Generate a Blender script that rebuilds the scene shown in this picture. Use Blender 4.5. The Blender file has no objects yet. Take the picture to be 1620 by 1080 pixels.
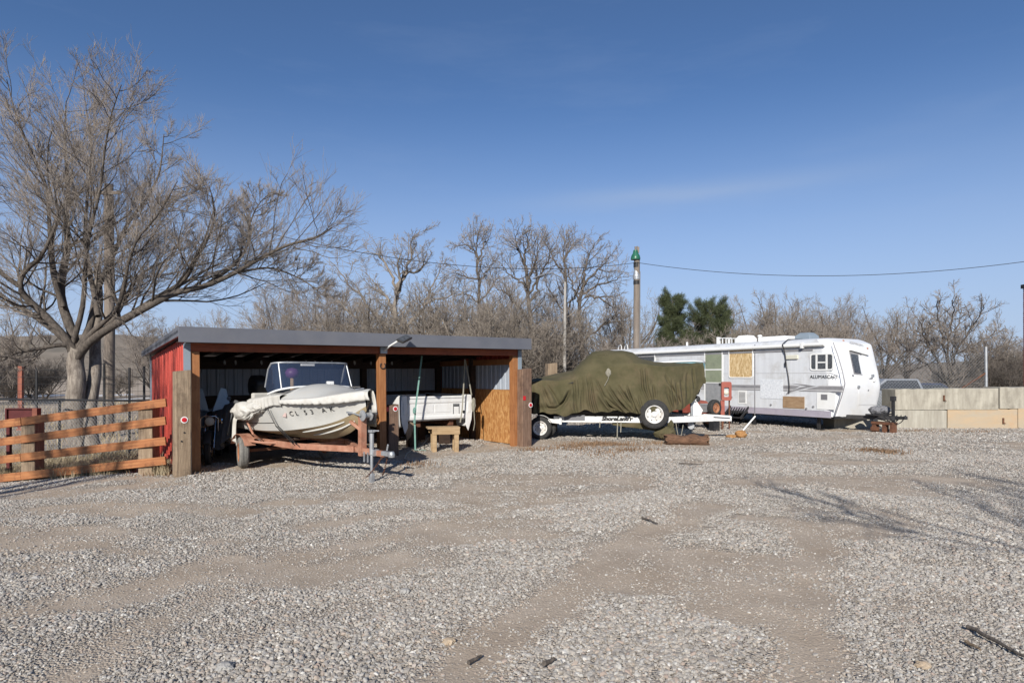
import bpy, bmesh, math, random
import numpy as np
from mathutils import Vector, Matrix, Euler
R = math.radians
random.seed(7); rng = np.random.default_rng(7)
S = bpy.context.scene
COL = S.collection

# ---------------------------------------------------------------- camera, world, sun, exposure
CH = 1.65; F = 1000.0; CX = 810.0; HY = 595.0          # eye height, focal length and horizon in photo pixels
cam_d = bpy.data.cameras.new('camera'); cam = bpy.data.objects.new('camera', cam_d); COL.objects.link(cam)
cam.location = (0, 0, CH); cam.rotation_euler = (R(90), 0, 0)
cam_d.sensor_width = 36; cam_d.lens = F/1620*36; cam_d.shift_y = (HY-540)/1620
cam_d.clip_end = 3000; cam_d.clip_start = .05
S.camera = cam
SUN_EL, SUN_AZ = 27.0, 11.0                              # light travels SUN_AZ degrees right of the view axis
W = bpy.data.worlds.new('World'); S.world = W; W.use_nodes = True
wn = W.node_tree.nodes; wl = W.node_tree.links; wn.clear()
sky = wn.new('ShaderNodeTexSky'); sky.sky_type = 'NISHITA'; sky.sun_disc = False
sky.sun_elevation = R(SUN_EL); sky.sun_rotation = R(180+SUN_AZ)
sky.altitude = 1900; sky.air_density = 1.0; sky.dust_density = 0; sky.ozone_density = 6.0
bg = wn.new('ShaderNodeBackground'); bg.inputs[1].default_value = .10
wo = wn.new('ShaderNodeOutputWorld')
# pale winter haze low in the sky (by elevation only, all round) and thin cirrus
wtc = wn.new('ShaderNodeTexCoord'); wsp = wn.new('ShaderNodeSeparateXYZ'); wl.new(wtc.outputs['Generated'], wsp.inputs[0])
wmr = wn.new('ShaderNodeMapRange'); wmr.interpolation_type = 'SMOOTHSTEP'; wmr.inputs[1].default_value = -.05; wmr.inputs[2].default_value = .42; wmr.inputs[3].default_value = .97; wmr.inputs[4].default_value = 0; wl.new(wsp.outputs[2], wmr.inputs[0])
wmx = wn.new('ShaderNodeMix'); wmx.data_type = 'RGBA'; wmx.inputs[7].default_value = (3.9, 4.75, 6.4, 1); wl.new(wmr.outputs[0], wmx.inputs[0]); wl.new(sky.outputs[0], wmx.inputs[6])
wmp = wn.new('ShaderNodeMapping'); wmp.inputs['Scale'].default_value = (1.6, 1.6, 9); wmp.inputs['Rotation'].default_value = (0, .12, .3); wmp.inputs['Location'].default_value = (2.35, .4, 1.2); wl.new(wtc.outputs['Generated'], wmp.inputs[0])
wno = wn.new('ShaderNodeTexNoise'); wno.inputs['Scale'].default_value = 1.7; wno.inputs['Detail'].default_value = 7; wno.inputs['Roughness'].default_value = .62; wl.new(wmp.outputs[0], wno.inputs['Vector'])
wcr = wn.new('ShaderNodeMapRange'); wcr.inputs[1].default_value = .52; wcr.inputs[2].default_value = .80; wcr.inputs[4].default_value = .09; wl.new(wno.outputs[0], wcr.inputs[0])
wm2 = wn.new('ShaderNodeMix'); wm2.data_type = 'RGBA'; wm2.inputs[7].default_value = (3.6, 4.4, 6.0, 1); wl.new(wcr.outputs[0], wm2.inputs[0]); wl.new(wmx.outputs[2], wm2.inputs[6])
# one thin contrail-like cirrus streak, right of centre
def wmath(op, a, b=None, c=None):
    n = wn.new('ShaderNodeMath'); n.operation = op
    for i, q in enumerate((a, b, c)):
        if q is None: continue
        if isinstance(q, (int, float)): n.inputs[i].default_value = q
        else: wl.new(q, n.inputs[i])
    return n.outputs[0]
zx = wmath('MULTIPLY_ADD', wsp.outputs[0], -.03, wsp.outputs[2]); zx = wmath('MULTIPLY_ADD', wno.outputs[0], .03, zx); dz = wmath('MULTIPLY', wmath('SUBTRACT', zx, .276), 70)
ga = wmath('POWER', 2.718, wmath('MULTIPLY', wmath('MULTIPLY', dz, dz), -1)); wx = wmath('MULTIPLY', wmath('SUBTRACT', wsp.outputs[0], .24), 5.2); gx_ = wmath('POWER', 2.718, wmath('MULTIPLY', wmath('MULTIPLY', wx, wx), -1))
st_ = wmath('MULTIPLY', wmath('MULTIPLY', ga, gx_), wmath('GREATER_THAN', wsp.outputs[1], 0)); st_ = wmath('MULTIPLY', st_, .30)
wm3 = wn.new('ShaderNodeMix'); wm3.data_type = 'RGBA'; wm3.inputs[7].default_value = (4.0, 4.7, 5.9, 1); wl.new(st_, wm3.inputs[0]); wl.new(wm2.outputs[2], wm3.inputs[6]); wm2 = wm3
wl.new(wm2.outputs[2], bg.inputs[0]); wl.new(bg.outputs[0], wo.inputs[0])
sun_d = bpy.data.lights.new('sun', 'SUN'); sun_d.energy = 5.0; sun_d.angle = R(.5); sun_d.color = (1, .95, .87)
sun = bpy.data.objects.new('sun', sun_d); COL.objects.link(sun)
LD = Vector((math.sin(R(SUN_AZ))*math.cos(R(SUN_EL)), math.cos(R(SUN_AZ))*math.cos(R(SUN_EL)), -math.sin(R(SUN_EL))))
sun.rotation_euler = LD.to_track_quat('-Z', 'Y').to_euler(); sun.location = (-5, -20, 20)
S.view_settings.view_transform = 'Standard'; S.view_settings.look = 'None'
S.view_settings.gamma = 1; S.view_settings.use_curve_mapping = False
S.view_settings.exposure = .2

# ---------------------------------------------------------------- helpers
def P(px, py, Y): return Vector(((px-CX)/F*Y, Y, CH+(HY-py)/F*Y))     # where the photo's sight line meets depth Y
def G(px, py):                                                        # ... meets the ground
    Y = CH*F/(py-HY); return Vector(((px-CX)/F*Y, Y, 0))
def hsh(i, j, s):
    n = (i*374761393 + j*668265263 + s*1442695041) & 0xffffffff
    n = ((n ^ (n >> 13))*1274126177) & 0xffffffff
    return ((n ^ (n >> 16)) & 0xffff)/65535.0
def vnoise(x, y, s=0):
    x = np.asarray(x, float); y = np.asarray(y, float)
    i = np.floor(x).astype(np.int64); j = np.floor(y).astype(np.int64)
    u = x-i; v = y-j; u = u*u*(3-2*u); v = v*v*(3-2*v)
    a = hsh(i, j, s); b = hsh(i+1, j, s); c = hsh(i, j+1, s); d = hsh(i+1, j+1, s)
    return (a*(1-u)+b*u)*(1-v)+(c*(1-u)+d*u)*v
def fbm(x, y, s=0, o=4):
    t = 0; a = .5; n = 0
    for k in range(o):
        t = t+a*vnoise(np.asarray(x)*2**k, np.asarray(y)*2**k, s+k*17); n += a; a *= .5
    return t/n
def sstep(a, b, x):
    t = np.clip((np.asarray(x, float)-a)/(b-a), 0, 1); return t*t*(3-2*t)

def tag(o, label=None, cat=None, group=None, kind=None):
    if label: o['label'] = label
    if cat: o['category'] = cat
    if group: o['group'] = group
    if kind: o['kind'] = kind
    return o
def thing(name, label, cat, loc=(0, 0, 0), rz=0, group=None, rot=None):
    o = bpy.data.objects.new(name, None); COL.objects.link(o); o.empty_display_size = .2
    o.location = loc; o.rotation_euler = rot if rot else (0, 0, rz)
    return tag(o, label, cat, group)
def link(name, me, m=None, parent=None, smooth=None, bevel=0, seg=2):
    o = bpy.data.objects.new(name, me); COL.objects.link(o)
    if m is not None and not me.materials: me.materials.append(m)
    if parent is not None: o.parent = parent
    if smooth is not None:
        me.polygons.foreach_set('use_smooth', [True]*len(me.polygons))
        if smooth < 180:
            try: me.set_sharp_from_angle(angle=R(smooth))
            except Exception: pass
    if bevel:
        b = o.modifiers.new('bevel', 'BEVEL'); b.width = bevel; b.segments = seg; b.limit_method = 'ANGLE'; b.angle_limit = R(40)
    return o
def copy_tree(o, parent=None):
    c = o.copy(); COL.objects.link(c)
    if parent is not None: c.parent = parent
    for ch in list(o.children): copy_tree(ch, c)
    return c
def np_mesh(name, v, f):
    """v (N,3); f (M,k) all the same size"""
    me = bpy.data.meshes.new(name); v = np.asarray(v, np.float32); f = np.asarray(f, np.int32)
    k = f.shape[1]; me.vertices.add(len(v)); me.vertices.foreach_set('co', v.ravel())
    me.loops.add(f.size); me.loops.foreach_set('vertex_index', f.ravel())
    me.polygons.add(len(f)); me.polygons.foreach_set('loop_start', np.arange(0, f.size, k, dtype=np.int32))
    me.polygons.foreach_set('loop_total', np.full(len(f), k, np.int32))
    me.update(calc_edges=True); return me
class MB:
    def __init__(s): s.v = []; s.f = []
    def add(s, v, f):
        n = len(s.v); s.v += [tuple(p) for p in v]; s.f += [tuple(i+n for i in q) for q in f]; return s
    def box(s, x0, x1, y0, y1, z0, z1, M=None, taper=1):
        v = [Vector(p) for p in ((x0,y0,z0),(x1,y0,z0),(x1,y1,z0),(x0,y1,z0),(x0,y0,z1),(x1,y0,z1),(x1,y1,z1),(x0,y1,z1))]
        if M is not None: v = [M @ p for p in v]
        return s.add(v, [(0,3,2,1),(4,5,6,7),(0,1,5,4),(1,2,6,5),(2,3,7,6),(3,0,4,7)])
    def bar(s, a, b, w, h, up=(0,0,1)):
        a = Vector(a); b = Vector(b); t = (b-a).normalized(); u = Vector(up)
        if abs(t.dot(u)) > .98: u = Vector((0,1,0))
        r = t.cross(u).normalized(); u = r.cross(t).normalized()
        v = []
        for p in (a, b):
            for i, j in ((-1,-1),(1,-1),(1,1),(-1,1)): v.append(p+r*(i*w/2)+u*(j*h/2))
        return s.add(v, [(3,2,1,0),(4,5,6,7),(0,1,5,4),(1,2,6,5),(2,3,7,6),(3,0,4,7)])
    def tube(s, pts, r, n=8, cap=True):
        pts = [Vector(p) for p in pts]; K = len(pts); rr = r if hasattr(r, '__len__') else [r]*K
        v = []; u = None
        for i, p in enumerate(pts):
            t = (pts[min(i+1,K-1)]-pts[max(i-1,0)]).normalized()
            if u is None: u = t.orthogonal().normalized()
            else: u = (u-t*u.dot(t)).normalized()
            w = t.cross(u)
            for k in range(n):
                a = 2*math.pi*k/n; v.append(p+(u*math.cos(a)+w*math.sin(a))*rr[i])
        f = [(i*n+k, i*n+(k+1)%n, (i+1)*n+(k+1)%n, (i+1)*n+k) for i in range(K-1) for k in range(n)]
        if cap: f += [tuple(range(n-1,-1,-1)), tuple((K-1)*n+k for k in range(n))]
        return s.add(v, f)
    def lathe(s, prof, n=24, M=None, closed=False):
        """prof [(r, axis)] turned about local z, then M"""
        v = []
        for r, z in prof:
            for k in range(n):
                a = 2*math.pi*k/n; p = Vector((r*math.cos(a), r*math.sin(a), z)); v.append(M @ p if M is not None else p)
        K = len(prof)
        f = [(i*n+k, i*n+(k+1)%n, ((i+1)%K)*n+(k+1)%n, ((i+1)%K)*n+k) for i in range(K if closed else K-1) for k in range(n)]
        if not closed:
            if prof[0][0] > 1e-5: f.append(tuple(range(n-1,-1,-1)))
            if prof[-1][0] > 1e-5: f.append(tuple((K-1)*n+k for k in range(n)))
        return s.add(v, f)
    def grid(s, rows, close_u=False, close_v=False):
        """rows of equal point lists"""
        n = len(rows); m = len(rows[0]); v = [p for r in rows for p in r]; f = []
        for i in range(n if close_u else n-1):
            for j in range(m if close_v else m-1):
                a = i*m+j; b = i*m+(j+1)%m; c = ((i+1)%n)*m+(j+1)%m; d = ((i+1)%n)*m+j; f.append((a,b,c,d))
        return s.add(v, f)
    def ngon(s, pts, thick, nrm):
        """flat outline pushed to a thickness"""
        nrm = Vector(nrm); k = len(pts); v = [Vector(p) for p in pts]+[Vector(p)-nrm*thick for p in pts]
        f = [tuple(range(k)), tuple(range(2*k-1, k-1, -1))]+[(i, i+k, (i+1)%k+k, (i+1)%k) for i in range(k)]
        return s.add(v, f)
    def build(s, name, m, parent=None, smooth=None, bevel=0, label=None, seg=2, fix=True):
        me = bpy.data.meshes.new(name); me.from_pydata(s.v, [], s.f); me.validate(); me.update()
        if fix:
            b = bmesh.new(); b.from_mesh(me); bmesh.ops.recalc_face_normals(b, faces=b.faces); b.to_mesh(me); b.free()
        o = link(name, me, m, parent, smooth, bevel, seg)
        if label: o['label'] = label
        return o
def rrect(w, h, r, n=4, cx=0, cy=0):
    out = []
    for (sx, sy, a0) in ((1,1,0),(-1,1,90),(-1,-1,180),(1,-1,270)):
        for k in range(n+1):
            a = R(a0+90*k/n); out.append((cx+sx*(w/2-r)+r*math.cos(a), cy+sy*(h/2-r)+r*math.sin(a)))
    return out
def frame_ring(mb, outer, inner, y0, y1, ax='xz'):
    """a frame between two outlines, proud from y0 to y1 (outer face)"""
    def q(p, y): return (p[0], y, p[1]) if ax == 'xz' else (y, p[0], p[1])
    k = len(outer); v = [q(p,y1) for p in outer]+[q(p,y1) for p in inner]+[q(p,y0) for p in outer]+[q(p,y0) for p in inner]
    f = []
    for i in range(k):
        j = (i+1)%k
        f += [(i,j,k+j,k+i),(i,2*k+i,2*k+j,j),(k+i,k+j,3*k+j,3*k+i),(2*k+i,3*k+i,3*k+j,2*k+j)]
    mb.add(v, f)
def text_part(name, body, h, m, parent, M, ext=.002, shear=0, off=0, sx=1, label=None):
    cu = bpy.data.curves.new('lettering', 'FONT'); cu.body = body; cu.size = h*1.42; cu.extrude = ext; cu.shear = shear; cu.offset = off
    cu.align_x = 'CENTER'; cu.resolution_u = 3
    t = bpy.data.objects.new('lettering', cu); COL.objects.link(t); bpy.context.view_layer.update()
    me = bpy.data.meshes.new_from_object(t.evaluated_get(bpy.context.evaluated_depsgraph_get()))
    bpy.data.objects.remove(t); bpy.data.curves.remove(cu)
    me.transform(M @ Matrix.Scale(sx, 4, (1,0,0)))
    me.materials.clear()
    o = link(name, me, m, parent)
    if label: o['label'] = label
    return o

# ---------------------------------------------------------------- materials
def lerp_c(c, k): return tuple(min(1, x*k) for x in c)
def mat(name, c, c2=None, scale=6, rough=.7, bump=0, metal=0, stretch=(1,1,1), bscale=None, dirt=None, dscale=1.5, damt=.5, spec=.4, detail=6, lo=.35, hi=.65):
    m = bpy.data.materials.new(name); m.use_nodes = True; nt = m.node_tree; N = nt.nodes; L = nt.links
    b = N['Principled BSDF']; b.inputs['Roughness'].default_value = rough; b.inputs['Metallic'].default_value = metal
    b.inputs['Specular IOR Level'].default_value = spec
    tc = N.new('ShaderNodeTexCoord'); mp = N.new('ShaderNodeMapping'); L.new(tc.outputs['Object'], mp.inputs[0]); mp.inputs['Scale'].default_value = stretch
    col = None
    if c2 is not None:
        n = N.new('ShaderNodeTexNoise'); n.inputs['Scale'].default_value = scale; n.inputs['Detail'].default_value = detail; n.inputs['Roughness'].default_value = .65
        L.new(mp.outputs[0], n.inputs['Vector'])
        r = N.new('ShaderNodeMapRange'); r.inputs[1].default_value = lo; r.inputs[2].default_value = hi; L.new(n.outputs[0], r.inputs[0])
        mx = N.new('ShaderNodeMix'); mx.data_type = 'RGBA'; mx.inputs[6].default_value = (*c, 1); mx.inputs[7].default_value = (*c2, 1)
        L.new(r.outputs[0], mx.inputs[0]); col = mx.outputs[2]
    else: b.inputs['Base Color'].default_value = (*c, 1)
    if dirt is not None:
        n = N.new('ShaderNodeTexNoise'); n.inputs['Scale'].default_value = dscale; n.inputs['Detail'].default_value = 8; n.inputs['Roughness'].default_value = .7
        L.new(tc.outputs['Object'], n.inputs['Vector'])
        r = N.new('ShaderNodeMapRange'); r.inputs[1].default_value = .5; r.inputs[2].default_value = .72; r.inputs[4].default_value = damt; L.new(n.outputs[0], r.inputs[0])
        mx = N.new('ShaderNodeMix'); mx.data_type = 'RGBA'; mx.inputs[6].default_value = (*c, 1); mx.inputs[7].default_value = (*dirt, 1)
        if col: L.new(col, mx.inputs[6])
        L.new(r.outputs[0], mx.inputs[0]); col = mx.outputs[2]
    if col: L.new(col, b.inputs['Base Color'])
    if bump:
        n = N.new('ShaderNodeTexNoise'); n.inputs['Scale'].default_value = bscale or scale*2; n.inputs['Detail'].default_value = 6
        L.new(mp.outputs[0], n.inputs['Vector'])
        bp = N.new('ShaderNodeBump'); bp.inputs['Strength'].default_value = bump; bp.inputs['Distance'].default_value = .01
        L.new(n.outputs[0], bp.inputs['Height']); L.new(bp.outputs[0], b.inputs['Normal'])
    return m
def glass(name, c=(.5,.55,.6), alpha=.35, rough=.05):
    m = bpy.data.materials.new(name); m.use_nodes = True; b = m.node_tree.nodes['Principled BSDF']
    b.inputs['Base Color'].default_value = (*c,1); b.inputs['Roughness'].default_value = rough; b.inputs['Alpha'].default_value = alpha
    b.inputs['Specular IOR Level'].default_value = .8
    return m
MT = {}
MT['rail'] = mat('stained_rail_wood', (.27,.095,.034), (.43,.19,.075), 4, .65, .3, stretch=(.5,4,9), dirt=(.12,.042,.018), dscale=5, damt=.9)
MT['post_orange'] = mat('stained_post_wood', (.26,.10,.034), (.37,.165,.065), 5, .65, .25, stretch=(5,5,.4), dirt=(.12,.045,.02), dscale=3, damt=.6)
MT['beam'] = mat('red_beam_wood', (.22,.05,.02), (.33,.09,.033), 5, .65, .25, stretch=(.3,4,4), dirt=(.08,.025,.015), dscale=2.5, damt=.6)
MT['tie'] = mat('weathered_timber', (.19,.135,.088), (.33,.25,.17), 9, .9, .7, stretch=(4,4,.28), dirt=(.07,.05,.035), dscale=4, damt=.75)
MT['tie_dark'] = mat('weathered_dark_timber', (.13,.075,.05), (.23,.15,.105), 9, .9, .7, stretch=(4,4,.28), dirt=(.055,.035,.028), dscale=4, damt=.75)
MT['red'] = mat('red_sheet_metal', (.40,.042,.026), (.46,.058,.036), 3, .45, .05, dirt=(.30,.06,.045), damt=.35)
MT['trim'] = mat('blue_grey_trim', (.20,.245,.29), (.235,.28,.32), 2, .45)
MT['fascia'] = mat('charcoal_fascia_metal', (.115,.12,.14), (.14,.145,.165), 1.5, .42, .03, dirt=(.18,.17,.165), dscale=1.2, damt=.3)
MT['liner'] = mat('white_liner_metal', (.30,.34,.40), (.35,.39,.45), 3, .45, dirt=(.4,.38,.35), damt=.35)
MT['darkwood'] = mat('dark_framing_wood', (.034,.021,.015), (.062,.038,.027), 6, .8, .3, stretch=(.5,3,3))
MT['oldwood'] = mat('raw_lumber', (.32,.215,.115), (.43,.31,.18), 7, .8, .3, stretch=(.4,4,4), dirt=(.13,.085,.05), dscale=4, damt=.6)
MT['white'] = mat('white_paint', (.68,.68,.67), (.74,.74,.72), 3, .4, dirt=(.42,.38,.32), dscale=2.2, damt=.4)
MT['cleanwhite'] = mat('white_plastic', (.75,.75,.73), None, rough=.45, dirt=(.55,.52,.46), damt=.35)
MT['rubber'] = mat('tyre_rubber', (.022,.022,.023), (.045,.043,.04), 14, .85, .3)
MT['rubber_grey'] = mat('dusty_tyre_rubber', (.15,.145,.135), (.22,.21,.19), 14, .9, .3)
MT['rim'] = mat('white_wheel_rim', (.62,.61,.58), (.68,.67,.64), 5, .4, dirt=(.26,.18,.12), dscale=9, damt=.6)
MT['rustrim'] = mat('rusty_wheel_rim', (.28,.10,.045), (.4,.2,.11), 8, .8, .2)
MT['rust'] = mat('rusty_orange_steel', (.33,.14,.085), (.43,.23,.155), 7, .7, .2, dirt=(.17,.075,.045), dscale=6, damt=.8)
MT['darkrust'] = mat('dark_rust', (.09,.04,.025), (.17,.075,.04), 9, .9, .4)
MT['galv'] = mat('galvanised_steel', (.33,.35,.37), (.45,.46,.47), 8, .45, .05, metal=.5, dirt=(.22,.18,.15), dscale=5, damt=.5)
MT['chrome'] = mat('chrome', (.7,.7,.7), None, rough=.15, metal=1)
MT['black'] = mat('black_paint', (.018,.018,.02), (.035,.034,.035), 5, .45, dirt=(.09,.08,.07), damt=.4)
MT['blackiron'] = mat('black_iron', (.02,.02,.022), None, rough=.6)
MT['hull'] = mat('cream_gelcoat', (.47,.465,.435), (.55,.545,.515), 2.5, .35, dirt=(.42,.37,.29), dscale=2.5, damt=.55)
MT['hullb'] = mat('tan_hull_bottom', (.28,.215,.12), (.37,.295,.18), 3, .55, dirt=(.22,.17,.11), dscale=4, damt=.6)
MT['cloth'] = mat('white_canvas', (.47,.455,.415), (.57,.555,.515), 5, .95, .3, bscale=30, dirt=(.36,.33,.28), dscale=3, damt=.6)
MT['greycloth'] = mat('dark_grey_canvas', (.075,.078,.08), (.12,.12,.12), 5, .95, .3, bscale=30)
MT['tarp'] = mat('olive_canvas', (.064,.058,.027), (.098,.084,.043), 3, .95, .7, bscale=13, dirt=(.128,.094,.056), dscale=1.3, damt=.8)
MT['bark'] = mat('grey_bark', (.145,.12,.10), (.32,.28,.235), 14, .95, 1.0, stretch=(1.6,1.6,.3), dirt=(.07,.055,.045), dscale=5, damt=.6)
MT['bark2'] = mat('dark_bark', (.062,.051,.043), (.14,.118,.098), 12, .95, .8, stretch=(1.6,1.6,.35))
MT['twig'] = mat('grey_brown_twigs', (.22,.185,.155), (.33,.285,.245), 2, .9)
MT['twig_tan'] = mat('tan_twigs', (.225,.19,.155), (.33,.285,.235), 2, .9)
MT['twig_dark'] = mat('dark_twigs', (.10,.085,.072), (.18,.155,.135), 2, .9)
MT['needle'] = mat('pine_needles', (.035,.048,.02), (.085,.10,.042), 1.2, .8)
MT['poleWood'] = mat('grey_pole_wood', (.15,.12,.10), (.24,.205,.17), 9, .9, .5, stretch=(5,5,.2), dirt=(.12,.095,.08), dscale=2, damt=.6)
MT['concrete'] = mat('cast_concrete', (.27,.245,.20), (.42,.39,.32), 2.2, .9, .6, bscale=16, stretch=(2.5,1,.6), dirt=(.19,.17,.135), dscale=2.4, damt=.8)
MT['concrete_rust'] = mat('orange_stained_concrete', (.37,.32,.245), (.45,.325,.20), 1.6, .9, .35, bscale=25, dirt=(.46,.26,.12), dscale=.9, damt=.75, stretch=(.5,1,2))
MT['concrete_pale'] = mat('pale_concrete', (.28,.255,.21), (.42,.395,.33), 2, .9, .3, bscale=25, stretch=(4,1,.4), dirt=(.3,.28,.24), dscale=1.6, damt=.5)
MT['rv'] = mat('white_siding', (.56,.572,.59), (.635,.648,.665), 1.6, .38, .02, dirt=(.38,.36,.32), dscale=1.6, damt=.7, stretch=(5,1,.22))
MT['rvnose'] = mat('white_fibreglass', (.69,.70,.71), (.74,.745,.75), 1.2, .3, dirt=(.6,.57,.5), dscale=1.4, damt=.4)
MT['rvgrey'] = mat('faded_grey_stripe', (.19,.185,.195), (.27,.265,.27), 5, .5, stretch=(.5,1,1))
MT['rvlight'] = mat('faded_light_stripe', (.44,.43,.43), (.5,.5,.5), 5, .5)
MT['skirt'] = mat('mauve_skirt', (.33,.30,.35), (.40,.37,.42), 3, .5, dirt=(.25,.22,.23), damt=.5)
MT['letter'] = mat('dark_lettering', (.02,.02,.022), None, rough=.5)
MT['letter_grey'] = mat('faded_lettering', (.16,.16,.17), None, rough=.5)
MT['windark'] = mat('dark_window_glass', (.03,.032,.035), (.10,.105,.11), 22, .12, spec=.7)
MT['wingreen'] = mat('greenish_blind', (.20,.23,.15), (.27,.29,.20), 2, .25, dirt=(.1,.11,.08), dscale=3, damt=.5, spec=.6)
MT['screen'] = mat('grey_screen', (.22,.225,.23), (.29,.29,.295), 6, .6)
MT['foil'] = mat('silver_insulation', (.55,.57,.60), (.72,.74,.76), 18, .45, .5, bscale=45)
MT['plywood'] = mat('brown_plywood', (.27,.17,.095), (.36,.25,.15), 6, .8, .2, stretch=(.6,1,4), dirt=(.14,.085,.05), dscale=3, damt=.5)
MT['redpaint'] = mat('faded_red_paint', (.26,.058,.04), (.34,.095,.065), 4, .55, dirt=(.24,.09,.06), dscale=4, damt=.5)
MT['teal'] = mat('teal_gelcoat', (.16,.36,.42), (.22,.42,.47), 3, .35)
MT['strap'] = mat('green_webbing', (.12,.24,.21), (.17,.3,.26), 20, .9)
MT['straptan'] = mat('tan_webbing', (.2,.19,.15), (.28,.26,.21), 20, .9)
MT['hose'] = mat('grey_hose', (.3,.32,.32), None, rough=.6)
MT['reflector'] = mat('red_reflector', (.5,.015,.02), None, rough=.25, spec=.6)
MT['maroon'] = mat('maroon_panel', (.075,.013,.012), (.11,.02,.018), 5, .5, .1)
MT['maroon2'] = mat('maroon_frame', (.22,.065,.04), (.29,.10,.06), 5, .6, .2)
MT['orange'] = mat('orange_wood_block', (.30,.15,.055), (.42,.23,.09), 8, .8, .3)
MT['log'] = mat('split_log_bark', (.07,.038,.024), (.19,.105,.062), 16, .95, 1.0, stretch=(.4,3,3))
MT['greenlamp'] = mat('green_enamel', (.015,.10,.06), (.03,.14,.085), 6, .35)
MT['lens'] = mat('lamp_lens', (.62,.6,.5), None, rough=.2)
MT['silver'] = mat('silver_car_paint', (.42,.44,.46), None, rough=.3, metal=.4)
MT['navy'] = mat('navy_car_paint', (.05,.06,.10), None, rough=.3)
MT['brick'] = mat('red_brick_column', (.22,.075,.055), (.29,.12,.09), 9, .9, .4)
MT['drygrass'] = mat('dry_grass', (.30,.235,.14), (.42,.35,.235), 3, .9)
MT['wire'] = mat('black_cable', (.02,.02,.02), None, rough=.7)
MT['meshwire'] = mat('galvanised_wire', (.28,.29,.30), None, rough=.5, metal=.3)
MT['polegrey'] = mat('weathered_grey_pole', (.30,.28,.255), (.38,.36,.33), 6, .8)
MT['snow'] = mat('old_snow', (.68,.69,.71), (.75,.76,.78), 2, .8, .3)
MT['hillgrass'] = mat('dry_hillside', (.20,.165,.125), (.27,.225,.175), .05, .95, dirt=(.13,.12,.095), dscale=.03, damt=.8)
MT['purple'] = mat('purple_paddle', (.10,.03,.12), None, rough=.5)
MT['blueglass'] = glass('tinted_windshield', (.045,.065,.115), .5, .03)

def osb(name, c1, c2, c3):
    m = bpy.data.materials.new(name); m.use_nodes = True; nt = m.node_tree; N = nt.nodes; L = nt.links; b = N['Principled BSDF']; b.inputs['Roughness'].default_value = .75
    tc = N.new('ShaderNodeTexCoord'); prev = None
    for k, (rot, sc) in enumerate(((.6, (30,30,9)), (-.8, (26,26,10)), (1.5, (28,28,9)))):
        mp = N.new('ShaderNodeMapping'); L.new(tc.outputs['Object'], mp.inputs[0]); mp.inputs['Rotation'].default_value = (rot, rot, 0); mp.inputs['Scale'].default_value = sc; mp.inputs['Location'].default_value = (k*3.1,k,k)
        vo = N.new('ShaderNodeTexVoronoi'); vo.inputs['Scale'].default_value = 1; L.new(mp.outputs[0], vo.inputs['Vector'])
        sp = N.new('ShaderNodeSeparateColor'); L.new(vo.outputs['Color'], sp.inputs[0])
        if prev is None: prev = sp
        else:
            mx = N.new('ShaderNodeMix'); mx.data_type = 'FLOAT'; gt = N.new('ShaderNodeMath'); gt.operation = 'GREATER_THAN'; gt.inputs[1].default_value = .5
            L.new(sp.outputs[1], gt.inputs[0]); L.new(gt.outputs[0], mx.inputs[0]); L.new(prev.outputs[0], mx.inputs[2]); L.new(sp.outputs[0], mx.inputs[3]); prev = mx
    cr = N.new('ShaderNodeValToRGB'); e = cr.color_ramp.elements; e[0].color = (*c1,1); e[1].color = (*c3,1); x = e.new(.5); x.color = (*c2,1)
    L.new(prev.outputs[0], cr.inputs[0]); L.new(cr.outputs[0], b.inputs['Base Color']); return m
MT['osb'] = osb('orange_strand_board', (.30,.125,.035), (.40,.19,.06), (.52,.29,.115))
MT['osb_pale'] = osb('pale_strand_board', (.40,.26,.11), (.54,.38,.19), (.68,.53,.31))
# ---------------------------------------------------------------- ground
TR = []
def track(pts, w, amt=1.0):
    TR.append(([(G(*p).x, G(*p).y) for p in pts], w, amt))
track([(-60,985),(60,960),(200,935),(330,905),(420,882),(560,855),(700,825),(830,795),(1000,770)], .30, .85)
track([(100,1075),(240,985),(330,935),(460,905)], .22, .7)
track([(720,1100),(800,1010),(880,945),(960,890),(1040,840),(1120,795)], .34, 1.0)
track([(1240,1090),(1270,980),(1300,920),(1310,870),(1300,835)], .26, 1.0)
track([(1180,764),(1300,753),(1420,752),(1540,762)], .42, .95)
track([(300,742),(430,735),(520,728),(640,722),(720,716),(830,706)], .5, .9)
track([(840,700),(960,701),(1080,704),(1200,698),(1350,690)], .7, .8)
track([(0,775),(120,765),(250,750)], .3, .8)
track([(500,830),(640,806),(760,800)], .2, .8)
track([(1330,800),(1400,815),(1440,830)], .22, .7)
track([(380,1000),(520,965),(640,950)], .18, .35)
track([(1440,960),(1560,945)], .2, .5)
def segdist(x, y, a, b):
    ax, ay = a; bx, by = b; dx, dy = bx-ax, by-ay; t = np.clip(((x-ax)*dx+(y-ay)*dy)/(dx*dx+dy*dy+1e-9), 0, 1)
    return np.hypot(x-ax-t*dx, y-ay-t*dy)
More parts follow.
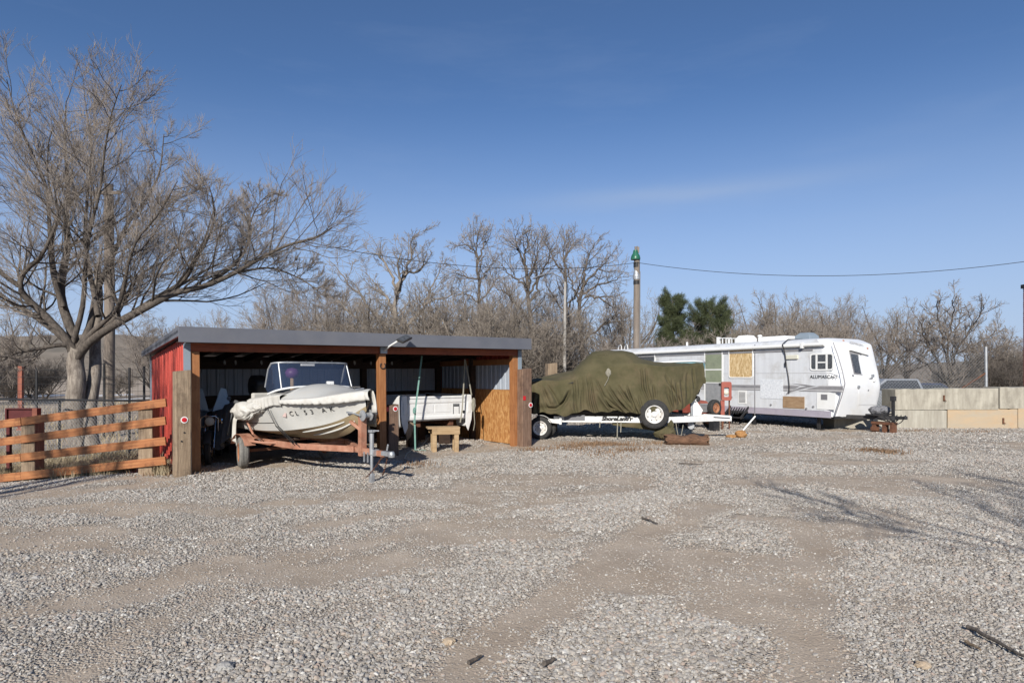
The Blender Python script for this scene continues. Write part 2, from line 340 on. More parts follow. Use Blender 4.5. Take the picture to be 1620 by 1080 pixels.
def bare(x, y):
    """0 stones .. 1 bare dirt"""
    x = np.asarray(x, float); y = np.asarray(y, float)
    wx = x+.35*(fbm(x*1.1, y*1.1, 3)-.5)*2; wy = y+.35*(fbm(x*1.1, y*1.1, 9)-.5)*2
    m = np.zeros_like(x)
    for pts, w, a in TR:
        d = np.full_like(x, 1e9)
        for p, q in zip(pts[:-1], pts[1:]): d = np.minimum(d, segdist(wx, wy, p, q))
        m = np.maximum(m, a*np.exp(-(d/(w*1.05))**2))
    n = fbm(x*.55, y*.9, 21, 5)
    m = np.maximum(m, .8*sstep(.55, .70, n))
    m = m+.75*(fbm(x*4, y*4, 31, 4)-.5)
    back = sstep(13.5, 16, y)*sstep(-4.5, -6.5, x)
    return np.clip(np.maximum(m, back*.75), 0, 1)
def gz(x, y):
    x = np.asarray(x, float); y = np.asarray(y, float)
    z = -.22*sstep(-6.2, -9.5, x)*sstep(7.5, 10, y)
    near = 1-sstep(22, 40, np.hypot(x, y))
    z = z+near*(.055*(fbm(x*.5, y*.5, 41, 3)-.5)+.03*(fbm(x*2.2, y*2.2, 43, 4)-.5))
    z = z-.02*near*bare(x, y)
    far = np.hypot(x, y)
    return z
def axis(a, b, st, far):
    c = list(np.arange(a, b+1e-6, st)); s = st; v = b
    while v < far: s *= 1.22; v += s; c.append(v)
    s = st; v = a; lo = []
    while v > -far: s *= 1.22; v -= s; lo.append(v)
    return np.array(lo[::-1]+c)
gx = axis(-13, 17, .1, 900); gy = axis(2, 24, .1, 900)
XX, YY = np.meshgrid(gx, gy); BB = bare(XX, YY); ZZ = gz(XX, YY)
def gh(x, y):
    i = int(np.searchsorted(gx, x))-1; j = int(np.searchsorted(gy, y))-1; i = max(0,min(i,len(gx)-2)); j = max(0,min(j,len(gy)-2))
    u = (x-gx[i])/(gx[i+1]-gx[i]); v = (y-gy[j])/(gy[j+1]-gy[j])
    return float((ZZ[j,i]*(1-u)+ZZ[j,i+1]*u)*(1-v)+(ZZ[j+1,i]*(1-u)+ZZ[j+1,i+1]*u)*v)
gv = np.stack([XX.ravel(), YY.ravel(), ZZ.ravel()], 1); nx = len(gx); ny = len(gy)
ii = (np.arange(ny-1)[:,None]*nx+np.arange(nx-1)[None]).ravel(); gf = np.stack([ii, ii+1, ii+nx+1, ii+nx], 1)
gme = np_mesh('ground', gv, gf)
at = gme.attributes.new('bare', 'FLOAT', 'POINT'); at.data.foreach_set('value', BB.ravel().astype(np.float32))
def ground_mat():
    m = bpy.data.materials.new('gravel_ground'); m.use_nodes = True; nt = m.node_tree; N = nt.nodes; L = nt.links; b = N['Principled BSDF']; b.inputs['Roughness'].default_value = .95; b.inputs['Specular IOR Level'].default_value = .15
    tc = N.new('ShaderNodeTexCoord'); at = N.new('ShaderNodeAttribute'); at.attribute_name = 'bare'
    def noise(s, d=8, r=.65):
        n = N.new('ShaderNodeTexNoise'); n.inputs['Scale'].default_value = s; n.inputs['Detail'].default_value = d; n.inputs['Roughness'].default_value = r; L.new(tc.outputs['Object'], n.inputs['Vector']); return n
    def ramp(src, stops):
        r = N.new('ShaderNodeValToRGB'); e = r.color_ramp.elements; e[0].position = stops[0][0]; e[0].color = (*stops[0][1],1); e[1].position = stops[-1][0]; e[1].color = (*stops[-1][1],1)
        for p, c in stops[1:-1]: x = e.new(p); x.color = (*c,1)
        L.new(src, r.inputs[0]); return r.outputs[0]
    def mix(f, a, c):
        x = N.new('ShaderNodeMix'); x.data_type = 'RGBA'; L.new(f, x.inputs[0]); L.new(a, x.inputs[6]); L.new(c, x.inputs[7]); return x.outputs[2]
    dirt = ramp(noise(1.4).outputs[0], [(.3,(.37,.295,.222)),(.5,(.44,.36,.278)),(.7,(.50,.42,.335))])
    fine = ramp(noise(60,5).outputs[0], [(.3,(.8,.8,.8)),(.7,(1.12,1.12,1.12))])
    md = N.new('ShaderNodeMix'); md.data_type = 'RGBA'; md.blend_type = 'MULTIPLY'; md.inputs[0].default_value = 1; L.new(dirt, md.inputs[6]); L.new(fine, md.inputs[7]); dirt = md.outputs[2]
    # pebbles between the real stones, two sizes
    def peb(scale):
        v = N.new('ShaderNodeTexVoronoi'); v.inputs['Scale'].default_value = scale; L.new(tc.outputs['Object'], v.inputs['Vector'])
        sp = N.new('ShaderNodeSeparateColor'); L.new(v.outputs['Color'], sp.inputs[0]); return v, sp.outputs[0]
    v1, c1 = peb(55); v2, c2 = peb(110)
    pebs = ramp(c1, [(0,(.25,.215,.18)),(.45,(.365,.325,.275)),(.8,(.43,.39,.335)),(1,(.52,.48,.43))])
    pebs2 = ramp(c2, [(0,(.27,.225,.18)),(.6,(.385,.335,.275)),(1,(.48,.44,.38))])
    pb = mix(noise(9,3).outputs[0], pebs, pebs2)
    edge = N.new('ShaderNodeMapRange'); edge.inputs[1].default_value = .15; edge.inputs[2].default_value = .75; L.new(at.outputs['Fac'], edge.inputs[0])
    L.new(mix(edge.outputs[0], pb, dirt), b.inputs['Base Color'])
    h = N.new('ShaderNodeMath'); h.operation = 'MULTIPLY'; h.inputs[1].default_value = -1; L.new(v1.outputs[0], h.inputs[0])
    sc = N.new('ShaderNodeMapRange'); sc.inputs[1].default_value = 0; sc.inputs[2].default_value = 1; sc.inputs[3].default_value = 1; sc.inputs[4].default_value = .12; L.new(edge.outputs[0], sc.inputs[0])
    hh = N.new('ShaderNodeMath'); hh.operation = 'MULTIPLY'; L.new(h.outputs[0], hh.inputs[0]); L.new(sc.outputs[0], hh.inputs[1])
    ad = N.new('ShaderNodeMath'); ad.operation = 'MULTIPLY_ADD'; ad.inputs[1].default_value = .25; L.new(noise(25,6).outputs[0], ad.inputs[0]); L.new(hh.outputs[0], ad.inputs[2])
    bp = N.new('ShaderNodeBump'); bp.inputs['Strength'].default_value = .9; bp.inputs['Distance'].default_value = .03; L.new(ad.outputs[0], bp.inputs['Height']); L.new(bp.outputs[0], b.inputs['Normal'])
    return m
ground = tag(link('ground', gme, ground_mat(), smooth=180), kind='structure')

# loose stones: points carrying size, spin and tint; geometry nodes set a stone on each
def stone_points():
    pts = []
    for (y0, y1, dens, smin, smax) in ((2.6,5.5,5600,.0055,.0195),(5.5,9,3000,.007,.0205),(9,14,1100,.010,.025),(14,20,300,.016,.032),(20,28,80,.022,.04)):
        xa = -(.86*y1+1.5); xb = .86*y1+1.5; n = int((xb-xa)*(y1-y0)*dens)
        x = rng.uniform(xa, xb, n); y = rng.uniform(y0, y1, n); k = np.abs(x) < .86*y+1.2; x = x[k]; y = y[k]
        b = bare(x, y)
        clump = fbm(x*.8, y*.8, 71, 3)
        keep = rng.random(len(x)) < np.clip((1-b)**1.2*(.5+.9*clump)+.14, 0, 1); x = x[keep]; y = y[keep]; b = b[keep]; clump = clump[keep]
        inside = (x < -4.6) & (y > 12.0)
        x = x[~inside]; y = y[~inside]; b = b[~inside]; clump = clump[~inside]
        s = smin+(smax-smin)*rng.random(len(x))**2.6*(.45+1.1*clump)
        s = s*(1-.45*b)
        big = rng.random(len(x)) < .006; s[big] *= 1.6
        pts.append(np.stack([x, y, gz(x, y)+s*.22, s], 1))
    return np.concatenate(pts)
sp = stone_points(); ns = len(sp); print('stones', ns)
pm = bpy.data.meshes.new('gravel'); pm.vertices.add(ns); pm.vertices.foreach_set('co', sp[:,:3].astype(np.float32).ravel())
def pattr(n, ty, val):
    a = pm.attributes.new(n, ty, 'POINT'); a.data.foreach_set('vector' if ty == 'FLOAT_VECTOR' else 'value', val.ravel())
pattr('spin', 'FLOAT_VECTOR', np.stack([rng.normal(0,.35,ns), rng.normal(0,.35,ns), rng.uniform(0,6.28,ns)],1).astype(np.float32))
pattr('size', 'FLOAT_VECTOR', (sp[:,3:4]*np.stack([rng.uniform(.8,1.35,ns), rng.uniform(.7,1.1,ns), rng.uniform(.45,.8,ns)],1)).astype(np.float32))
pattr('tint', 'FLOAT', rng.random(ns).astype(np.float32)); pattr('pick', 'INT', rng.integers(0,8,ns).astype(np.int32))
def stone_mat():
    m = bpy.data.materials.new('crushed_stone'); m.use_nodes = True; nt = m.node_tree; N = nt.nodes; L = nt.links; b = N['Principled BSDF']; b.inputs['Roughness'].default_value = .9; b.inputs['Specular IOR Level'].default_value = .2
    at = N.new('ShaderNodeAttribute'); at.attribute_name = 'tint'; at.attribute_type = 'INSTANCER'
    r = N.new('ShaderNodeValToRGB'); e = r.color_ramp.elements; e[0].color = (.235,.21,.185,1); e[1].color = (.66,.63,.58,1)
    for p, c in ((.15,(.29,.265,.235)),(.35,(.355,.33,.30)),(.5,(.40,.36,.31)),(.6,(.375,.36,.34)),(.72,(.42,.39,.345)),(.80,(.40,.335,.275)),(.85,(.36,.285,.24)),(.9,(.44,.415,.375)),(.95,(.49,.47,.43)),(.975,(.50,.48,.44))):
        x = e.new(p); x.color = (*c,1)
    L.new(at.outputs['Fac'], r.inputs[0])
    tc = N.new('ShaderNodeTexCoord'); n = N.new('ShaderNodeTexNoise'); n.inputs['Scale'].default_value = 3; L.new(tc.outputs['Object'], n.inputs['Vector'])
    mr = N.new('ShaderNodeMapRange'); mr.inputs[3].default_value = .8; mr.inputs[4].default_value = 1.15; L.new(n.outputs[0], mr.inputs[0])
    mx = N.new('ShaderNodeMix'); mx.data_type = 'RGBA'; mx.blend_type = 'MULTIPLY'; mx.inputs[0].default_value = 1; L.new(r.outputs[0], mx.inputs[6]); L.new(mr.outputs[0], mx.inputs[7]); L.new(mx.outputs[2], b.inputs['Base Color'])
    return m
MT['stone'] = stone_mat()
gravel = tag(link('gravel', pm), label='loose crushed grey gravel spread over the yard', cat='gravel', kind='stuff')
ng = bpy.data.node_groups.new('stones', 'GeometryNodeTree')
ng.interface.new_socket('Geometry', in_out='INPUT', socket_type='NodeSocketGeometry'); ng.interface.new_socket('Geometry', in_out='OUTPUT', socket_type='NodeSocketGeometry')
N = ng.nodes; L = ng.links; gi = N.new('NodeGroupInput'); go = N.new('NodeGroupOutput')
def nattr(n, t):
    a = N.new('GeometryNodeInputNamedAttribute'); a.data_type = t; a.inputs['Name'].default_value = n; return a.outputs['Attribute']
g2i = N.new('GeometryNodeGeometryToInstance')
for k in range(8):
    ic = N.new('GeometryNodeMeshIcoSphere'); ic.inputs['Radius'].default_value = 1; ic.inputs['Subdivisions'].default_value = 2 if k < 3 else 1
    pos = N.new('GeometryNodeInputPosition'); vm = N.new('ShaderNodeVectorMath'); vm.operation = 'ADD'; vm.inputs[1].default_value = (k*7.3, k*3.1, k*1.7); L.new(pos.outputs[0], vm.inputs[0])
    vo = N.new('ShaderNodeTexVoronoi'); vo.inputs['Scale'].default_value = .75 if k < 3 else 1.1; L.new(vm.outputs[0], vo.inputs['Vector'])
    sub = N.new('ShaderNodeMath'); sub.operation = 'MULTIPLY_ADD'; sub.inputs[1].default_value = .75; sub.inputs[2].default_value = -.55; L.new(vo.outputs['Distance'], sub.inputs[0])
    sc = N.new('ShaderNodeVectorMath'); sc.operation = 'SCALE'; L.new(pos.outputs[0], sc.inputs[0]); L.new(sub.outputs[0], sc.inputs['Scale'])
    st = N.new('GeometryNodeSetPosition'); L.new(ic.outputs['Mesh'], st.inputs['Geometry']); L.new(sc.outputs[0], st.inputs['Offset'])
    sh = N.new('GeometryNodeSetShadeSmooth'); sh.inputs['Shade Smooth'].default_value = False; L.new(st.outputs[0], sh.inputs[0])
    sm = N.new('GeometryNodeSetMaterial'); sm.inputs['Material'].default_value = MT['stone']; L.new(sh.outputs[0], sm.inputs['Geometry'])
    L.new(sm.outputs[0], g2i.inputs[0])
iop = N.new('GeometryNodeInstanceOnPoints'); L.new(gi.outputs[0], iop.inputs['Points']); L.new(g2i.outputs[0], iop.inputs['Instance'])
iop.inputs['Pick Instance'].default_value = True
L.new(nattr('pick','INT'), iop.inputs['Instance Index']); L.new(nattr('size','FLOAT_VECTOR'), iop.inputs['Scale'])
e2r = N.new('FunctionNodeEulerToRotation'); L.new(nattr('spin','FLOAT_VECTOR'), e2r.inputs[0]); L.new(e2r.outputs[0], iop.inputs['Rotation'])
L.new(iop.outputs[0], go.inputs[0])
gravel.modifiers.new('stones', 'NODES').node_group = ng
pm.materials.append(MT['stone'])

# distant hills, left horizon and a strip at the right
hv = []; hn = 160
hx = np.linspace(-900, 900, hn); rows = []
for j, yy in enumerate((330, 400, 520, 700, 850)):
    hgt = (0, .35, .75, 1, .7)[j]
    rows.append([(x, yy, -2+hgt*(14+34*sstep(-100,-420,x)+16*sstep(300,700,x))*(.75+.5*fbm(np.array([x*.006]), np.array([yy*.004]), 5)[0])) for x in hx])
tag(MB().grid(rows).build('hills', MT['hillgrass'], smooth=180), kind='structure')

# ---------------------------------------------------------------- the shed
SA = Vector((.789, .614, 0)).normalized(); SRZ = math.atan2(SA.y, SA.x)
SL = Vector((-5.45, 10.75, 0)); SLEN, SDEP = 7.1, 3.6
shed = thing('open_shed', 'long open fronted shed with red metal side wall and charcoal roof edge', 'shed', SL, rot=(0, -.0095, SRZ))
def shw(x, y, z=0):                                      # shed frame to world
    return SL+SA*x+Vector((-SA.y, SA.x, 0))*y+Vector((0,0,z+.0095*x))
def slope(y): return 2.43-.072*(y+.25)
def ribbed(name, m, parent, a0, a1, z0, z1, off, ax, pitch=.19, d=.022, sgn=1, ztop=None, thick=.003):
    """ribbed sheet metal; ax 'x' runs along x at y=off, 'y' runs along y at x=off; ztop(a) gives a sloping top"""
    prof = []; a = a0
    while a < a1-1e-4:
        for da, h in ((0,0),(.42,0),(.5,1),(.68,1),(.76,0),(.86,0),(.88,.25),(.92,.25),(.94,0)):
            if a+da*pitch <= a1: prof.append((a+da*pitch, h*d*sgn))
        a += pitch
    prof.append((a1, 0)); mb = MB()
    for tk in (0, 1):
        lo = []; hi = []
        for a, h in prof:
            o = off+h-tk*thick*sgn; zt = ztop(a) if ztop else z1
            lo.append((a,o,z0) if ax == 'x' else (o,a,z0)); hi.append((a,o,zt) if ax == 'x' else (o,a,zt))
        mb.grid([lo, hi])
    return mb.build(name, m, parent)
# posts
for x in (.07, 3.57, 7.03):
    MB().box(x-.075, x+.075, 0, .15, -.1, 2.07).build('post', MT['post_orange'], shed, bevel=.006)
for x in (.09, 2.42, 4.75, 7.0):
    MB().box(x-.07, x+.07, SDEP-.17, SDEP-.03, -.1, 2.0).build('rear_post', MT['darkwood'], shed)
for y in (1.8,):
    for x in (.09, 7.01): MB().box(x-.07, x+.07, y-.07, y+.07, -.1, 2.05).build('side_post', MT['darkwood'], shed)
MB().box(-.05, SLEN+.05, .0, .09, 2.075, 2.25).build('header_beam', MT['beam'], shed, bevel=.005)
MB().box(-.05, SLEN+.05, .1, .16, 2.075, 2.25).build('header_beam', MT['beam'], shed)
for k in range(13):
    x = .05+k*(SLEN-.1)/12; z0, z1 = slope(.18), slope(SDEP)
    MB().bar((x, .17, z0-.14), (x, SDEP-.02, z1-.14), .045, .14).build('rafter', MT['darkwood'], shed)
rb = MB(); rb.bar((SLEN/2, -.22, slope(-.22)-.03), (SLEN/2, SDEP+.22, slope(SDEP+.22)-.03), SLEN+.44, .05); rb.build('roof_panel', MT['fascia'], shed)
for k in range(24):
    x = -.15+k*(SLEN+.3)/23
    MB().bar((x, -.2, slope(-.2)+.005), (x, SDEP+.2, slope(SDEP+.2)+.005), .03, .025).build('roof_rib', MT['fascia'], shed)
MB().box(-.22, SLEN+.22, -.255, -.222, 2.215, 2.475).build('fascia', MT['fascia'], shed, bevel=.004)
MB().box(-.22, SLEN+.22, -.222, -.05, 2.213, 2.223).build('soffit', MT['darkwood'], shed)
for x in (-.22, SLEN+.19):
    mb = MB(); pr = [(-.22,2.475-.16),(-.22,2.475),(SDEP+.2,slope(SDEP+.2)+.045),(SDEP+.2,slope(SDEP+.2)-.07)]
    mb.add([(x,p[0],p[1]) for p in pr]+[(x+.03,p[0],p[1]) for p in pr], [(0,1,2,3),(7,6,5,4),(0,4,5,1),(1,5,6,2),(2,6,7,3),(3,7,4,0)]); mb.build('side_fascia', MT['fascia'], shed)
for a, b_ in ((.0,1.18),(1.18,2.38),(2.38,SDEP)):
    ribbed('wall_panel', MT['red'], shed, a, b_-.002, -.05, 2, -.055, 'y', sgn=-1, ztop=lambda a: slope(a)-.09)
    ribbed('wall_panel', MT['red'], shed, a, b_-.002, -.05, 2, SLEN+.055, 'y', sgn=1, ztop=lambda a: slope(a)-.09)
for k in range(6):
    ribbed('rear_panel', MT['red'], shed, -.05+k*1.2, min(SLEN+.05, 1.15+k*1.2)-.002, -.05, 2.05, SDEP+.03, 'x', sgn=1)
MB().box(-.09, .0, -.024, .0, -.05, 2.22).box(-.09,-.066,0,.1,-.05,2.2).build('corner_trim', MT['trim'], shed)
MB().box(SLEN, SLEN+.1, -.024, .0, -.05, 2.22).box(SLEN+.076,SLEN+.1,0,.1,-.05,2.2).build('corner_trim', MT['trim'], shed)
for x in (-.085, SLEN+.062): MB().box(x, x+.024, SDEP-.03, SDEP+.06, -.05, 2.1).build('rear_corner_trim', MT['trim'], shed)
# interior lining
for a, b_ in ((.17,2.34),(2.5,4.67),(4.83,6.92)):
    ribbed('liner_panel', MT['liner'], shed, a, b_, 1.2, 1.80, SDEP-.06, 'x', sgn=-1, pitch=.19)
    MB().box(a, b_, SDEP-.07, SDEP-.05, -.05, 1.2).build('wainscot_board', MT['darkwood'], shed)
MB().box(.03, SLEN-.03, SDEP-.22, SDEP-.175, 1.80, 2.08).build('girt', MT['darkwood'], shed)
for a, b_ in ((.17,1.72),(1.88,3.4)):
    ribbed('liner_panel', MT['liner'], shed, a, b_, 1.26, 1.86, SLEN-.03, 'y', sgn=-1)
    ribbed('liner_panel', MT['liner'], shed, a, b_, 1.26, 1.86, .03, 'y', sgn=1)
    MB().box(.02, .035, a, b_, -.05, 1.255).build('osb_panel', MT['osb'], shed)
MB().box(SLEN-.045, SLEN-.03, .152, 2.1, -.05, 1.255).build('osb_panel', MT['osb'], shed)
MB().box(SLEN-.045, SLEN-.03, 2.105, 3.4, -.05, 1.255).build('osb_panel', MT['osb'], shed)
for x in (.06, SLEN-.1): MB().box(x, x+.04, .152, 3.4, 1.86, 2.0).build('girt', MT['post_orange'], shed)
for x in (.75,1.35,1.58,2.15,2.75,3.2,3.42,3.85,4.45,4.9,5.5):
    h = MB(); h.tube([(x,SDEP-.225,1.98),(x,SDEP-.27,1.98),(x,SDEP-.28,1.93),(x,SDEP-.25,1.9)], .011, 6); h.box(x-.018,x+.018,SDEP-.228,SDEP-.221,1.92,2.0); h.build('coat_hook', MT['white'], shed)
hs = MB(); hs.tube([(3.57+.055*math.sin(a), -.012, 1.83-.06*math.cos(a)) for a in np.linspace(-2.5,2.5,18)], .011, 6)
hs.build('horseshoe', MT['blackiron'], shed)
# solar flood light at the middle post
ff = thing('flood_light', 'black solar flood light on a white arm above the middle shed post', 'lamp', shw(3.57, -.02, 2.16), rz=SRZ)
MB().tube([(0,-.03,-.02),(0,-.25,.06),(.08,-.42,.15),(.12,-.46,.18)], .02, 8).build('arm', MT['white'], ff, smooth=60)
MB().box(-.09,.06,-.035,-.005,-.08,.06).build('bracket', MT['galv'], ff)
Mh = Matrix.Translation((.20,-.50,.20)) @ Euler((R(24),R(-22),R(20))).to_matrix().to_4x4()
MB().box(-.15,.15,-.085,.085,-.02,.022,Mh).build('housing', MT['black'], ff, bevel=.008)
MB().box(-.10,.13,-.06,.06,-.025,-.0205,Mh).build('led_panel', MT['lens'], ff)
MB().box(-.135,.135,-.07,.07,.0225,.027,Mh).build('solar_panel', MT['windark'], ff)

# timber posts in front of the shed
def tie(px, py, w, h, m, label, rz=SRZ, lean=0, dY=None):
    g = G(px, py) if dY is None else Vector(((px-CX)/F*dY, dY, 0)); t = thing('timber_post', label, 'post', (g.x, g.y, gh(g.x,g.y)), rot=(lean*.6, lean, rz))
    mb = MB(); n = 12; rows = []
    for i in range(n+1):
        z = -.15+(h+.15)*i/n; r = []
        for q in rrect(w, w, .022, 2):
            k = (fbm(np.array([q[0]*9+z*1.5]), np.array([q[1]*9+px]), int(px))[0]-.5)*.022
            r.append((q[0]*(1+k*3), q[1]*(1+k*3), z+(.015*(q[0]*7) if i == n else 0)))
        rows.append(r)
    mb.grid(rows, close_v=True); k = len(rows[0]); nn = len(mb.v)-k; mb.f.append(tuple(range(nn, nn+k)))
    mb.build('beam', m, t)
    return t, g
def disc(parent, x, z, y, r, ring=True):
    M = Matrix.Translation((x, y, z)) @ Euler((R(90),0,0)).to_matrix().to_4x4()
    if ring: MB().lathe([(0,0),(r,0),(r,.006),(0,.006)], 20, M).build('reflector_backing', MT['cleanwhite'], parent)
    MB().lathe([(0,.006),(r*.72,.006),(r*.68,.013),(0,.016)], 20, M).build('reflector', MT['reflector'], parent)
tl, g = tie(288, 752, .245, 1.74, MT['tie'], 'pale weathered timber post with red round reflector at the left shed corner')
disc(tl, 0.01, .93, -.127, .055); 
for nx_, nz_ in ((.01,.72),(-.03,.58)): MB().lathe([(0,0),(.014,0),(.014,.012),(0,.012)], 8, Matrix.Translation((nx_,-.121,nz_)) @ Euler((R(90),0,0)).to_matrix().to_4x4()).build('nail', MT['blackiron'], tl)
tm, g = tie(619, 719, .24, 1.06, MT['tie_dark'], 'short dark timber post with red reflector before the middle shed post')
disc(tm, .03, .98, -.123, .055); MB().box(-.19,-.125,-.135,-.126,.93,1.02).build('reflector', MT['reflector'], tm)
tr, g = tie(828, 704, .29, 1.84, MT['tie_dark'], 'reddish weathered timber post at the right end of the shed')
disc(tr, .1, .98, -.149, .06); MB().box(-.13,-.05,-.156,-.149,1.1,1.2).build('reflector', MT['reflector'], tr)
t4, g = tie(872, 640, .3, 2.05, MT['tie'], 'pale timber post standing behind the olive covered boat', rz=.3, dY=19.2)

# ---------------------------------------------------------------- orange rail fence
FA = P(-75, 700, 11.05); FB = P(263, 700, 10.55)
def fpt(px): k = (px+75)/(263+75); return FA.y+(FB.y-FA.y)*k
fence = thing('rail_fence', 'orange stained four rail wooden fence beside the red shed wall', 'fence', (0,0,0))
for (yl, yr) in ((671,636.5),(699,665),(727,697),(756,728)):
    for (xa, xb) in ((-75, 34), (34.6, 263)):
        def rp(px):
            q = (px)/263; return P(px, yl+(yr-yl)*q, fpt(px))
        jig = random.uniform(-.01,.01); a = rp(xa); b_ = rp(xb)
        o = MB(); d = (b_-a); mid = (a+b_)/2; L_ = d.length
        o.box(-L_/2, L_/2, -.019, .019, -.068, .068); r_ = o.build('rail', MT['rail'], fence, bevel=.006)
        r_.location = mid+Vector((0,jig,0)); r_.rotation_euler = (0, -math.asin(d.z/L_), math.atan2(d.y, d.x))
        s0 = random.uniform(0,50)
for px, top in ((52, 668), (236, 642)):
    p = P(px, top, fpt(px)+.16); b_ = MB(); b_.box(-.12,.12,-.12,.12,-1.45,0); o = b_.build('fence_post', MT['tie'], fence, bevel=.012); o.location = p
cp = thing('cabinet_frame', 'dark maroon boxed panel standing behind the orange fence', 'panel', P(37, 660, 11.5))
MB().box(-.26,.2,-.02,.0,-.15,.15).build('panel', MT['maroon'], cp)
MB().box(-.29,-.26,-.06,.05,-.17,.17).box(-.26,.2,-.06,.05,.15,.17).box(-.26,.2,-.06,.05,-.17,-.15).build('frame', MT['maroon'], cp, bevel=.004)
MB().box(.2,.29,-.06,.05,-.17,.17).build('end_post', MT['maroon2'], cp, bevel=.004)
MB().bar((.24,0,-.17),(.24,0,-1.3),.08,.08).bar((-.26,0,-.17),(-.26,0,-1.3),.06,.06).build('leg', MT['maroon'], cp)

# ---------------------------------------------------------------- chain-link fences
def tubes_np(P0, P1, r, n=3):
    P0 = np.asarray(P0,float); P1 = np.asarray(P1,float); t = P1-P0; t /= np.linalg.norm(t,axis=1,keepdims=True)+1e-9
    ref = np.where(np.abs(t[:,2:3])>.9, [[1,0,0]], [[0,0,1]]); u = np.cross(t, ref); u /= np.linalg.norm(u,axis=1,keepdims=True); w = np.cross(t,u)
    a = 2*np.pi*np.arange(n)/n; ring = (u[:,None]*np.cos(a)[None,:,None]+w[:,None]*np.sin(a)[None,:,None])*r
    v = np.stack([P0[:,None]+ring, P1[:,None]+ring], 1).reshape(-1,3); k = np.arange(len(P0))[:,None]*2*n+0
    j = np.arange(n); f = np.stack([k+j, k+(j+1)%n, k+n+(j+1)%n, k+n+j], 2).reshape(-1,4); return v, f
def chainlink(root, a, b, z0, z1, cell=.075, r=.0028, mname='meshwire'):
    a = Vector(a); b = Vector(b); d = b-a; d.z = 0; Ln = d.length; d.normalize(); H = z1-z0; P0 = []; P1 = []
    s = -H
    while s < Ln:
        for sg in (1, -1):
            x0, x1 = s, s+H; ya, yb = (0, H) if sg == 1 else (H, 0)
            if x0 < 0: ya += (yb-ya)*(0-x0)/H; x0 = 0
            if x1 > Ln: yb = ya+(yb-ya)*(Ln-x0)/(x1-x0); x1 = Ln
            if x1-x0 > .01:
                off = .004*sg; P0.append((a.x+d.x*x0-d.y*off, a.y+d.y*x0+d.x*off, z0+ya)); P1.append((a.x+d.x*x1-d.y*off, a.y+d.y*x1+d.x*off, z0+yb))
        s += cell
    v, f = tubes_np(P0, P1, r); o = link('chain_mesh', np_mesh('chain_mesh', v, f), MT[mname], root); tag(o, kind='stuff'); return o
cl = thing('chain_link_fence', 'low chain link fence with black top rail behind the wooden fence', 'fence')
A, B_ = P(-130, 640, 15.0), P(236, 640, 13.2); A.z = B_.z = 0
def clp(px, A=A, B_=B_):
    q = (px-CX)/F; k = (q*A.y-A.x)/((B_.x-A.x)-q*(B_.y-A.y)); return A+(B_-A)*k
chainlink(cl, A, B_, -.2, 1.12, cell=.085, r=.003)
MB().tube([(A.x,A.y,1.12),(B_.x,B_.y,1.14)], .022, 8).build('top_rail', MT['blackiron'], cl)
for px, h in ((-60,1.15),(92,1.15),(203,1.83)):
    p = clp(px); MB().tube([(p.x,p.y+.04,-.3),(p.x,p.y+.04,h)], .024, 8).build('fence_post', MT['blackiron'], cl)
wf = thing('wire_fence', 'tall black post and wire fence behind the grey tree trunk', 'fence')
A2, B2 = P(-150, 600, 21), P(236, 600, 19); A2.z = B2.z = 0
for px, h in ((-60,2),(58,1.95),(165,2.05),(228,1.95)):
    p = clp(px, A2, B2); MB().tube([(p.x,p.y,-.3),(p.x,p.y,h)], .035, 8).build('fence_post', MT['blackiron'], wf)
for k in range(9):
    z = .1+k*.22; MB().tube([(A2.x,A2.y,z),((A2.x+B2.x)/2,(A2.y+B2.y)/2,z-.02),(B2.x,B2.y,z)], .006, 4).build('wire_strand', MT['blackiron'], wf)
up = []; dn = []
for k in range(48): q = k/47; up.append((A2.x+(B2.x-A2.x)*q, A2.y+(B2.y-A2.y)*q+.01, 1.86)); dn.append((A2.x+(B2.x-A2.x)*q, A2.y+(B2.y-A2.y)*q+.01, -.1))
v, f = tubes_np(up, dn, .004); tag(link('mesh_wires', np_mesh('mesh_wires', v, f), MT['blackiron'], wf), kind='stuff')
rp_ = thing('steel_post', 'rusty red steel post far left beyond the chain link fence', 'post', P(33, 616, 22)); rp_.location.z = -.2
MB().box(-.07,.07,-.05,.05,0,2.2).box(-.12,.12,-.06,.06,-.05,.02).build('post', MT['maroon2'], rp_)
for (x0, x1, y, Y) in ((38,84,622,60),(150,195,620,62),(190,222,626,52)):
    a = P(x0, y, Y); b_ = P(x1, y, Y); q = []
    for k in range(14):
        an = 2*math.pi*k/14; q.append(((a.x+b_.x)/2+(b_.x-a.x)/2*math.cos(an)*(.85+.3*random.random()), Y+4*math.sin(an)*(.8+.4*random.random())))
    mb = MB(); mb.add([(x,y_,gh(x,y_)+.012) for x,y_ in q]+[((a.x+b_.x)/2, Y, gh((a.x+b_.x)/2,Y)+.05)], [(k,(k+1)%14,14) for k in range(14)]); tag(mb.build('snow_patch', MT['snow']), kind='structure')
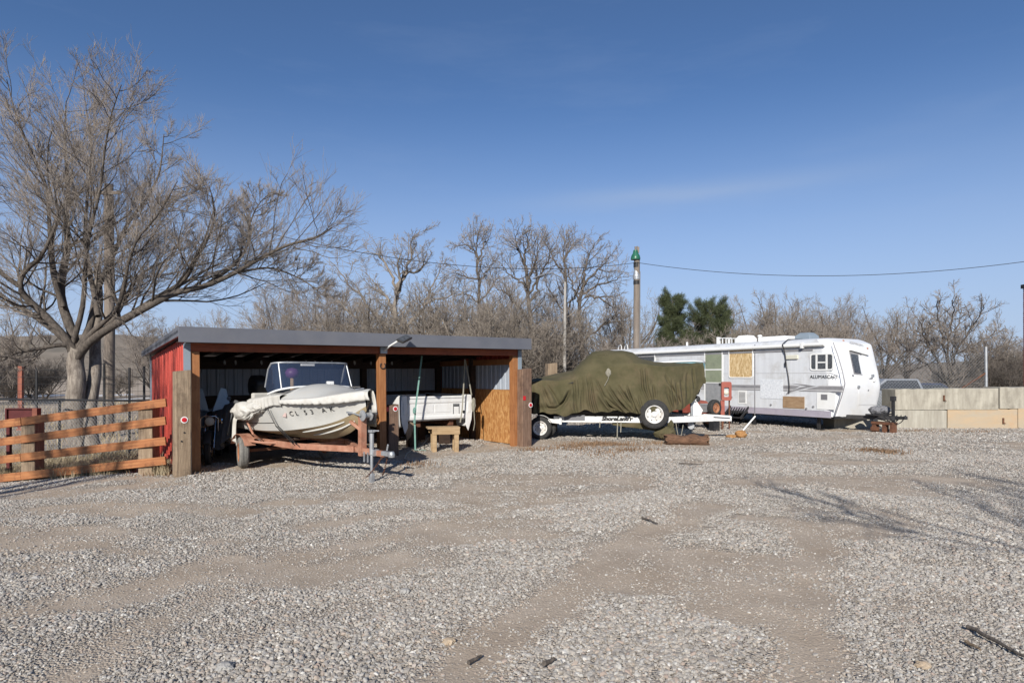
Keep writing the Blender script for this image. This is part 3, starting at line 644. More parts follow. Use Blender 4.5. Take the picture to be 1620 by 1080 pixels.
# ---------------------------------------------------------------- wheels
def axis_mat(c, ax):
    ax = Vector(ax).normalized(); return Matrix.Translation(c) @ ax.to_track_quat('Z', 'Y').to_matrix().to_4x4()
def wheel(parent, c, ax, r=.28, w=.17, tm='rubber', rm='rim', rr=.58, slots=8, name='wheel'):
    """ax points out of the visible face"""
    M = axis_mat(c, ax); e = bpy.data.objects.new(name, None); COL.objects.link(e); e.parent = parent; e.matrix_local = M; e.empty_display_size = .1
    h = w/2; ri = r*rr
    tr = [(r-.006,-h*.62)]
    for k in range(4):
        z = -h*.56+k*h*1.12/4; tr += [(r,z+.003),(r,z+h*.2),(r-.009,z+h*.215),(r-.009,z+h*.265)]
    prof = [(ri,-h*.8),(ri+.02,-h*.95),(r*.82,-h),(r*.93,-h*.9)]+tr+[(r-.006,h*.62),(r*.93,h*.9),(r*.82,h),(r*.72,h*.985),(r*.7,h*1.0),(ri+.02,h*.95),(ri,h*.8)]
    MB().lathe(prof, 40, closed=True).build('tyre', MT[tm], e, smooth=50)
    rp = [(ri+.002,-h*.75),(ri+.002,h*.78),(ri+.012,h*.9),(ri-.012,h*.86),(ri-.022,h*.55),(ri*.78,h*.32),(ri*.62,h*.5),(ri*.5,h*.52),(ri*.46,h*.42),(ri*.34,h*.42),(ri*.33,h*.78),(ri*.2,h*.86),(0,h*.86)]
    b = MB().lathe(rp, 32); b.build('rim', MT[rm], e, smooth=40)
    s = MB()
    for k in range(5):
        a = 2*math.pi*k/5; s.lathe([(0,h*.5),(.011,h*.5),(.011,h*.6),(0,h*.6)], 6, Matrix.Translation((ri*.41*math.cos(a), ri*.41*math.sin(a), 0)))
    s.build('lug_nut', MT['galv'], e)
    if slots:
        t = MB()
        for k in range(slots):
            a = 2*math.pi*(k+.5)/slots; t.lathe([(0,h*.335),(ri*.085,h*.335),(ri*.08,h*.40),(0,h*.40)], 8, Matrix.Translation((ri*.79*math.cos(a), ri*.79*math.sin(a), 0)))
        t.build('rim_slot', MT['black'], e)
    return e
def crumple(mb_rows, amp, sc, seed): pass
def catenary(a, b, sag, n=16):
    a = Vector(a); b = Vector(b); return [a.lerp(b, k/(n-1))-Vector((0,0,sag*4*(k/(n-1))*(1-k/(n-1)))) for k in range(n)]

# ---------------------------------------------------------------- white motorboat on its trailer
BA = Vector((.72,-.69,0)).normalized(); BRZ = math.atan2(BA.y, BA.x)
BO = Vector((-1.9,9.75,0))-BA*4.35
boat = thing('motorboat', 'white open motorboat with windshield and bow numbers in the open shed', 'boat', BO, rz=BRZ)
ST = [(0,.76,.66,.54,.68,1.05),(.5,.79,.68,.53,.68,1.06),(1.0,.81,.69,.53,.68,1.09),(1.6,.82,.69,.53,.69,1.14),(2.2,.80,.64,.54,.72,1.20),(2.7,.70,.50,.57,.78,1.23),(3.1,.54,.33,.65,.86,1.255),(3.4,.36,.18,.76,.97,1.275),(3.6,.2,.08,.9,1.08,1.285),(3.74,.03,.012,1.10,1.17,1.295)]
def stat(x):
    for a, b in zip(ST[:-1], ST[1:]):
        if x <= b[0]+1e-6:
            k = (x-a[0])/(b[0]-a[0]); return [a[i]+(b[i]-a[i])*k for i in range(6)]
    return list(ST[-1])
xs = list(np.linspace(0,3.74,40))
def smooth_stat(x):
    a = [stat(max(0,min(3.74,x+d))) for d in (-.16,-.08,0,.08,.16)] if x < 3.5 else [stat(x)]
    r = list(np.mean(np.array(a),0)); r[0] = x; return r
for nm, mm in (('hull','hull'),('hull_bottom','hullb')):
    mb = MB()
    for sg in (-1, 1):
        rows = []
        for x in xs:
            _, g_, c_, kz, cz, gz_ = smooth_stat(x)
            if nm == 'hull':
                r = [(x, sg*(c_+(g_-c_)*(t+.12*math.sin(math.pi*t)*(-1 if x > 2.4 else .6))), cz+(gz_-cz)*t) for t in np.linspace(0,1,9)]
                r.append((x, sg*(g_+.018), gz_+.004)); r.append((x, sg*(g_+.018), gz_+.03)); r.append((x, sg*max(0,g_-.09), gz_+.045))
            else:
                r = [(x, sg*(c_*t), kz+(cz-kz)*(t**1.15)) for t in np.linspace(0,1,7)]
            rows.append(r)
        mb.grid(rows)
    if nm == 'hull':
        r0 = [(0, sg_*y, z) for sg_, y, z in ((-1,.66,.68),(-1,.76,1.06),(1,.76,1.06),(1,.66,.68))]; mb.add(r0, [(0,1,2,3)]); mb.add([(0,-.66,.68),(0,.66,.68),(0,0,.54)], [(0,1,2)])
    mb.build(nm, MT[mm], boat, smooth=38)
# strakes on the bow and the dark side line
for t_, x0, x1 in ((.5,2.55,3.5),(.8,2.5,3.35)):
    mb = MB(); rows = []
    for x in np.linspace(x0,x1,12):
        _, g_, c_, kz, cz, gz_ = smooth_stat(x); y = -(c_*t_); z = kz+(cz-kz)*t_**1.15; w = .022*math.sin(math.pi*(x-x0)/(x1-x0))+.004
        rows.append([(x,y+.02,z),(x,y-w,z-.012),(x,y-w,z+.012),(x,y-.004,z+.03)])
    mb.grid(rows, close_v=True); mb.build('spray_strake', MT['hull'], boat)
mb = MB(); rows = []
for x in np.linspace(.05,2.0,20):
    _, g_, c_, kz, cz, gz_ = smooth_stat(x); t = .30; y = -(c_+(g_-c_)*(t+.12*math.sin(math.pi*t)*(-1 if x > 2.4 else .6)))-.003; z = cz+(gz_-cz)*t
    rows.append([(x,y,z-.006),(x,y-.003,z),(x,y,z+.006)])
mb.grid(rows); mb.build('side_stripe', MT['letter'], boat)
# deck, cockpit
mb = MB(); rows = []
for x in np.linspace(1.9,3.7,22):
    _, g_, c_, kz, cz, gz_ = smooth_stat(x); k = sstep(3.74,2.2,x); rows.append([(x, y*(g_-.02), gz_+.04+.24*float(k)*(1-abs(y)**2.2)) for y in np.linspace(-1,1,15)])
mb.grid(rows); mb.build('foredeck', MT['hull'], boat, smooth=60)
mb = MB(); rows = []
for x in np.linspace(.02,2.0,14):
    g_ = smooth_stat(x)[1]; rows.append([(x,-(g_-.12),1.09),(x,-(g_-.15),.72),(x,(g_-.15),.72),(x,(g_-.12),1.09)])
mb.grid(rows); mb.build('cockpit_liner', MT['hullb'], boat)
MB().box(.02,.42,-.66,.66,.72,1.07).build('stern_deck', MT['hull'], boat, bevel=.03)
for y in (-.38,.38): MB().box(.85,1.3,y-.22,y+.22,.72,.98).box(.82,.93,y-.22,y+.22,.95,1.34).build('seat', MT['cloth'], boat, bevel=.03)
MB().box(1.72,1.95,-.68,.68,.95,1.36).build('dashboard', MT['hull'], boat, bevel=.03)
M = Matrix.Translation((1.62,.33,1.36)) @ Euler((0,R(-60),0)).to_matrix().to_4x4()
mb = MB(); mb.lathe([(.17+.014*math.cos(a),.014*math.sin(a)) for a in np.linspace(0,2*math.pi,9)[:-1]], 28, M, closed=True)
for a in (0,2.1,4.2): mb.bar(M @ Vector((0,0,0)), M @ Vector((.17*math.cos(a),.17*math.sin(a),0)), .02,.012)
mb.build('steering_wheel', MT['blackiron'], boat, smooth=60)
# windshield: curved wrap, glass and tube frame
WB = [];  WT = []
for t in np.linspace(-1,1,25):
    e = abs(t); s = 1 if t > 0 else -1
    x = 2.32-.42*e**3.5; y = s*.77*math.sin(min(1,e*1.04)*math.pi/2)
    zb = 1.475-.13*e**2.6; top = 1.89-.03*e**4-.40*max(0,(e-.80)/.20)**2.6
    WB.append(Vector((x,y,zb))); WT.append(Vector((x-.15-.02*e, y*.965, float(top))))
mb = MB(); mb.grid([[WB[i].lerp(WT[i],k/4) for k in range(5)] for i in range(25)]); wg = mb.build('windshield', MT['blueglass'], boat, smooth=180)
MB().tube(WT, .016, 8).build('windshield_frame', MT['galv'], boat, smooth=60)
MB().tube(WB, .018, 8).build('windshield_base', MT['cleanwhite'], boat, smooth=60)
for i in (4,20): MB().tube([WB[i],WT[i]], .013, 6).build('windshield_strut', MT['galv'], boat)
MB().box(1.99,2.05,-.22,.02,1.835,1.87).build('top_clip', MT['cleanwhite'], boat)
MB().box(2.26,2.38,.12,.22,1.44,1.56).build('bow_lamp', MT['cleanwhite'], boat, bevel=.01)
mb = MB(); mb.tube([(2.72,.42,1.40),(2.72,.42,1.46)], .012, 6); mb.tube([(2.66,.36,1.46),(2.78,.5,1.46)], .014, 6); mb.build('cleat', MT['black'], boat)
mb = MB(); mb.box(2.32,2.42,.58,.76,1.33,1.40).tube([(2.37,.6,1.4),(2.37,.84,1.42)], .02, 8); mb.build('deck_fitting', MT['galv'], boat, bevel=.006)
# outboard motor
ob = MB(); M = Matrix.Translation((-.16,0,1.35)) @ Euler((0,R(22),0)).to_matrix().to_4x4()
rows = []
for z, sx, sy, ox in ((-.16,.13,.12,0),(-.08,.19,.15,-.02),(.05,.23,.165,-.03),(.18,.23,.165,-.03),(.26,.20,.15,-.02),(.30,.12,.09,0)):
    rows.append([M @ Vector((ox+p[0]*1.0, p[1], z)) for p in rrect(2*sx,2*sy,min(sx,sy)*.6,4)])
ob.grid(rows, close_v=True); k = len(rows[0]); ob.f.append(tuple(range(len(ob.v)-k,len(ob.v))))
ob.build('outboard_cowl', MT['black'], boat, smooth=60)
MB().bar(M @ Vector((0,0,-.1)), M @ Vector((-.02,0,-.85)), .1,.16).bar(M @ Vector((.05,0,-.82)), M @ Vector((-.2,0,-.84)), .09,.1).box(-.1,.03,-.14,.14,.92,1.16).build('outboard_leg', MT['black'], boat, bevel=.02)
# registration letters on the near bow: laid along the hull
pA = Vector((1.95,0,0)); 
def hull_pt(x, t):
    _, g_, c_, kz, cz, gz_ = smooth_stat(x); return Vector((x, -(c_+(g_-c_)*(t+.12*math.sin(math.pi*t)*(-1 if x > 2.4 else .6))), cz+(gz_-cz)*t))
def hull_text(body, x, t, h, m, name):
    p = hull_pt(x,t); ex = (hull_pt(x+.12,t)-hull_pt(x-.12,t)).normalized(); ez = (hull_pt(x,t+.1)-hull_pt(x,t-.1)); ez = (ez-ex*ez.dot(ex)).normalized(); en = ex.cross(ez)
    M = Matrix((ex,ez,en)).transposed().to_4x4(); M.translation = p+en*.013-ez*h/2
    return text_part(name, body, h, MT[m], boat, M, ext=.001, off=0)
for ch, x in (('C',2.50),('L',2.62),('5',2.80),('3',2.92),('A',3.13),('K',3.26)): hull_text(ch, x, .60, .085, 'letter', 'registration_letter')
p = hull_pt(2.36,.56); MB().box(2.31,2.42,p.y-.006,p.y+.004,p.z-.035,p.z+.035).build('registration_sticker', mat('pink_sticker',(.55,.33,.30),(.62,.5,.45),30,.6), boat)
p = hull_pt(2.75,.80); MB().lathe([(0,0),(.026,0),(.022,.006),(0,.006)], 12, axis_mat(p+Vector((0,-.004,0)), (0,-1,0))).build('hull_badge', MT['galv'], boat)
# canvas bow cover hanging over both gunwales
mb = MB(); rows = []
for i, x in enumerate(np.linspace(1.42,3.86,90)):
    xx = min(x,3.74); _, g_, c_, kz, cz, gz_ = smooth_stat(xx); k = float(sstep(3.74,2.3,x)); r = []
    tipz = .10*float(sstep(3.0,3.8,x))
    for j, t in enumerate(np.linspace(-1,1,45)):
        s = -1 if t < 0 else 1; e = abs(t)
        if e < .78:
            q = e/.78; y = s*q*(g_+.02); z = gz_+.05+(.26*k)*(1-q**2.2)+tipz*(1-q*.3)
            if x < 1.95: z = gz_+.05+.03*(1-q); 
        else:
            q = (e-.78)/.22; drop = (.085+.025*math.sin(x*2.1+1)+.05*float(sstep(3.0,3.6,x)))*(1 if s < 0 else 1.6*float(sstep(2.6,3.3,x))+.8)
            fold = (.014*math.sin(x*70+math.sin(x*9)*2+q*2.0*s)+.008*math.sin(x*33+1))*q*(.35+.65*float(sstep(2.6,3.2,x)))
            y = s*(g_+.028+.02*math.sin(q*3)+fold); z = gz_+.05+tipz*.7-drop*q+.004*math.sin(x*40)*q
            x_ = x+.03*q
        xo = x+(.05*(e-.78)/.22 if e > .78 else 0)
        r.append((xo, y, z))
    rows.append(r)
# leave the cockpit clear: the cover begins at the windshield
rows = [r for r in rows if r[22][0] > 2.34]
MB().grid([r[5:40] for r in rows]).build('bow_deck', MT['hull'], boat, smooth=180)
mb.grid([r[:6] for r in rows]).grid([r[39:] for r in rows]); o = mb.build('cover_skirt', MT['cloth'], boat, smooth=180); sd = o.modifiers.new('thickness','SOLIDIFY'); sd.thickness = .006
# side flap and gathered bundle of the cover beside the near windshield corner
mb = MB(); rows = []
for x in np.linspace(1.25,2.40,50):
    _, g_, c_, kz, cz, gz_ = smooth_stat(x); r = []
    for q in np.linspace(0,1,16):
        fold = .010*math.sin(x*48+2*math.sin(x*7))*q; bul = .05*math.sin(q*math.pi)
        r.append((x, -(g_-.13+.16*min(1,q*2.2)+fold+bul*.4), gz_+.11-.26*max(0,q-.25)*(1+.2*math.sin(x*5))+.05*math.sin(q*3.1)))
    rows.append(r)
mb.grid(rows); o = mb.build('side_cover', MT['cloth'], boat, smooth=180); sd = o.modifiers.new('thickness','SOLIDIFY'); sd.thickness = .008
def bundle(name, parent, c, sx, sy, sz, m, seed, amp=.22, freq=3.0, fold=(0,0,1)):
    bm = bmesh.new(); bmesh.ops.create_icosphere(bm, subdivisions=5, radius=1)
    fv = np.array(Vector(fold).normalized()); co = np.array([v.co for v in bm.verts]); al = co @ fv; q = co-al[:,None]*fv; an = np.arctan2(q[:,0]+.7*q[:,2], q[:,1]-.4*q[:,2])
    n = fbm(an*freq+al*1.2+seed, al*1.3+seed*2, seed)-.5+fbm(co[:,0]*2.3+seed*5, co[:,1]*2.3+co[:,2]*1.7, seed+2)*.8-.4; k = 1+amp*(2*n+.15*np.sin(an*9+3*n*4+al*3))
    for v, kk, nn in zip(bm.verts, k, n): p = v.co; v.co = (c[0]+p.x*sx*kk, c[1]+p.y*sy*kk, c[2]+p.z*sz*(1+.3*amp*nn))
    me = bpy.data.meshes.new(name); bm.to_mesh(me); bm.free(); return link(name, me, MT[m], parent, smooth=180)
bundle('cover_bundle', boat, (1.18,-.88,1.03), .42,.16,.17, 'cloth', 5, .25, 3, (.9,0,.43))
bundle('cover_bundle', boat, (1.5,-.84,1.09), .32,.12,.11, 'cloth', 8, .25, 3, (.95,0,.2))
mb = MB()
for x, dx in ((1.98,.42),(2.06,.46)): mb.bar((x,-.86,1.12),(x+.06,-.70,.80),.03,.004); mb.bar((x+.06,-.70,.80),(x+dx,-.56,.50),.028,.004)
mb.build('tie_strap', MT['black'], boat)
MB().tube([(1.15,-.9,.95),(1.2,-.8,.7),(1.35,-.66,.5)], .008, 5).build('bungee_cord', MT['black'], boat)
# paddle in the cockpit
pd = thing('paddle', 'purple bladed paddle leaning inside the white boat behind the windshield', 'paddle', BO, rz=BRZ)
MB().tube([(1.5,-.12,1.0),(1.35,-.05,1.62)], .035, 8).build('shaft', MT['oldwood'], pd); MB().lathe([(0,-.11),(.11,-.06),(.13,.02),(.09,.09),(0,.11)], 16, Matrix.Translation((1.33,-.04,1.70))).build('blade', MT['purple'], pd, smooth=60)

bt = thing('boat_trailer', 'rusty orange boat trailer with grey tyres under the white motorboat', 'trailer', BO, rz=BRZ)
for s in (-1,1):
    MB().bar((-.1,s*.52,.46),(2.35,s*.50,.46),.06,.1).bar((2.33,s*.50,.46),(3.45,s*.04,.46),.06,.1).build('frame_rail', MT['rust'], bt, bevel=.005)
    MB().bar((.1,s*.36,.56),(2.1,s*.33,.56),.09,.04).build('bunk', MT['darkwood'], bt)
    wheel(bt, (1.05,s*.84,.28), (-.30 if s < 0 else 0,s,0), .28,.165,'rubber_grey','rustrim')
    mb = MB(); rows = []
    for a in np.linspace(R(25),R(155),12): rows.append([(1.05-.335*math.cos(a), s*(.84+dy), .28+.335*math.sin(a)) for dy in (-.1,.1)])
    mb.grid(rows); o = mb.build('fender', MT['rust'], bt); sd = o.modifiers.new('thickness','SOLIDIFY'); sd.thickness = .006
    MB().tube([(1.35,s*.84,.5),(1.55,s*.72,.48),(1.7,s*.52,.47)], .022, 8).build('fender_brace', MT['rust'], bt)
    MB().tube([(1.3,s*.60,.48),(1.33,s*.78,.62),(1.15,s*.86,.95),(1.12,s*.86,1.0)], .02, 8).build('guide_post', MT['rust'], bt)
for x in (.1,1.05,2.3): MB().bar((x,-.52,.45),(x,.52,.45),.06,.06).build('cross_member', MT['rust'], bt)
MB().bar((1.05,-.84,.30),(1.05,.84,.30),.05,.05).build('axle', MT['darkrust'], bt)
MB().bar((3.2,0,.46),(4.25,0,.44),.075,.09).build('tongue', MT['rust'], bt, bevel=.006)
mb = MB(); mb.bar((4.2,0,.455),(4.42,0,.45),.09,.07); mb.lathe([(0,-.045),(.05,-.045),(.055,0),(.04,.045),(0,.05)], 14, Matrix.Translation((4.42,0,.45))); mb.bar((4.3,0,.5),(4.33,0,.6),.02,.03); mb.build('coupler', MT['galv'], bt, bevel=.008)
mb = MB(); mb.bar((3.62,0,.36),(3.62,0,1.0),.09,.11); mb.bar((3.62,-.02,.78),(3.45,-.12,.92),.06,.05); mb.build('winch_post', MT['rust'], bt, bevel=.006)
mb = MB(); mb.lathe([(.03,-.08),(.09,-.075),(.09,-.065),(.045,-.06),(.045,.06),(.09,.065),(.09,.075),(.03,.08)], 20, axis_mat((3.7,.02,1.02),(0,1,0))); mb.bar((3.7,-.09,1.02),(3.52,-.12,1.06),.02,.02); mb.bar((3.52,-.12,1.06),(3.50,-.22,1.07),.03,.03); mb.build('winch', MT['galv'], bt)
bundle('bow_roller', bt, (3.5,0,1.0), .09,.08,.06, 'black', 3, .1)
mb = MB(); M = Matrix.Translation((4.02,-.09,0)); mb.lathe([(0,.10),(.024,.10),(.024,.42),(.034,.42),(.034,.76),(0,.76)], 12, M); mb.box(3.985,4.055,-.125,-.055,-.03,.13); mb.bar((4.02,-.09,.77),(4.02,-.09,.81),.09,.08); mb.bar((4.02,-.09,.80),(4.16,-.05,.80),.02,.02); mb.box(3.97,4.07,-.1,.02,.40,.5); mb.build('jack', MT['galv'], bt, bevel=.006, smooth=40)
for s in (-1,1):
    pts = catenary((4.25,s*.05,.41),(3.95,s*.16,.06),.03,14); mb = MB()
    for i in range(13): 
        c = (pts[i]+pts[i+1])/2; t = (pts[i+1]-pts[i]); M = Matrix.Translation(c) @ t.to_track_quat('X','Z' if i%2 else 'Y').to_matrix().to_4x4(); mb.tube([M @ Vector((.022*math.cos(a),.012*math.sin(a),0)) for a in np.linspace(0,2*math.pi,9)], .004, 5, cap=False)
    mb.build('safety_chain', MT['darkrust'], bt)
for x in (3.75,3.85): MB().bar((x,-.05,.44),(x,-.05,.28),.02,.02).build('u_bolt', MT['galv'], bt)

# dark canvas draped from the stern
dc = thing('draped_canvas', 'dark grey canvas draped off the stern of the white boat', 'canvas', BO, rz=BRZ)
mb = MB(); rows = []
for u in np.linspace(0,1,36):
    r = []
    for q in np.linspace(0,1,26):
        x = .85-1.0*u; fold = .05*math.sin(u*19+q*2)*q+.025*math.sin(u*41)*q
        r.append((x+.12*q*(u-.6), -.80-.10*min(1,q*4)-fold-.06*q, 1.16+.05*math.sin(u*7)-.86*q*(.55+.45*math.sin(u*2.6+.2))))
    rows.append(r)
mb.grid(rows); o = mb.build('canvas', MT['greycloth'], dc, smooth=180); sd = o.modifiers.new('thickness','SOLIDIFY'); sd.thickness = .006
mb = MB(); rows = []
for u in np.linspace(0,1,22):
    r = []
    for q in np.linspace(0,1,20):
        fold = .035*math.sin(u*15+q*3)*q; r.append((.92-.20*u-.25*q*u, -.80-.10*min(1,q*4)-fold, 1.0-.62*q*(1-.55*u)))
    rows.append(r)
mb.grid(rows); o = mb.build('cream_lining', MT['cloth'], dc, smooth=180); sd = o.modifiers.new('thickness','SOLIDIFY'); sd.thickness = .006

# ---------------------------------------------------------------- motorcycle at the left inside the shed
mp_ = Vector((-5.62,11.72,0)); mc = thing('motorcycle', 'dark motorcycle with chrome crash bar parked just inside the left shed corner', 'motorcycle', (mp_.x,mp_.y,gh(mp_.x,mp_.y)), rz=R(108))
# local x runs back from the front axle
wheel(mc, (0,0,.31),(0,-1,0), .31,.11,'rubber','chrome', .66, 0); wheel(mc, (1.45,0,.31),(0,-1,0), .31,.14,'rubber','chrome', .66, 0)
for s in (-1,1):
    MB().tube([(0,s*.085,.31),(.30,s*.085,.92)], [.024,.02], 8).build('fork_leg', MT['chrome'], mc, smooth=60)
    MB().tube([(.32,s*.06,.98),(.34,s*.25,1.06),(.42,s*.37,1.02),(.50,s*.40,.99)], .013, 8).tube([(.42,s*.37,1.02),(.54,s*.41,.97)], .019, 8).build('handlebar', MT['black'], mc, smooth=60)
    mb = MB(); mb.tube([(.36,s*.26,1.06),(.34,s*.30,1.2)], .007, 6); mb.lathe([(0,-.01),(.045,-.01),(.042,.012),(0,.014)], 14, axis_mat((.33,s*.31,1.22),(-1,s*.3,-.25))); mb.build('mirror', MT['chrome'], mc)
    mb = MB(); mb.lathe([(0,0),(.04,.01),(.045,.06),(0,.075)], 12, axis_mat((.2,s*.2,.8),(-1,0,0))); mb.build('turn_signal', MT['chrome'], mc)
    MB().tube([(.62,s*.16,.34),(.9,s*.2,.26),(1.6,s*.2,.36)], [.022,.03,.042], 10).build('exhaust', MT['chrome'], mc, smooth=60)
mb = MB(); mb.tube([(.5,-.10,.30),(.40,-.30,.34),(.36,-.34,.5),(.40,-.28,.66),(.46,0,.70),(.40,.28,.66),(.36,.34,.5),(.40,.30,.34),(.5,.10,.30)], .016, 8); mb.build('crash_bar', MT['chrome'], mc, smooth=60)
mb = MB(); mb.tube([(.08,-.15,.62),(.06,-.15,.86),(.06,-.1,.9),(.06,.1,.9),(.06,.15,.86),(.08,.15,.62)], .013, 8); mb.build('front_rack', MT['chrome'], mc, smooth=60)
mb = MB(); mb.lathe([(0,0),(.085,.0),(.095,.03),(.08,.14),(0,.17)], 20, axis_mat((.1,0,.80),(1,0,.05))); mb.build('headlight', MT['chrome'], mc, smooth=40)
MB().lathe([(0,0),(.08,0),(.06,.02),(0,.025)], 20, axis_mat((.1,0,.80),(-1,0,-.05))).build('headlight_lens', MT['lens'], mc, smooth=60)
mb = MB(); rows = []
for a in np.linspace(R(20),R(150),14): rows.append([(-.34*math.cos(a), y, .31+.34*math.sin(a)-abs(y)*.3) for y in (-.075,-.05,0,.05,.075)])
mb.grid(rows); o = mb.build('front_fender', MT['black'], mc, smooth=60); o.modifiers.new('thickness','SOLIDIFY').thickness = .005
bundle('fuel_tank', mc, (.68,0,.84), .28,.17,.13, 'black', 1, .02)
mb = MB(); rows = []
for x, z, w in ((.9,.80,.12),(1.1,.74,.16),(1.3,.76,.17),(1.5,.84,.15),(1.68,.86,.1)): rows.append([(x,y*w,z+.05*(1-abs(y)**3)) for y in (-1,-.7,0,.7,1)]+[(x,w*.8,z-.1),(x,-w*.8,z-.1)])
mb.grid(rows, close_v=True); mb.build('seat', MT['black'], mc, smooth=60)
MB().box(.55,1.0,-.15,.15,.28,.62).lathe([(.09,-.26),(.09,.26)], 14, axis_mat((.72,0,.44),(0,1,0))).build('engine', MT['galv'], mc, bevel=.02)
for s in (-1,1): MB().tube([(.32,s*.02,.92),(.7,s*.1,.72),(1.2,s*.12,.66),(1.45,s*.08,.31)], .018, 8).build('frame_tube', MT['black'], mc)
mb = MB()
for sg in (-1,1):
    mb.ngon([(.24,sg*.03,.98),(.30,sg*.34,1.06),(.38,sg*.25,1.40),(.36,sg*.16,1.42)], .006, (-1,0,.2))
mb.build('windscreen', glass('clear_screen',(.55,.68,.75),.55,.1), mc)

# ---------------------------------------------------------------- white pickup bed
bc = shw(5.42,.95); pb = thing('pickup_bed', 'white detached pickup truck bed with closed tailgate lying in the right shed bay', 'truck bed', (bc.x,bc.y,gh(bc.x,bc.y)+.05), rz=SRZ)
# local x across the bed, -y the tailgate, z up; it stands on blocks
mb = MB(); rows = []
TP = [(-.02,1.13),(-.035,1.11),(-.035,.98),(-.02,.965),(-.02,.68),(-.035,.665),(-.035,.60),(0,.57)]
for x in np.linspace(-.78,.80,3): rows.append([(x,y,z) for y,z in TP]+[(x,.05,.57),(x,.05,1.13)])
mb.grid(rows, close_v=True); n = 10; mb.f += [tuple(range(n)), tuple(range(2*n+n-1,2*n-1,-1))]
mb.build('tailgate', MT['white'], pb, bevel=.01)
for x0, x1 in ((-.55,-.12),(-.08,.36)): MB().box(x0,x1,-.027,-.018,.75,.93).build('tailgate_panel', MT['white'], pb, bevel=.004)
mb = MB(); mb.box(.43,.60,-.03,-.018,.93,.94).box(.43,.438,-.03,-.018,.7,.93).box(.592,.60,-.03,-.018,.7,.93); mb.build('handle_recess', MT['black'], pb)
MB().box(.44,.59,-.034,-.02,.88,.915).build('tailgate_handle', MT['black'], pb, bevel=.004)
MB().box(-.76,.78,-.04,-.034,1.075,1.085).build('tailgate_edge', MT['letter_grey'], pb)
MB().lathe([(0,0),(.035,0),(.035,.008),(.02,.012),(0,.012)], 18, axis_mat((.72,-.036,.74),(0,-1,0))).build('badge', MT['letter'], pb)
text_part('tailgate_lettering', 'FORD', .03, MT['rvlight'], pb, Matrix.Translation((-.34,-.029,.84)) @ Euler((R(90),0,0)).to_matrix().to_4x4()) if False else None
for s in (-1,1):
    x0 = s*.80; mb = MB(); rows = []
    side = [(0,1.15),(s*.13,1.15),(s*.155,1.12),(s*.155,.80),(s*.135,.62),(s*.10,.48)]
    for y in np.linspace(-.03,1.95,24):
        arch = max(0, 1-((y-.95)/.46)**2); low = .36+.5*math.sqrt(arch) if arch > 0 else .36+(.10*float(sstep(.4,0,y)) if s < 0 else .02)
        r = []
        for k, z in ((0,1.15),(.13,1.15),(.155,1.12),(.158,.9),(.15,.75),(.135,.6),(.10,.45),(.07,.3)):
            r.append((x0+s*k, y, max(z, low)))
        rows.append(r)
    mb.grid(rows); o = mb.build('bedside', MT['white'], pb, smooth=45); o.modifiers.new('thickness','SOLIDIFY').thickness = .02
    MB().ngon([(x0+s*.0,-.036,1.145),(x0+s*.14,-.036,1.145),(x0+s*.165,-.036,1.0),(x0+s*.17,-.036,.75),(x0+s*.15,-.036,.55),(x0+s*.06,-.036,.28),(x0-s*.015,-.036,.42),(x0-s*.01,-.036,.8)], .03, (0,-1,0)).build('corner_panel', MT['white'], pb, bevel=.008)
    MB().box(min(x0+s*.03,x0+s*.11),max(x0+s*.03,x0+s*.11),-.046,-.03,.72,.98).build('tail_light', MT['white'], pb, bevel=.01)
MB().box(-.8,.8,.03,1.9,.56,.6).build('bed_floor', MT['white'], pb); MB().box(-.8,.8,1.9,1.94,.56,1.12).build('bulkhead', MT['white'], pb)
for x in (-.45,.45):
    MB().box(x-.06,x+.06,.1,1.9,.42,.56).build('frame_channel', MT['darkrust'], pb)
    for y in (.4,1.6): 
        k = thing('timber_block', 'dark timber block under the %s %s of the white truck bed' % ('left' if x < 0 else 'right', 'front' if y < 1 else 'back'), 'block', pb.matrix_basis @ Vector((x,y,0)), rz=SRZ, group='blocks under the truck bed')
        k.location = Vector((bc.x,bc.y,gh(bc.x,bc.y)-.02))+SA*x+Vector((-SA.y,SA.x,0))*y; MB().box(-.1,.1,-.1,.1,0,.485).build('block', MT['darkwood'], k)
# wheel-well piece under the left and right
MB().ngon([(-.74,-.02,.56),(-.60,-.02,.52),(-.70,-.02,.22),(-.80,-.02,.14),(-.84,-.02,.40)], .05, (0,-1,0)).build('bumper_bracket', MT['tie'], pb)

def strap(name, label, pts, m, w=.028):
    t = thing('strap', label, 'strap', pts[0]); o = Vector(pts[0]); mb = MB()
    q = [Vector(p)-o for p in pts]
    for a, b_ in zip(q[:-1], q[1:]): mb.bar(a, b_, w, .006, up=(0,1,.1))
    mb.build('webbing', MT[m], t); return t, q
def ps(px, py, off):
    """point on the plane 'off' behind the shed front"""
    n = Vector((-SA.y,SA.x,0)); p0 = SL+n*off; d = Vector(((px-CX)/F,1,0)); Y = (p0.dot(n))/(d.dot(n)); return P(px,py,Y)
t, q = strap('strap','green webbing strap hanging from the beam to the ground left of the bench', [ps(667.5,563,.55),ps(663,600,.55),ps(658,640,.6),ps(656,665,.55),ps(657,712,.5)], 'strap', .035)
for dz, s in ((0,1),(-.12,.8)):
    bundle('ratchet_buckle', t, tuple(q[3]+Vector((0,-.02,.22+dz*2))), .035*s,.03*s,.075*s, 'strap', 4, .3)
MB().bar(q[4]+Vector((-.02,0,.01)), q[4]+Vector((.25,-.05,.01)), .03,.008).build('strap_tail', MT['strap'], t)
strap('strap','tan webbing strap hanging from the beam over the tailgate handle', [ps(735.5,568,.75),ps(733,620,.76),ps(731,650,.76),ps(728,668,.75)], 'straptan', .03)
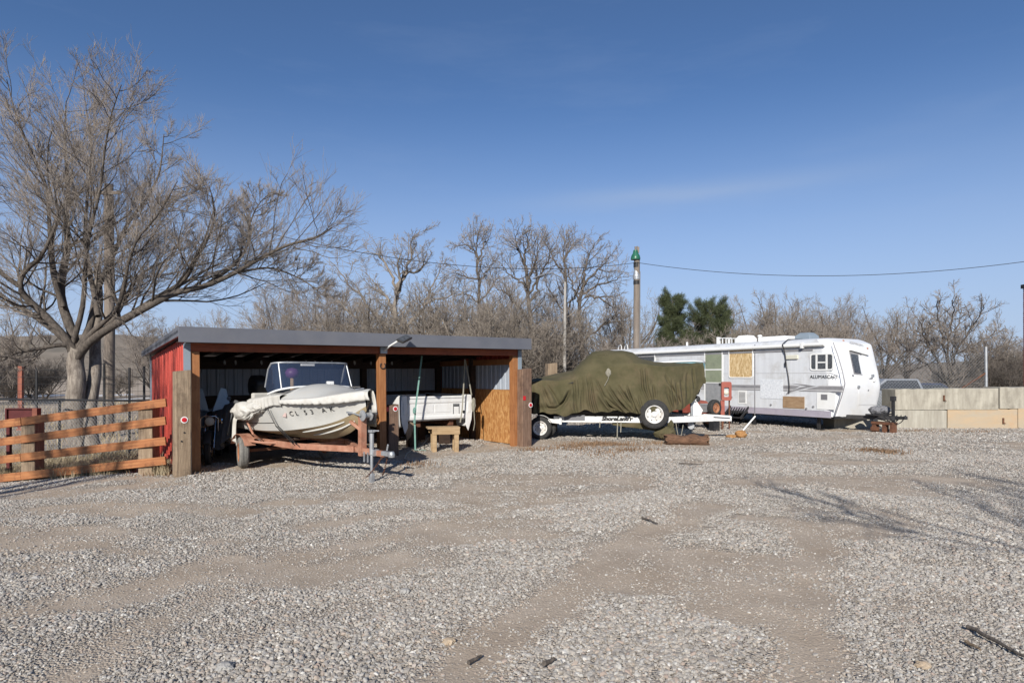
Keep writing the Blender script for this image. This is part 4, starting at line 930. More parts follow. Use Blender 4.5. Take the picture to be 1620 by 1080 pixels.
t, q = strap('strap','tan webbing strap slanting from the beam to the right corner of the truck bed', [ps(735.5,568,.77),ps(740,590,.78),ps(746,625,.8)], 'straptan', .03)
dr = thing('rag', 'olive rag tied to the right corner of the white truck bed', 'rag', ps(749,640,.78)); bundle('cloth', dr, (0,0,0), .05,.04,.17, 'straptan', 9, .35); MB().tube([(.01,0,-.1),(.03,0,-.45),(.0,0,-.62)], .012, 5).build('cord', MT['straptan'], dr)

# wooden bench in front
bp_ = SL+SA*5.13+Vector((-SA.y,SA.x,0))*.22; bn = thing('wooden_bench', 'low raw lumber bench standing before the white truck bed', 'bench', (bp_.x,bp_.y,gh(bp_.x,bp_.y)), rz=SRZ+R(-24))
for k in range(2): MB().box(-.36,.36,-.17+.175*k,-.002+.175*k,.5,.54).build('top_board', MT['oldwood'], bn, bevel=.004)
MB().box(-.24,.35,-.19,-.155,.38,.52).box(-.3,.33,.13,.165,.40,.5).build('apron', MT['oldwood'], bn, bevel=.004)
for x in (-.21,.28):
    for y in (-.13,.10): MB().box(x-.05,x+.05,y-.045,y+.045,-.02,.5).build('leg', MT['oldwood'], bn, bevel=.004)
# striped barricade at the back
bq = SL+SA*4.3+Vector((-SA.y,SA.x,0))*3.0; br = thing('road_barricade', 'red and white striped barricade board at the back of the shed', 'barricade', (bq.x,bq.y,0), rz=SRZ)
MB().box(-.42,.42,-.02,.02,.88,1.14).build('board', MT['cleanwhite'], br)
for k in range(4):
    x = -.36+k*.2; MB().ngon([(x,-.023,.88),(x+.1,-.023,.88),(x+.2,-.023,1.14),(x+.1,-.023,1.14)], .002, (0,-1,0)).build('red_stripe', MT['reflector'], br)
for x in (-.35,.35): MB().bar((x,0,.0),(x,0,.9),.05,.05).lathe([(0,1.14),(.05,1.15),(.05,1.22),(0,1.24)], 12, Matrix.Translation((x,0,0))).build('leg', MT['cleanwhite'], br)
bk = thing('plastic_tub', 'grey blue plastic tub beside the striped barricade in the shed', 'tub', (bq.x-.55,bq.y-.45,.55), rz=SRZ)
mb = MB(); mb.lathe([(.0,0),(.13,0),(.16,.4),(.175,.4),(.175,.43),(.15,.43),(.12,.03),(0,.03)], 20); mb.build('tub', MT['trim'], bk, smooth=40)
MB().box(-.3,.3,-.25,.25,-.55,-.002).build('stand', MT['darkwood'], bk)
# hose
hp = [P(686,676+18,13.6)]; hz = thing('garden_hose', 'pale grey hose lying on the dirt before the shed', 'hose')
pts = []
for px, py in ((690,693),(678,700),(666,707),(652,712),(643,718),(640,726),(650,730)):
    g_ = G(px,py); pts.append((g_.x,g_.y,gh(g_.x,g_.y)+.02+(.18 if px == 690 else .1 if px == 678 else 0)))
MB().tube(pts, .013, 7).build('hose', MT['hose'], hz, smooth=60)
# crates and junk in the shadow behind the motorcycle
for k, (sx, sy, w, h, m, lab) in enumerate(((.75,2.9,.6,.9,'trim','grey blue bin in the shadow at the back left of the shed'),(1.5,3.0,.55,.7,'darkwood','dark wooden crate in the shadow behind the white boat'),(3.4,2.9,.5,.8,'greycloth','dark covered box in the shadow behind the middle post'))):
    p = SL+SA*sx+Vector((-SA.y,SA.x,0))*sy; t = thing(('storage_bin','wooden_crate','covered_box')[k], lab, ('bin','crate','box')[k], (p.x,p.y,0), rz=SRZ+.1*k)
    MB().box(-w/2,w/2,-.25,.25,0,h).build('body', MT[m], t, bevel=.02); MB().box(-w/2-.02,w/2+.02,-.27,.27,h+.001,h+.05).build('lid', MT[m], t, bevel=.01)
# ---------------------------------------------------------------- olive covered boat on the white trailer
CA = Vector((1,-.117,0)).normalized(); CRZ = math.atan2(CA.y,CA.x); CN = Vector((-CA.y,CA.x,0)); CO = Vector((.85,17.49,0))
def ct(px, py, yo):
    p0 = CO+CN*yo; q = (px-CX)/F; x = (q*p0.y-p0.x)/(CA.x-q*CA.y); Y = p0.y+CA.y*x; return x, CH+(HY-py)/F*Y
def prof(lst, yo): return np.array([ct(a,b,yo) for a,b in lst])
cb = thing('covered_boat', 'boat hidden under canvas on the white trailer', 'boat', CO, rz=CRZ)
tp = thing('canvas_cover', 'olive green canvas cover draped over the boat on the white trailer', 'cover', CO, rz=CRZ)
rid = prof([(824,603),(838,601),(870,594),(905,586),(922,570),(937,557),(962,554),(985,555),(1001,558),(1013,567),(1034,573),(1070,575),(1114,576)], 0)
gun = prof([(824,605),(838,604),(880,604),(910,600),(935,590),(960,583),(1000,577),(1020,578),(1050,579),(1080,578),(1114,577)], -1.0)
hem = prof([(824,655),(865,659),(900,661),(925,655),(965,656),(1010,657),(1040,657),(1064,656)], -1.02); hem[:,1] += .085
xh = list(hem[:,0])+[3.72,3.95,4.12,4.30]; zh = list(hem[:,1])+[.80,1.0,1.22,1.50]
x0, x1 = rid[0,0], 4.28
def halfw(x): return 1.0*(1-sstep(2.7,4.75,x))**.8+.02
def rdg(t, s):                                          # sharp crests, soft hollows
    n = fbm(t, s, 5, 2); return 1-np.abs(2*n-1)*2
CR = []                                                 # pulled folds: polylines on the near side, width, depth
def fold(pts, w=.022, d=.055):
    q = [ct(820+a/5.0625, 530+b/5.06, -1.03) for a, b in pts]; CR.append((q, w, d))
for p in ([(570,330),(602,480),(640,640)],[(548,320),(572,460),(600,640)],[(620,355),(680,470),(765,640)],[(640,440),(720,560),(830,645)],[(690,475),(760,560),(845,635)],[(750,440),(800,520),(872,610)],[(800,400),(880,520),(962,640)],[(868,400),(900,490),(942,600)],[(880,430),(900,500),(922,570)],[(720,400),(790,520),(900,640)],[(930,500),(950,560),(990,640)]): fold(p, .024, .075)
for p in ([(985,265),(1000,420),(1044,545)],[(1020,265),(1036,420),(1062,525)],[(1086,395),(1092,520)],[(1180,320),(1250,440),(1310,560)],[(1325,355),(1332,600)],[(1240,350),(1252,600)],[(1198,470),(1240,620)],[(1280,380),(1290,560)],[(1380,300),(1370,520)],[(1430,260),(1440,430)],[(965,480),(985,620)]): fold(p, .026, .06)
for p in ([(155,395),(200,500),(240,585),(310,592),(370,530),(420,440)],[(190,410),(225,500),(262,560)],[(230,400),(280,480),(330,560)],[(110,400),(118,640)],[(440,350),(455,480),(470,640)],[(505,330),(512,480),(520,630)],[(405,440),(380,520),(330,600)],[(480,300),(486,420),(490,560)],[(140,500),(160,640)]): fold(p, .035, .06)
def crease(x, z):
    o = np.zeros_like(x)
    for q, w, d in CR:
        if x[0] < min(p[0] for p in q)-.15 or x[0] > max(p[0] for p in q)+.15: continue
        L_ = 0; tot = sum(math.hypot(b_[0]-a[0],b_[1]-a[1]) for a,b_ in zip(q[:-1],q[1:])); best = np.full_like(x,9.); tt = np.zeros_like(x); sg = np.zeros_like(x)
        for a, b_ in zip(q[:-1],q[1:]):
            dx, dz = b_[0]-a[0], b_[1]-a[1]; ln = math.hypot(dx,dz); t = np.clip(((x-a[0])*dx+(z-a[1])*dz)/ln**2,0,1); ds = np.hypot(x-a[0]-t*dx, z-a[1]-t*dz)
            m = ds < best; best = np.where(m,ds,best); tt = np.where(m,(L_+t*ln)/tot,tt); sg = np.where(m,(x-a[0])*dz-(z-a[1])*dx,sg); L_ += ln
        env = np.sin(np.clip(tt,0,1)*math.pi)**.5*.9+.1*tt
        o += env*d*(-np.exp(-(best/w)**2)+.75*np.exp(-((best-2.1*w)/(1.5*w))**2)*np.where(sg > 0,1,.45))
    return o
rows = []
xs_ = np.linspace(x0, x1, 320)
for x in xs_:
    zr = float(np.interp(x, rid[:,0], rid[:,1])); zg = float(np.interp(x, gun[:,0], gun[:,1])); zhm = float(np.interp(x, xh, zh)); w = float(halfw(x)); zg = min(zg, zr-.01)
    zg += .02*math.sin(x*3+1)
    r = []
    for side in (-1, 1):
        T = np.linspace(0,1,22); top = []
        K_ = fbm(x*3+T*1.5,T*3+side*5,61,3)-.5; C_ = rdg(x*2.2-T*1.6,T*.7+side)
        for i_, t in enumerate(T):                       # ridge to gunwale
            cab = float(sstep(.5,.9,x)*(1-sstep(2.2,2.6,x)))
            y = side*w*t; z = zr+(zg-zr)*(t**(1.15+1.6*cab))+.03*math.sin(t*math.pi)*(1-cab)
            top.append((x, y, z+.05*K_[i_]+.022*C_[i_]*t*(1-cab*.3)))
        q = np.linspace(0,1,58)[1:]; X_ = np.full_like(q, x)
        z = zg+(zhm-zg)*q; wd = math.exp(-((x-1.25)/.95)**2)
        f = .060*rdg(X_*2.6-q*1.05*wd, q*.45)*q**.8+.034*rdg(X_*5.5-q*1.9*wd+7, q*.8+3)*q**.6
        f = f+.05*np.exp(-((x-(.35+.55*(q-.9)**2))/.5)**2)*np.sin(np.hypot((x-.05)*3.2,(q-.15)*3.6)*4.2)*q+.03*(fbm(X_*1.3,q*2,77,3)-.5)
        flare = .05*np.sin(q*math.pi*.5)-.10*q*float(sstep(2.9,4.2,x)); hemw = .025*math.sin(x*7.3)*q**6+.02*math.sin(x*17)*q**6
        f = f+crease(X_, z)
        skirt = list(zip(x+.03*np.sin(q*5+x)*q, side*(w+flare+f), z+hemw))
        r.append((top, skirt))
    rows.append(list(reversed(r[0][1]))+list(reversed(r[0][0]))+r[1][0][1:]+r[1][1])
mb = MB(); mb.grid(rows)
# stern and bow curtains
for k, xo in ((0,-1),(-1,1)):
    row = rows[k]; n = len(row); c = []
    for q in np.linspace(0,1,12):
        c.append([(row[j][0]+xo*(.035*math.sin(q*3)+.01*math.sin(j*.9)), row[j][1]*(1-.0*q), row[j][2]*(1-q)+q*row[0][2]) for j in range(n)])
    mb.grid(c)
cv = mb.build('canvas', MT['tarp'], tp, smooth=180)
# tie points on the canvas: patch of old cord, torn hole, seams
x_, z_ = ct(961,588,-1.0); pt = MB(); pt.tube([(x_,-1.08,z_+.05),(x_+.04,-1.09,z_-.06),(x_+.01,-1.10,z_-.2),(x_-.08,-1.12,z_-.36)], .010, 5); pt.build('loose_cord', MT['straptan'], tp); bundle('knotted_cloth', tp, (x_+.02,-1.06,z_-.02), .06,.03,.11, 'straptan', 6, .3)
x_, z_ = ct(903,605,-1.0); MB().ngon([(x_-.09,-1.075,z_-.02),(x_+.02,-1.075,z_+.005),(x_+.09,-1.075,z_+.03),(x_+.05,-1.075,z_-.01)], .004, (0,-1,0)).build('torn_hole', MT['blackiron'], tp)
# hull under the canvas
rows = []
for x in np.linspace(-.1,4.2,24):
    w = float(halfw(x))*.93; kz = .42+.75*float(sstep(2.6,4.25,x))**1.6
    rows.append([(x,-w,float(np.interp(x,gun[:,0],gun[:,1]))-.08),(x,-w*.9,.72+.55*float(sstep(2.8,4.2,x))),(x,0,kz),(x,w*.9,.72+.55*float(sstep(2.8,4.2,x))),(x,w,float(np.interp(x,gun[:,0],gun[:,1]))-.08)])
mb = MB(); mb.grid(rows); mb.f.append((0,1,2,3,4)); mb.build('hull', MT['blackiron'], cb, smooth=50)
rows2 = [[(x,-float(halfw(x))*.6,float(np.interp(x,rid[:,0],rid[:,1]))-.12),(x,float(halfw(x))*.6,float(np.interp(x,rid[:,0],rid[:,1]))-.12)] for x in np.linspace(0,4.1,12)]
MB().grid(rows2).build('deck', MT['cleanwhite'], cb)

wt = thing('white_trailer', 'white painted boat trailer with lettered frame rail under the olive cover', 'trailer', CO, rz=CRZ)
zA = .53
for s in (-1,1):
    MB().bar((.35,s*.86,zA),(3.35,s*.86,zA),.06,.155).bar((3.33,s*.86,zA),(4.55,s*.10,zA),.06,.155).build('frame_rail', MT['white'], wt, bevel=.006)
    wheel(wt, (0,s*.95,.30),(0,s,0), .30,.19, slots=8)
    wheel(wt, (.10,s*.70,.30),(0,s,0), .30,.19, slots=8) if s < 0 else None
    mb = MB(); rows = []
    for a in np.linspace(R(35),R(150),14): rows.append([(-.34*math.cos(a), s*(.95+dy), .30+.34*math.sin(a)) for dy in (-.12,.12)])
    mb.grid(rows); o = mb.build('fender', MT['white'], wt); o.modifiers.new('thickness','SOLIDIFY').thickness = .006
    MB().bar((.2,s*.98,.5),(.55,s*.92,.46),.05,.10).build('light_bracket', MT['white'], wt); MB().box(.5,.56,s*.98-.03,s*.98+.03,.40,.56).build('step_plate', MT['white'], wt)
    MB().bar((.0,s*.45,.68),(2.8,s*.45,.68),.1,.06).build('bunk', MT['darkwood'], wt)
    for x in (.5,2.3): MB().bar((x,s*.45,.5),(x,s*.45,.66),.05,.05).build('bunk_post', MT['galv'], wt)
MB().box(.62,1.16,-.902,-.893,.50,.64).build('grey_board', MT['letter_grey'], wt)
MB().bar((0,-.95,.30),(0,.95,.30),.06,.06).build('axle', MT['galv'], wt)
for x in (.4,1.6,2.6,3.3): MB().bar((x,-.84,.5),(x,.84,.5),.06,.08).build('cross_member', MT['white'], wt)
MB().bar((3.6,0,zA-.01),(5.05,0,zA-.01),.09,.13).build('tongue', MT['white'], wt, bevel=.006)
MB().bar((4.3,-.12,zA+.09),(5.0,-.12,zA+.05),.02,.05).build('tongue_step', MT['cleanwhite'], wt)
mb = MB(); mb.ngon([(3.88,-.06,.60),(4.22,-.06,.60),(4.28,-.06,.75),(4.08,-.06,1.04),(3.84,-.06,1.16),(3.80,-.06,1.08),(3.98,-.06,.92),(4.02,-.06,.75)], -.12, (0,-1,0)); mb.build('winch_stand', MT['white'], wt, bevel=.006)
MB().lathe([(.04,-.07),(.09,-.06),(.09,.06),(.04,.07)], 16, axis_mat((4.14,-.02,1.04),(0,1,0))).bar((4.14,-.1,1.04),(4.22,-.12,.92),.02,.02).build('winch', MT['blackiron'], wt)
xj, _ = ct(1097,690,-.30); mb = MB(); M = Matrix.Translation((xj,-.27,0))
M2 = M @ Euler((0,R(-3),0)).to_matrix().to_4x4(); mb.lathe([(0,.35),(.028,.35),(.028,.62),(.036,.62),(.036,1.02),(0,1.02)], 14, M2); mb.box(-.05,.05,-.02,.14,.50,.60,M); mb.bar(M2 @ Vector((0,0,1.0)), M2 @ Vector((.14,-.05,1.04)), .02,.02); mb.build('jack', MT['galv'], wt, smooth=40)
mb = MB(); mb.lathe([(0,-.03),(.085,-.03),(.095,0),(.085,.03),(0,.03)], 18, axis_mat((xj-.06,-.27,.335),(0,-1,0))); mb.bar((xj,-.27,.4),(xj-.06,-.27,.335),.05,.09); mb.build('jack_wheel', MT['galv'], wt, smooth=40)
text_part('lettering', "ShoreLand'r", .10, MT['letter'], wt, Matrix.Translation((1.98,-.894,.505)) @ Euler((R(90),0,0)).to_matrix().to_4x4(), ext=.002, shear=.25, off=.010, sx=1.12)
for x in (3.52,3.72): MB().box(x-.035,x+.035,-.80+(x-3.33)*.62-.05,-.80+(x-3.33)*.62-.03,.50,.57).build('side_marker', MT['rust'], wt)
for x, z in ((1.55,.32),(2.0,.05),(2.09,.2)): MB().bar((x,-.9,.47),(x-.01,-.9,z),.025,.012).build('hanging_strap', MT['straptan'], wt)
sx_, sz_ = ct(1035,655,-1.1); wheel(wt, (sx_,-1.06,sz_), (0,-1,0), .375,.20, slots=8, name='spare_wheel'); MB().bar((sx_,-.84,sz_),(sx_,-1.0,sz_),.06,.06).build('spare_bracket', MT['white'], wt)
# canvas hanging under the spare and along the frame
cg = thing('canvas_bundle', 'olive canvas bundle hanging under the spare wheel of the white trailer', 'canvas', CO, rz=CRZ)
x_, z_ = ct(1050,685,-.9); bundle('bundle', cg, (x_+.05,-.88,.2), .25,.14,.17, 'tarp', 12, .3, 3, (0,0,1)); bundle('bundle', cg, (x_+.18,-.85,.38), .08,.08,.16, 'tarp', 13, .3)
mb = MB(); mb.grid([[(x_-1.3+u*1.2,-.86+.03*math.sin(u*9+q*2),.47-.22*q*(.3+.7*u)-.02) for q in np.linspace(0,1,8)] for u in np.linspace(0,1,18)]); mb.build('hanging_flap', MT['tarp'], cg, smooth=180).modifiers.new('thickness','SOLIDIFY').thickness = .006
MB().tube(catenary((x_+.32,-.8,.45),(x_+.5,-.8,.4),.35,14), .012, 5).build('rope_loop', MT['straptan'], cg)
g = G(1087,702); lg = thing('split_log', 'reddish brown split log under the jack of the white trailer', 'log', (g.x,g.y+.05,gh(g.x,g.y)), rz=R(-8))
mb = MB(); rows = []
for x in np.linspace(-.5,.5,30):
    rows.append([(x+.02*math.sin(k*2.1), (.15+.02*(fbm(np.array([x*5]),np.array([k*.9]),8)[0]-.5)*2)*math.cos(a)+0, .115+(.13+.035*(fbm(np.array([x*5]),np.array([k*.9+3]),8)[0]-.5)*2)*math.sin(a)) for k, a in enumerate(np.linspace(0,2*math.pi,17)[:-1])])
mb.grid(rows, close_v=True); mb.f += [tuple(range(16))]; mb.v = [(x*(1+.10*math.sin(7*math.atan2(z-.115,y))) if abs(x)>.4 else x, y*(1+.12*math.sin(x*9+3*z)), z*(1+.10*math.sin(x*13))) for x,y,z in mb.v]; mb.build('bark', MT['log'], lg, smooth=60)
MB().lathe([(0,.505),(.12,.505),(.115,.512),(0,.513)], 16, Matrix.Translation((0,0,.115)) @ Euler((0,R(90),0)).to_matrix().to_4x4()).build('cut_end', MT['orange'], lg)
g = G(1172,691); oc = thing('wood_chunk', 'orange cut wood chunk on the gravel beside the trailer tongue', 'wood', (g.x,g.y,gh(g.x,g.y)), rz=.4)
bundle('chunk', oc, (0,0,.1), .16,.13,.11, 'orange', 3, .25); bundle('chunk', oc, (-.28,.05,.05), .15,.1,.05, 'orange', 4, .3)
pp = thing('white_pipe', 'white plastic pipe leaning on the orange wood chunk', 'pipe', (g.x,g.y,.2)); MB().tube([(.05,-.02,-.02),(.43,.1,.36)], .022, 8).build('pipe', MT['cleanwhite'], pp)

# ---------------------------------------------------------------- travel trailer
N0 = Vector((9.75,18.75,0)); RD = Vector((.505,-.862,0)).normalized(); RN = Vector((-RD.y,RD.x,0)); RRZ = math.atan2(RD.y,RD.x)
def rvp(px, py, y=0):
    p0 = N0+RN*y; q = (px-CX)/F; x = (q*p0.y-p0.x)/(RD.x-q*RD.y); Y = p0.y+RD.y*x; return x, CH+(HY-py)/F*Y
rv = thing('travel_trailer', 'long white travel trailer with boarded window and rounded nose', 'caravan', N0, rz=RRZ)
LEN = 11.0; WID = 2.42
def _prof(pts, y): return sorted([(z,x) for x,z in (rvp(px,py,y) for px,py in pts)])
wz = [(.40,0),(2.5,0),(2.62,.015),(2.70,.05),(2.76,.10),(2.80,.17),(2.83,.28)]
SEAM = _prof([(1300,529),(1309,532.5),(1317,540),(1325,560),(1333,587),(1337,607),(1332,626),(1325,646),(1319,664)], 0)
NOSE = _prof([(1330,527.5),(1349,531.5),(1364,537.5),(1376,544.5),(1382,571),(1387,592),(1390,611),(1388,625),(1384,642),(1379,664)], 2.1)
print('SEAM',SEAM,'NOSE',NOSE)
ez = [(z,x) for z,x in NOSE]; ez[-1] = (2.835, ez[-1][1])
def seam_x(z): return float(np.interp(z,[a for a,b in SEAM],[b for a,b in SEAM]))
def outline(z, x_cut=None, part='body'):
    e = float(np.interp(z,[a for a,b in ez],[b for a,b in ez])); inw = float(np.interp(z,[a for a,b in wz],[b for a,b in wz])); r = .30; w0, w1 = inw, WID-inw; xs = min(seam_x(z), e-r-.02)
    if part == 'body': return [(xs,w0,z),(-LEN,w0,z),(-LEN,w1,z),(xs,w1,z)]
    pts = [(xs,w0,z)]
    for k in range(9):
        a = R(-90+90*k/8); pts.append((e-r+r*math.cos(a), w0+r+r*math.sin(a), z))
    m = len(pts)
    full = pts+[(e+.03,(w0+w1)/2,z)]+[(p[0], w0+w1-p[1], z) for p in reversed(pts)]
    return full
zs = list(np.linspace(.42,2.5,22))+[2.56,2.62,2.66,2.70,2.73,2.76,2.78,2.80,2.82,2.83]
zb = [z for z in zs if z >= .58]
mb = MB(); mb.grid([outline(z,None,'body') for z in [.58]+zb[0:]]); k = len(mb.v)-4; mb.f.append((k,k+1,k+2,k+3)); mb.build('body', MT['rv'], rv, smooth=30)
mb = MB(); rows = [outline(z,None,'nose') for z in zs]; mb.grid(rows); k = len(rows[0]); nn = len(mb.v)-k; mb.f += [tuple(range(nn,nn+k)), tuple(range(k))]; mb.build('nose_cap', MT['rvnose'], rv, smooth=50)
# dark seam trim along the nose edge
sm = [(seam_x(z), -.004+float(np.interp(z,[a for a,b in wz],[b for a,b in wz])), z) for z in np.linspace(.45,2.66,30)]
MB().tube(sm, .014, 6).build('nose_trim', MT['rvgrey'], rv)
mb = MB(); mb.box(-LEN+.05,-.32,.0,.03,.395,.60); mb.box(-LEN+.05,-.32,WID-.03,WID,.395,.60); mb.build('skirt', MT['skirt'], rv)
MB().box(-LEN+.1,-.25,.12,WID-.12,.36,.44).build('chassis', MT['black'], rv)
# roof edge rail and rolled awning
MB().tube([(-LEN+.1,-.07,2.60),(seam_x(2.6)-.25,-.07,2.62)], .062, 14).build('awning_roll', MT['cleanwhite'], rv, smooth=50)
MB().box(-LEN+.05,-.9,-.02,-.001,2.44,2.50).build('drip_rail', MT['rvgrey'], rv)
for x in (-1.2,-LEN+.15): MB().box(x-.04,x+.04,-.15,.0,2.52,2.69).build('awning_bracket', MT['cleanwhite'], rv, bevel=.01)
def rbox(name, m, px0, py0, px1, py1, y0=-.012, y1=.0, bevel=.004, parent=rv):
    a = rvp(px0,py0); b_ = rvp(px1,py1); xa, xb = sorted((a[0],b_[0])); zc = [rvp(px0,py0)[1],rvp(px0,py1)[1],rvp(px1,py0)[1],rvp(px1,py1)[1]]
    zt = (zc[0]+zc[2])/2; zb_ = (zc[1]+zc[3])/2
    o = MB().box(xa,xb,y0,y1-.001,zb_,zt).build(name, MT[m], parent, bevel=bevel); return o, (xa,xb,zb_,zt)
def rwin(name, x0, x1, z0, z1, m, fw=.035, r=.05, muntins=(), name2='pane', fm='cleanwhite'):
    mb = MB(); cx, cz = (x0+x1)/2, (z0+z1)/2; frame_ring(mb, rrect(x1-x0,z1-z0,r,4,cx,cz), rrect(x1-x0-2*fw,z1-z0-2*fw,max(.01,r-fw*.6),4,cx,cz), .0, -.022); fr = mb.build(name, MT[fm], rv)
    MB().ngon([(p[0],-.010,p[1]) for p in rrect(x1-x0-2*fw+.01,z1-z0-2*fw+.01,max(.01,r-fw*.6),4,cx,cz)], .009, (0,-1,0)).build(name2, MT[m], fr)
    for (a,b_,c,d) in muntins: MB().box(a,b_,-.021,-.011,c,d).build('muntin', MT[fm], fr)
    return fr
# belt line and stripes
for (z0, z1, m, nm) in ((1.745,1.76,'rvlight','belt_line'),(1.24,1.345,'rvgrey','stripe'),(1.175,1.205,'rvgrey','stripe'),(1.205,1.24,'rvlight','stripe'),(1.345,1.37,'rvlight','stripe')):
    MB().box(-LEN+.02,seam_x((z0+z1)/2)-.03,-.006,-.0005,z0,z1).build(nm, MT[m], rv)
def rpoly(name, m, pts, y=-.009): MB().ngon([(rvp(*p)[0],y,rvp(*p)[1]) for p in pts], .004, (0,-1,0)).build(name, MT[m], rv)
rpoly('swoosh', 'rv', [(1250,604.5),(1278,607),(1296,611),(1279,614.5),(1250,622),(1242,626.5),(1244,622),(1262,613),(1266,610.5),(1250,607.5)], -.009)
rpoly('swoosh', 'rvgrey', [(1252,606),(1277,608.4),(1292,611),(1277,613.4),(1252,620),(1243,625),(1246,620),(1266,612.5),(1276,611),(1264,608.7)], -.013)
# windows, boards, hatches
fr = rwin('nose_side_window', *[v for v in (rvp(1281.5,570)[0],rvp(1319.5,570)[0])], rvp(1300,586)[1], rvp(1300,558.5)[1], 'windark', .045, .09)
xa, xb = rvp(1281.5,570)[0], rvp(1319.5,570)[0]; z0, z1 = rvp(1300,586)[1], rvp(1300,558.5)[1]; w = xb-xa
for k in (.29,.71): MB().box(xa+w*k-.03,xa+w*k+.03,-.02,-.011,z0+.04,z1-.04).build('muntin', MT['cleanwhite'], fr)
MB().box(xa+w*.31,xa+w*.69,-.02,-.011,(z0+z1)/2-.035,(z0+z1)/2+.005).build('muntin', MT['cleanwhite'], fr)
xa, xb = rvp(1153,570)[0], rvp(1192,570)[0]; z1 = rvp(1172,547)[1]; z0 = rvp(1172,598)[1]
rwin('boarded_window', xa, xb, z0, z1, 'osb_pale', .04, .09, name2='osb_board')
xa, xb = rvp(1114.5,570)[0], rvp(1144,570)[0]; z1 = rvp(1128,549.5)[1]; z0 = .55
dr_ = rwin('entry_door', xa, xb, z0, z1, 'screen', .05, .08, name2='screen_panel'); zm = rvp(1128,604.5)[1]; MB().box(xa+.06,xb-.06,-.019,-.011,zm,z1-.06).build('door_glass', MT['wingreen'], dr_)
zr_ = rvp(1128,584.5)[1]; MB().box(xa+.05,xb-.05,-.021,-.0195,zr_-.02,zr_+.02).build('door_rail', MT['cleanwhite'], dr_); MB().box(xa+.05,xb-.05,-.021,-.011,zm-.03,zm).build('door_rail', MT['cleanwhite'], dr_)
MB().box(xb-.16,xb-.06,-.04,-.021,zm-.11,zm-.02).build('door_handle', MT['black'], dr_)
xa, xb = rvp(1008,575)[0], rvp(1037,575)[0]; rwin('rear_window', xa, xb, rvp(1022,577)[1], rvp(1022,556)[1], 'windark', .05, .1)
rbox('foil_panel','foil',1203,600,1239,630.5)
rbox('plywood_patch','plywood',1239,627,1273,645.5, y0=-.02)
rbox('porch_light','lens',1245,561.5,1263.5,568, y0=-.06, bevel=.015)
_, (xa,xb,z0,z1) = rbox('furnace_vent','cleanwhite',1168,617,1181,638.5)
for k in range(9): MB().box(xa+.04,xb-.04,-.016,-.012,z0+.05+k*(z1-z0-.1)/9,z0+.05+(k+.55)*(z1-z0-.1)/9).build('vent_slat', MT['letter_grey'], rv)
_, (xa,xb,z0,z1) = rbox('access_hatch','cleanwhite',1292.5,621,1322,647.5, y0=-.016)
MB().box(xa+.14,xb-(xb-xa)*.42,-.019,-.016,z1-.22,z1-.05).build('hatch_vent', MT['rvgrey'], rv)
for k in range(5): MB().box(xa+.15,xb-(xb-xa)*.43,-.024,-.019,z1-.21+k*.032,z1-.195+k*.032).build('vent_slat', MT['letter_grey'], rv)
rbox('wall_joint','rvgrey',1193.5,545,1195,656, y0=-.008, bevel=0)
rbox('data_plate','cleanwhite',1324,609,1330,612, y0=-.012) if False else None
for px, py in ((1220,640),(1276,646),(1287,643),(1158,628)): 
    x,z = rvp(px,py); MB().lathe([(0,0),(.035,0),(.03,.03),(0,.035)], 12, axis_mat((x,-.0,z),(0,-1,0))).build('service_inlet', MT['rvgrey'], rv)
x, z = rvp(1306,595.5); Mt = Matrix.Translation((x,-.008,z-.055)) @ Euler((R(90),0,0)).to_matrix().to_4x4(); text_part('lettering', 'ALUMASCAPE', .105, MT['letter'], rv, Mt @ Matrix.Translation((-.05,0,.006)), ext=.002, off=0, sx=1.0)
# strap over the roof and down the side
x, _ = rvp(1242,540); xz = [(1242,527),(1243,545),(1243.5,560),(1245,578),(1248,595),(1249.5,610),(1249,622)]
mb = MB(); q = [(rvp(*p)[0],-.16 if p[1]<550 else -.05 if p[1] < 570 else -.03,rvp(*p)[1]) for p in xz]; q[0] = (q[0][0],-.1,2.70)
mb.tube([(q[0][0]-.02,1.2,2.87),(q[0][0],.15,2.84)]+q, .017, 6); mb.build('tie_down_strap', MT['black'], rv)
x, z = rvp(1244,576); MB().box(x-.03,x+.03,-.06,-.03,z-.07,z+.07).build('strap_buckle', MT['black'], rv)
# roof gear
def roofbox(name, px0, px1, h, y0, y1, m='cleanwhite', taper=.8):
    xa = rvp(px0,525,y0)[0]; xb = rvp(px1,525,y0)[0]; mb = MB(); a = [(xa,y0,2.82),(xb,y0,2.82),(xb,y1,2.82),(xa,y1,2.82)]; c = ((xa+xb)/2,(y0+y1)/2)
    mb.grid([a,[(p[0],p[1],2.82+h*.6) for p in a],[(c[0]+(p[0]-c[0])*taper,c[1]+(p[1]-c[1])*taper,2.82+h) for p in a]], close_v=True); mb.f.append((8,9,10,11)); return mb.build(name, MT[m], rv, bevel=.02)
roofbox('air_conditioner', 1199,1243,.20,.7,1.5,taper=.85); roofbox('roof_vent', 1257,1281,.27,.9,1.4,'trim',.6); roofbox('roof_vent', 1163,1183,.30,.7,1.2,taper=.7)
MB().lathe([(.06,2.8),(.06,3.02),(.09,3.03),(.06,3.08),(0,3.08)], 12, Matrix.Translation((rvp(1202,520,.6)[0],.6,0))).build('vent_pipe', MT['cleanwhite'], rv); MB().lathe([(.04,2.8),(.04,2.98),(0,2.99)], 10, Matrix.Translation((rvp(1087,530,.5)[0],.5,0))).build('vent_pipe', MT['cleanwhite'], rv)
mb = MB(); xa, xb = rvp(1135,530,.8)[0], rvp(1157,530,.8)[0]
mb.box(xa,xa+.06,.75,.9,2.8,3.12)
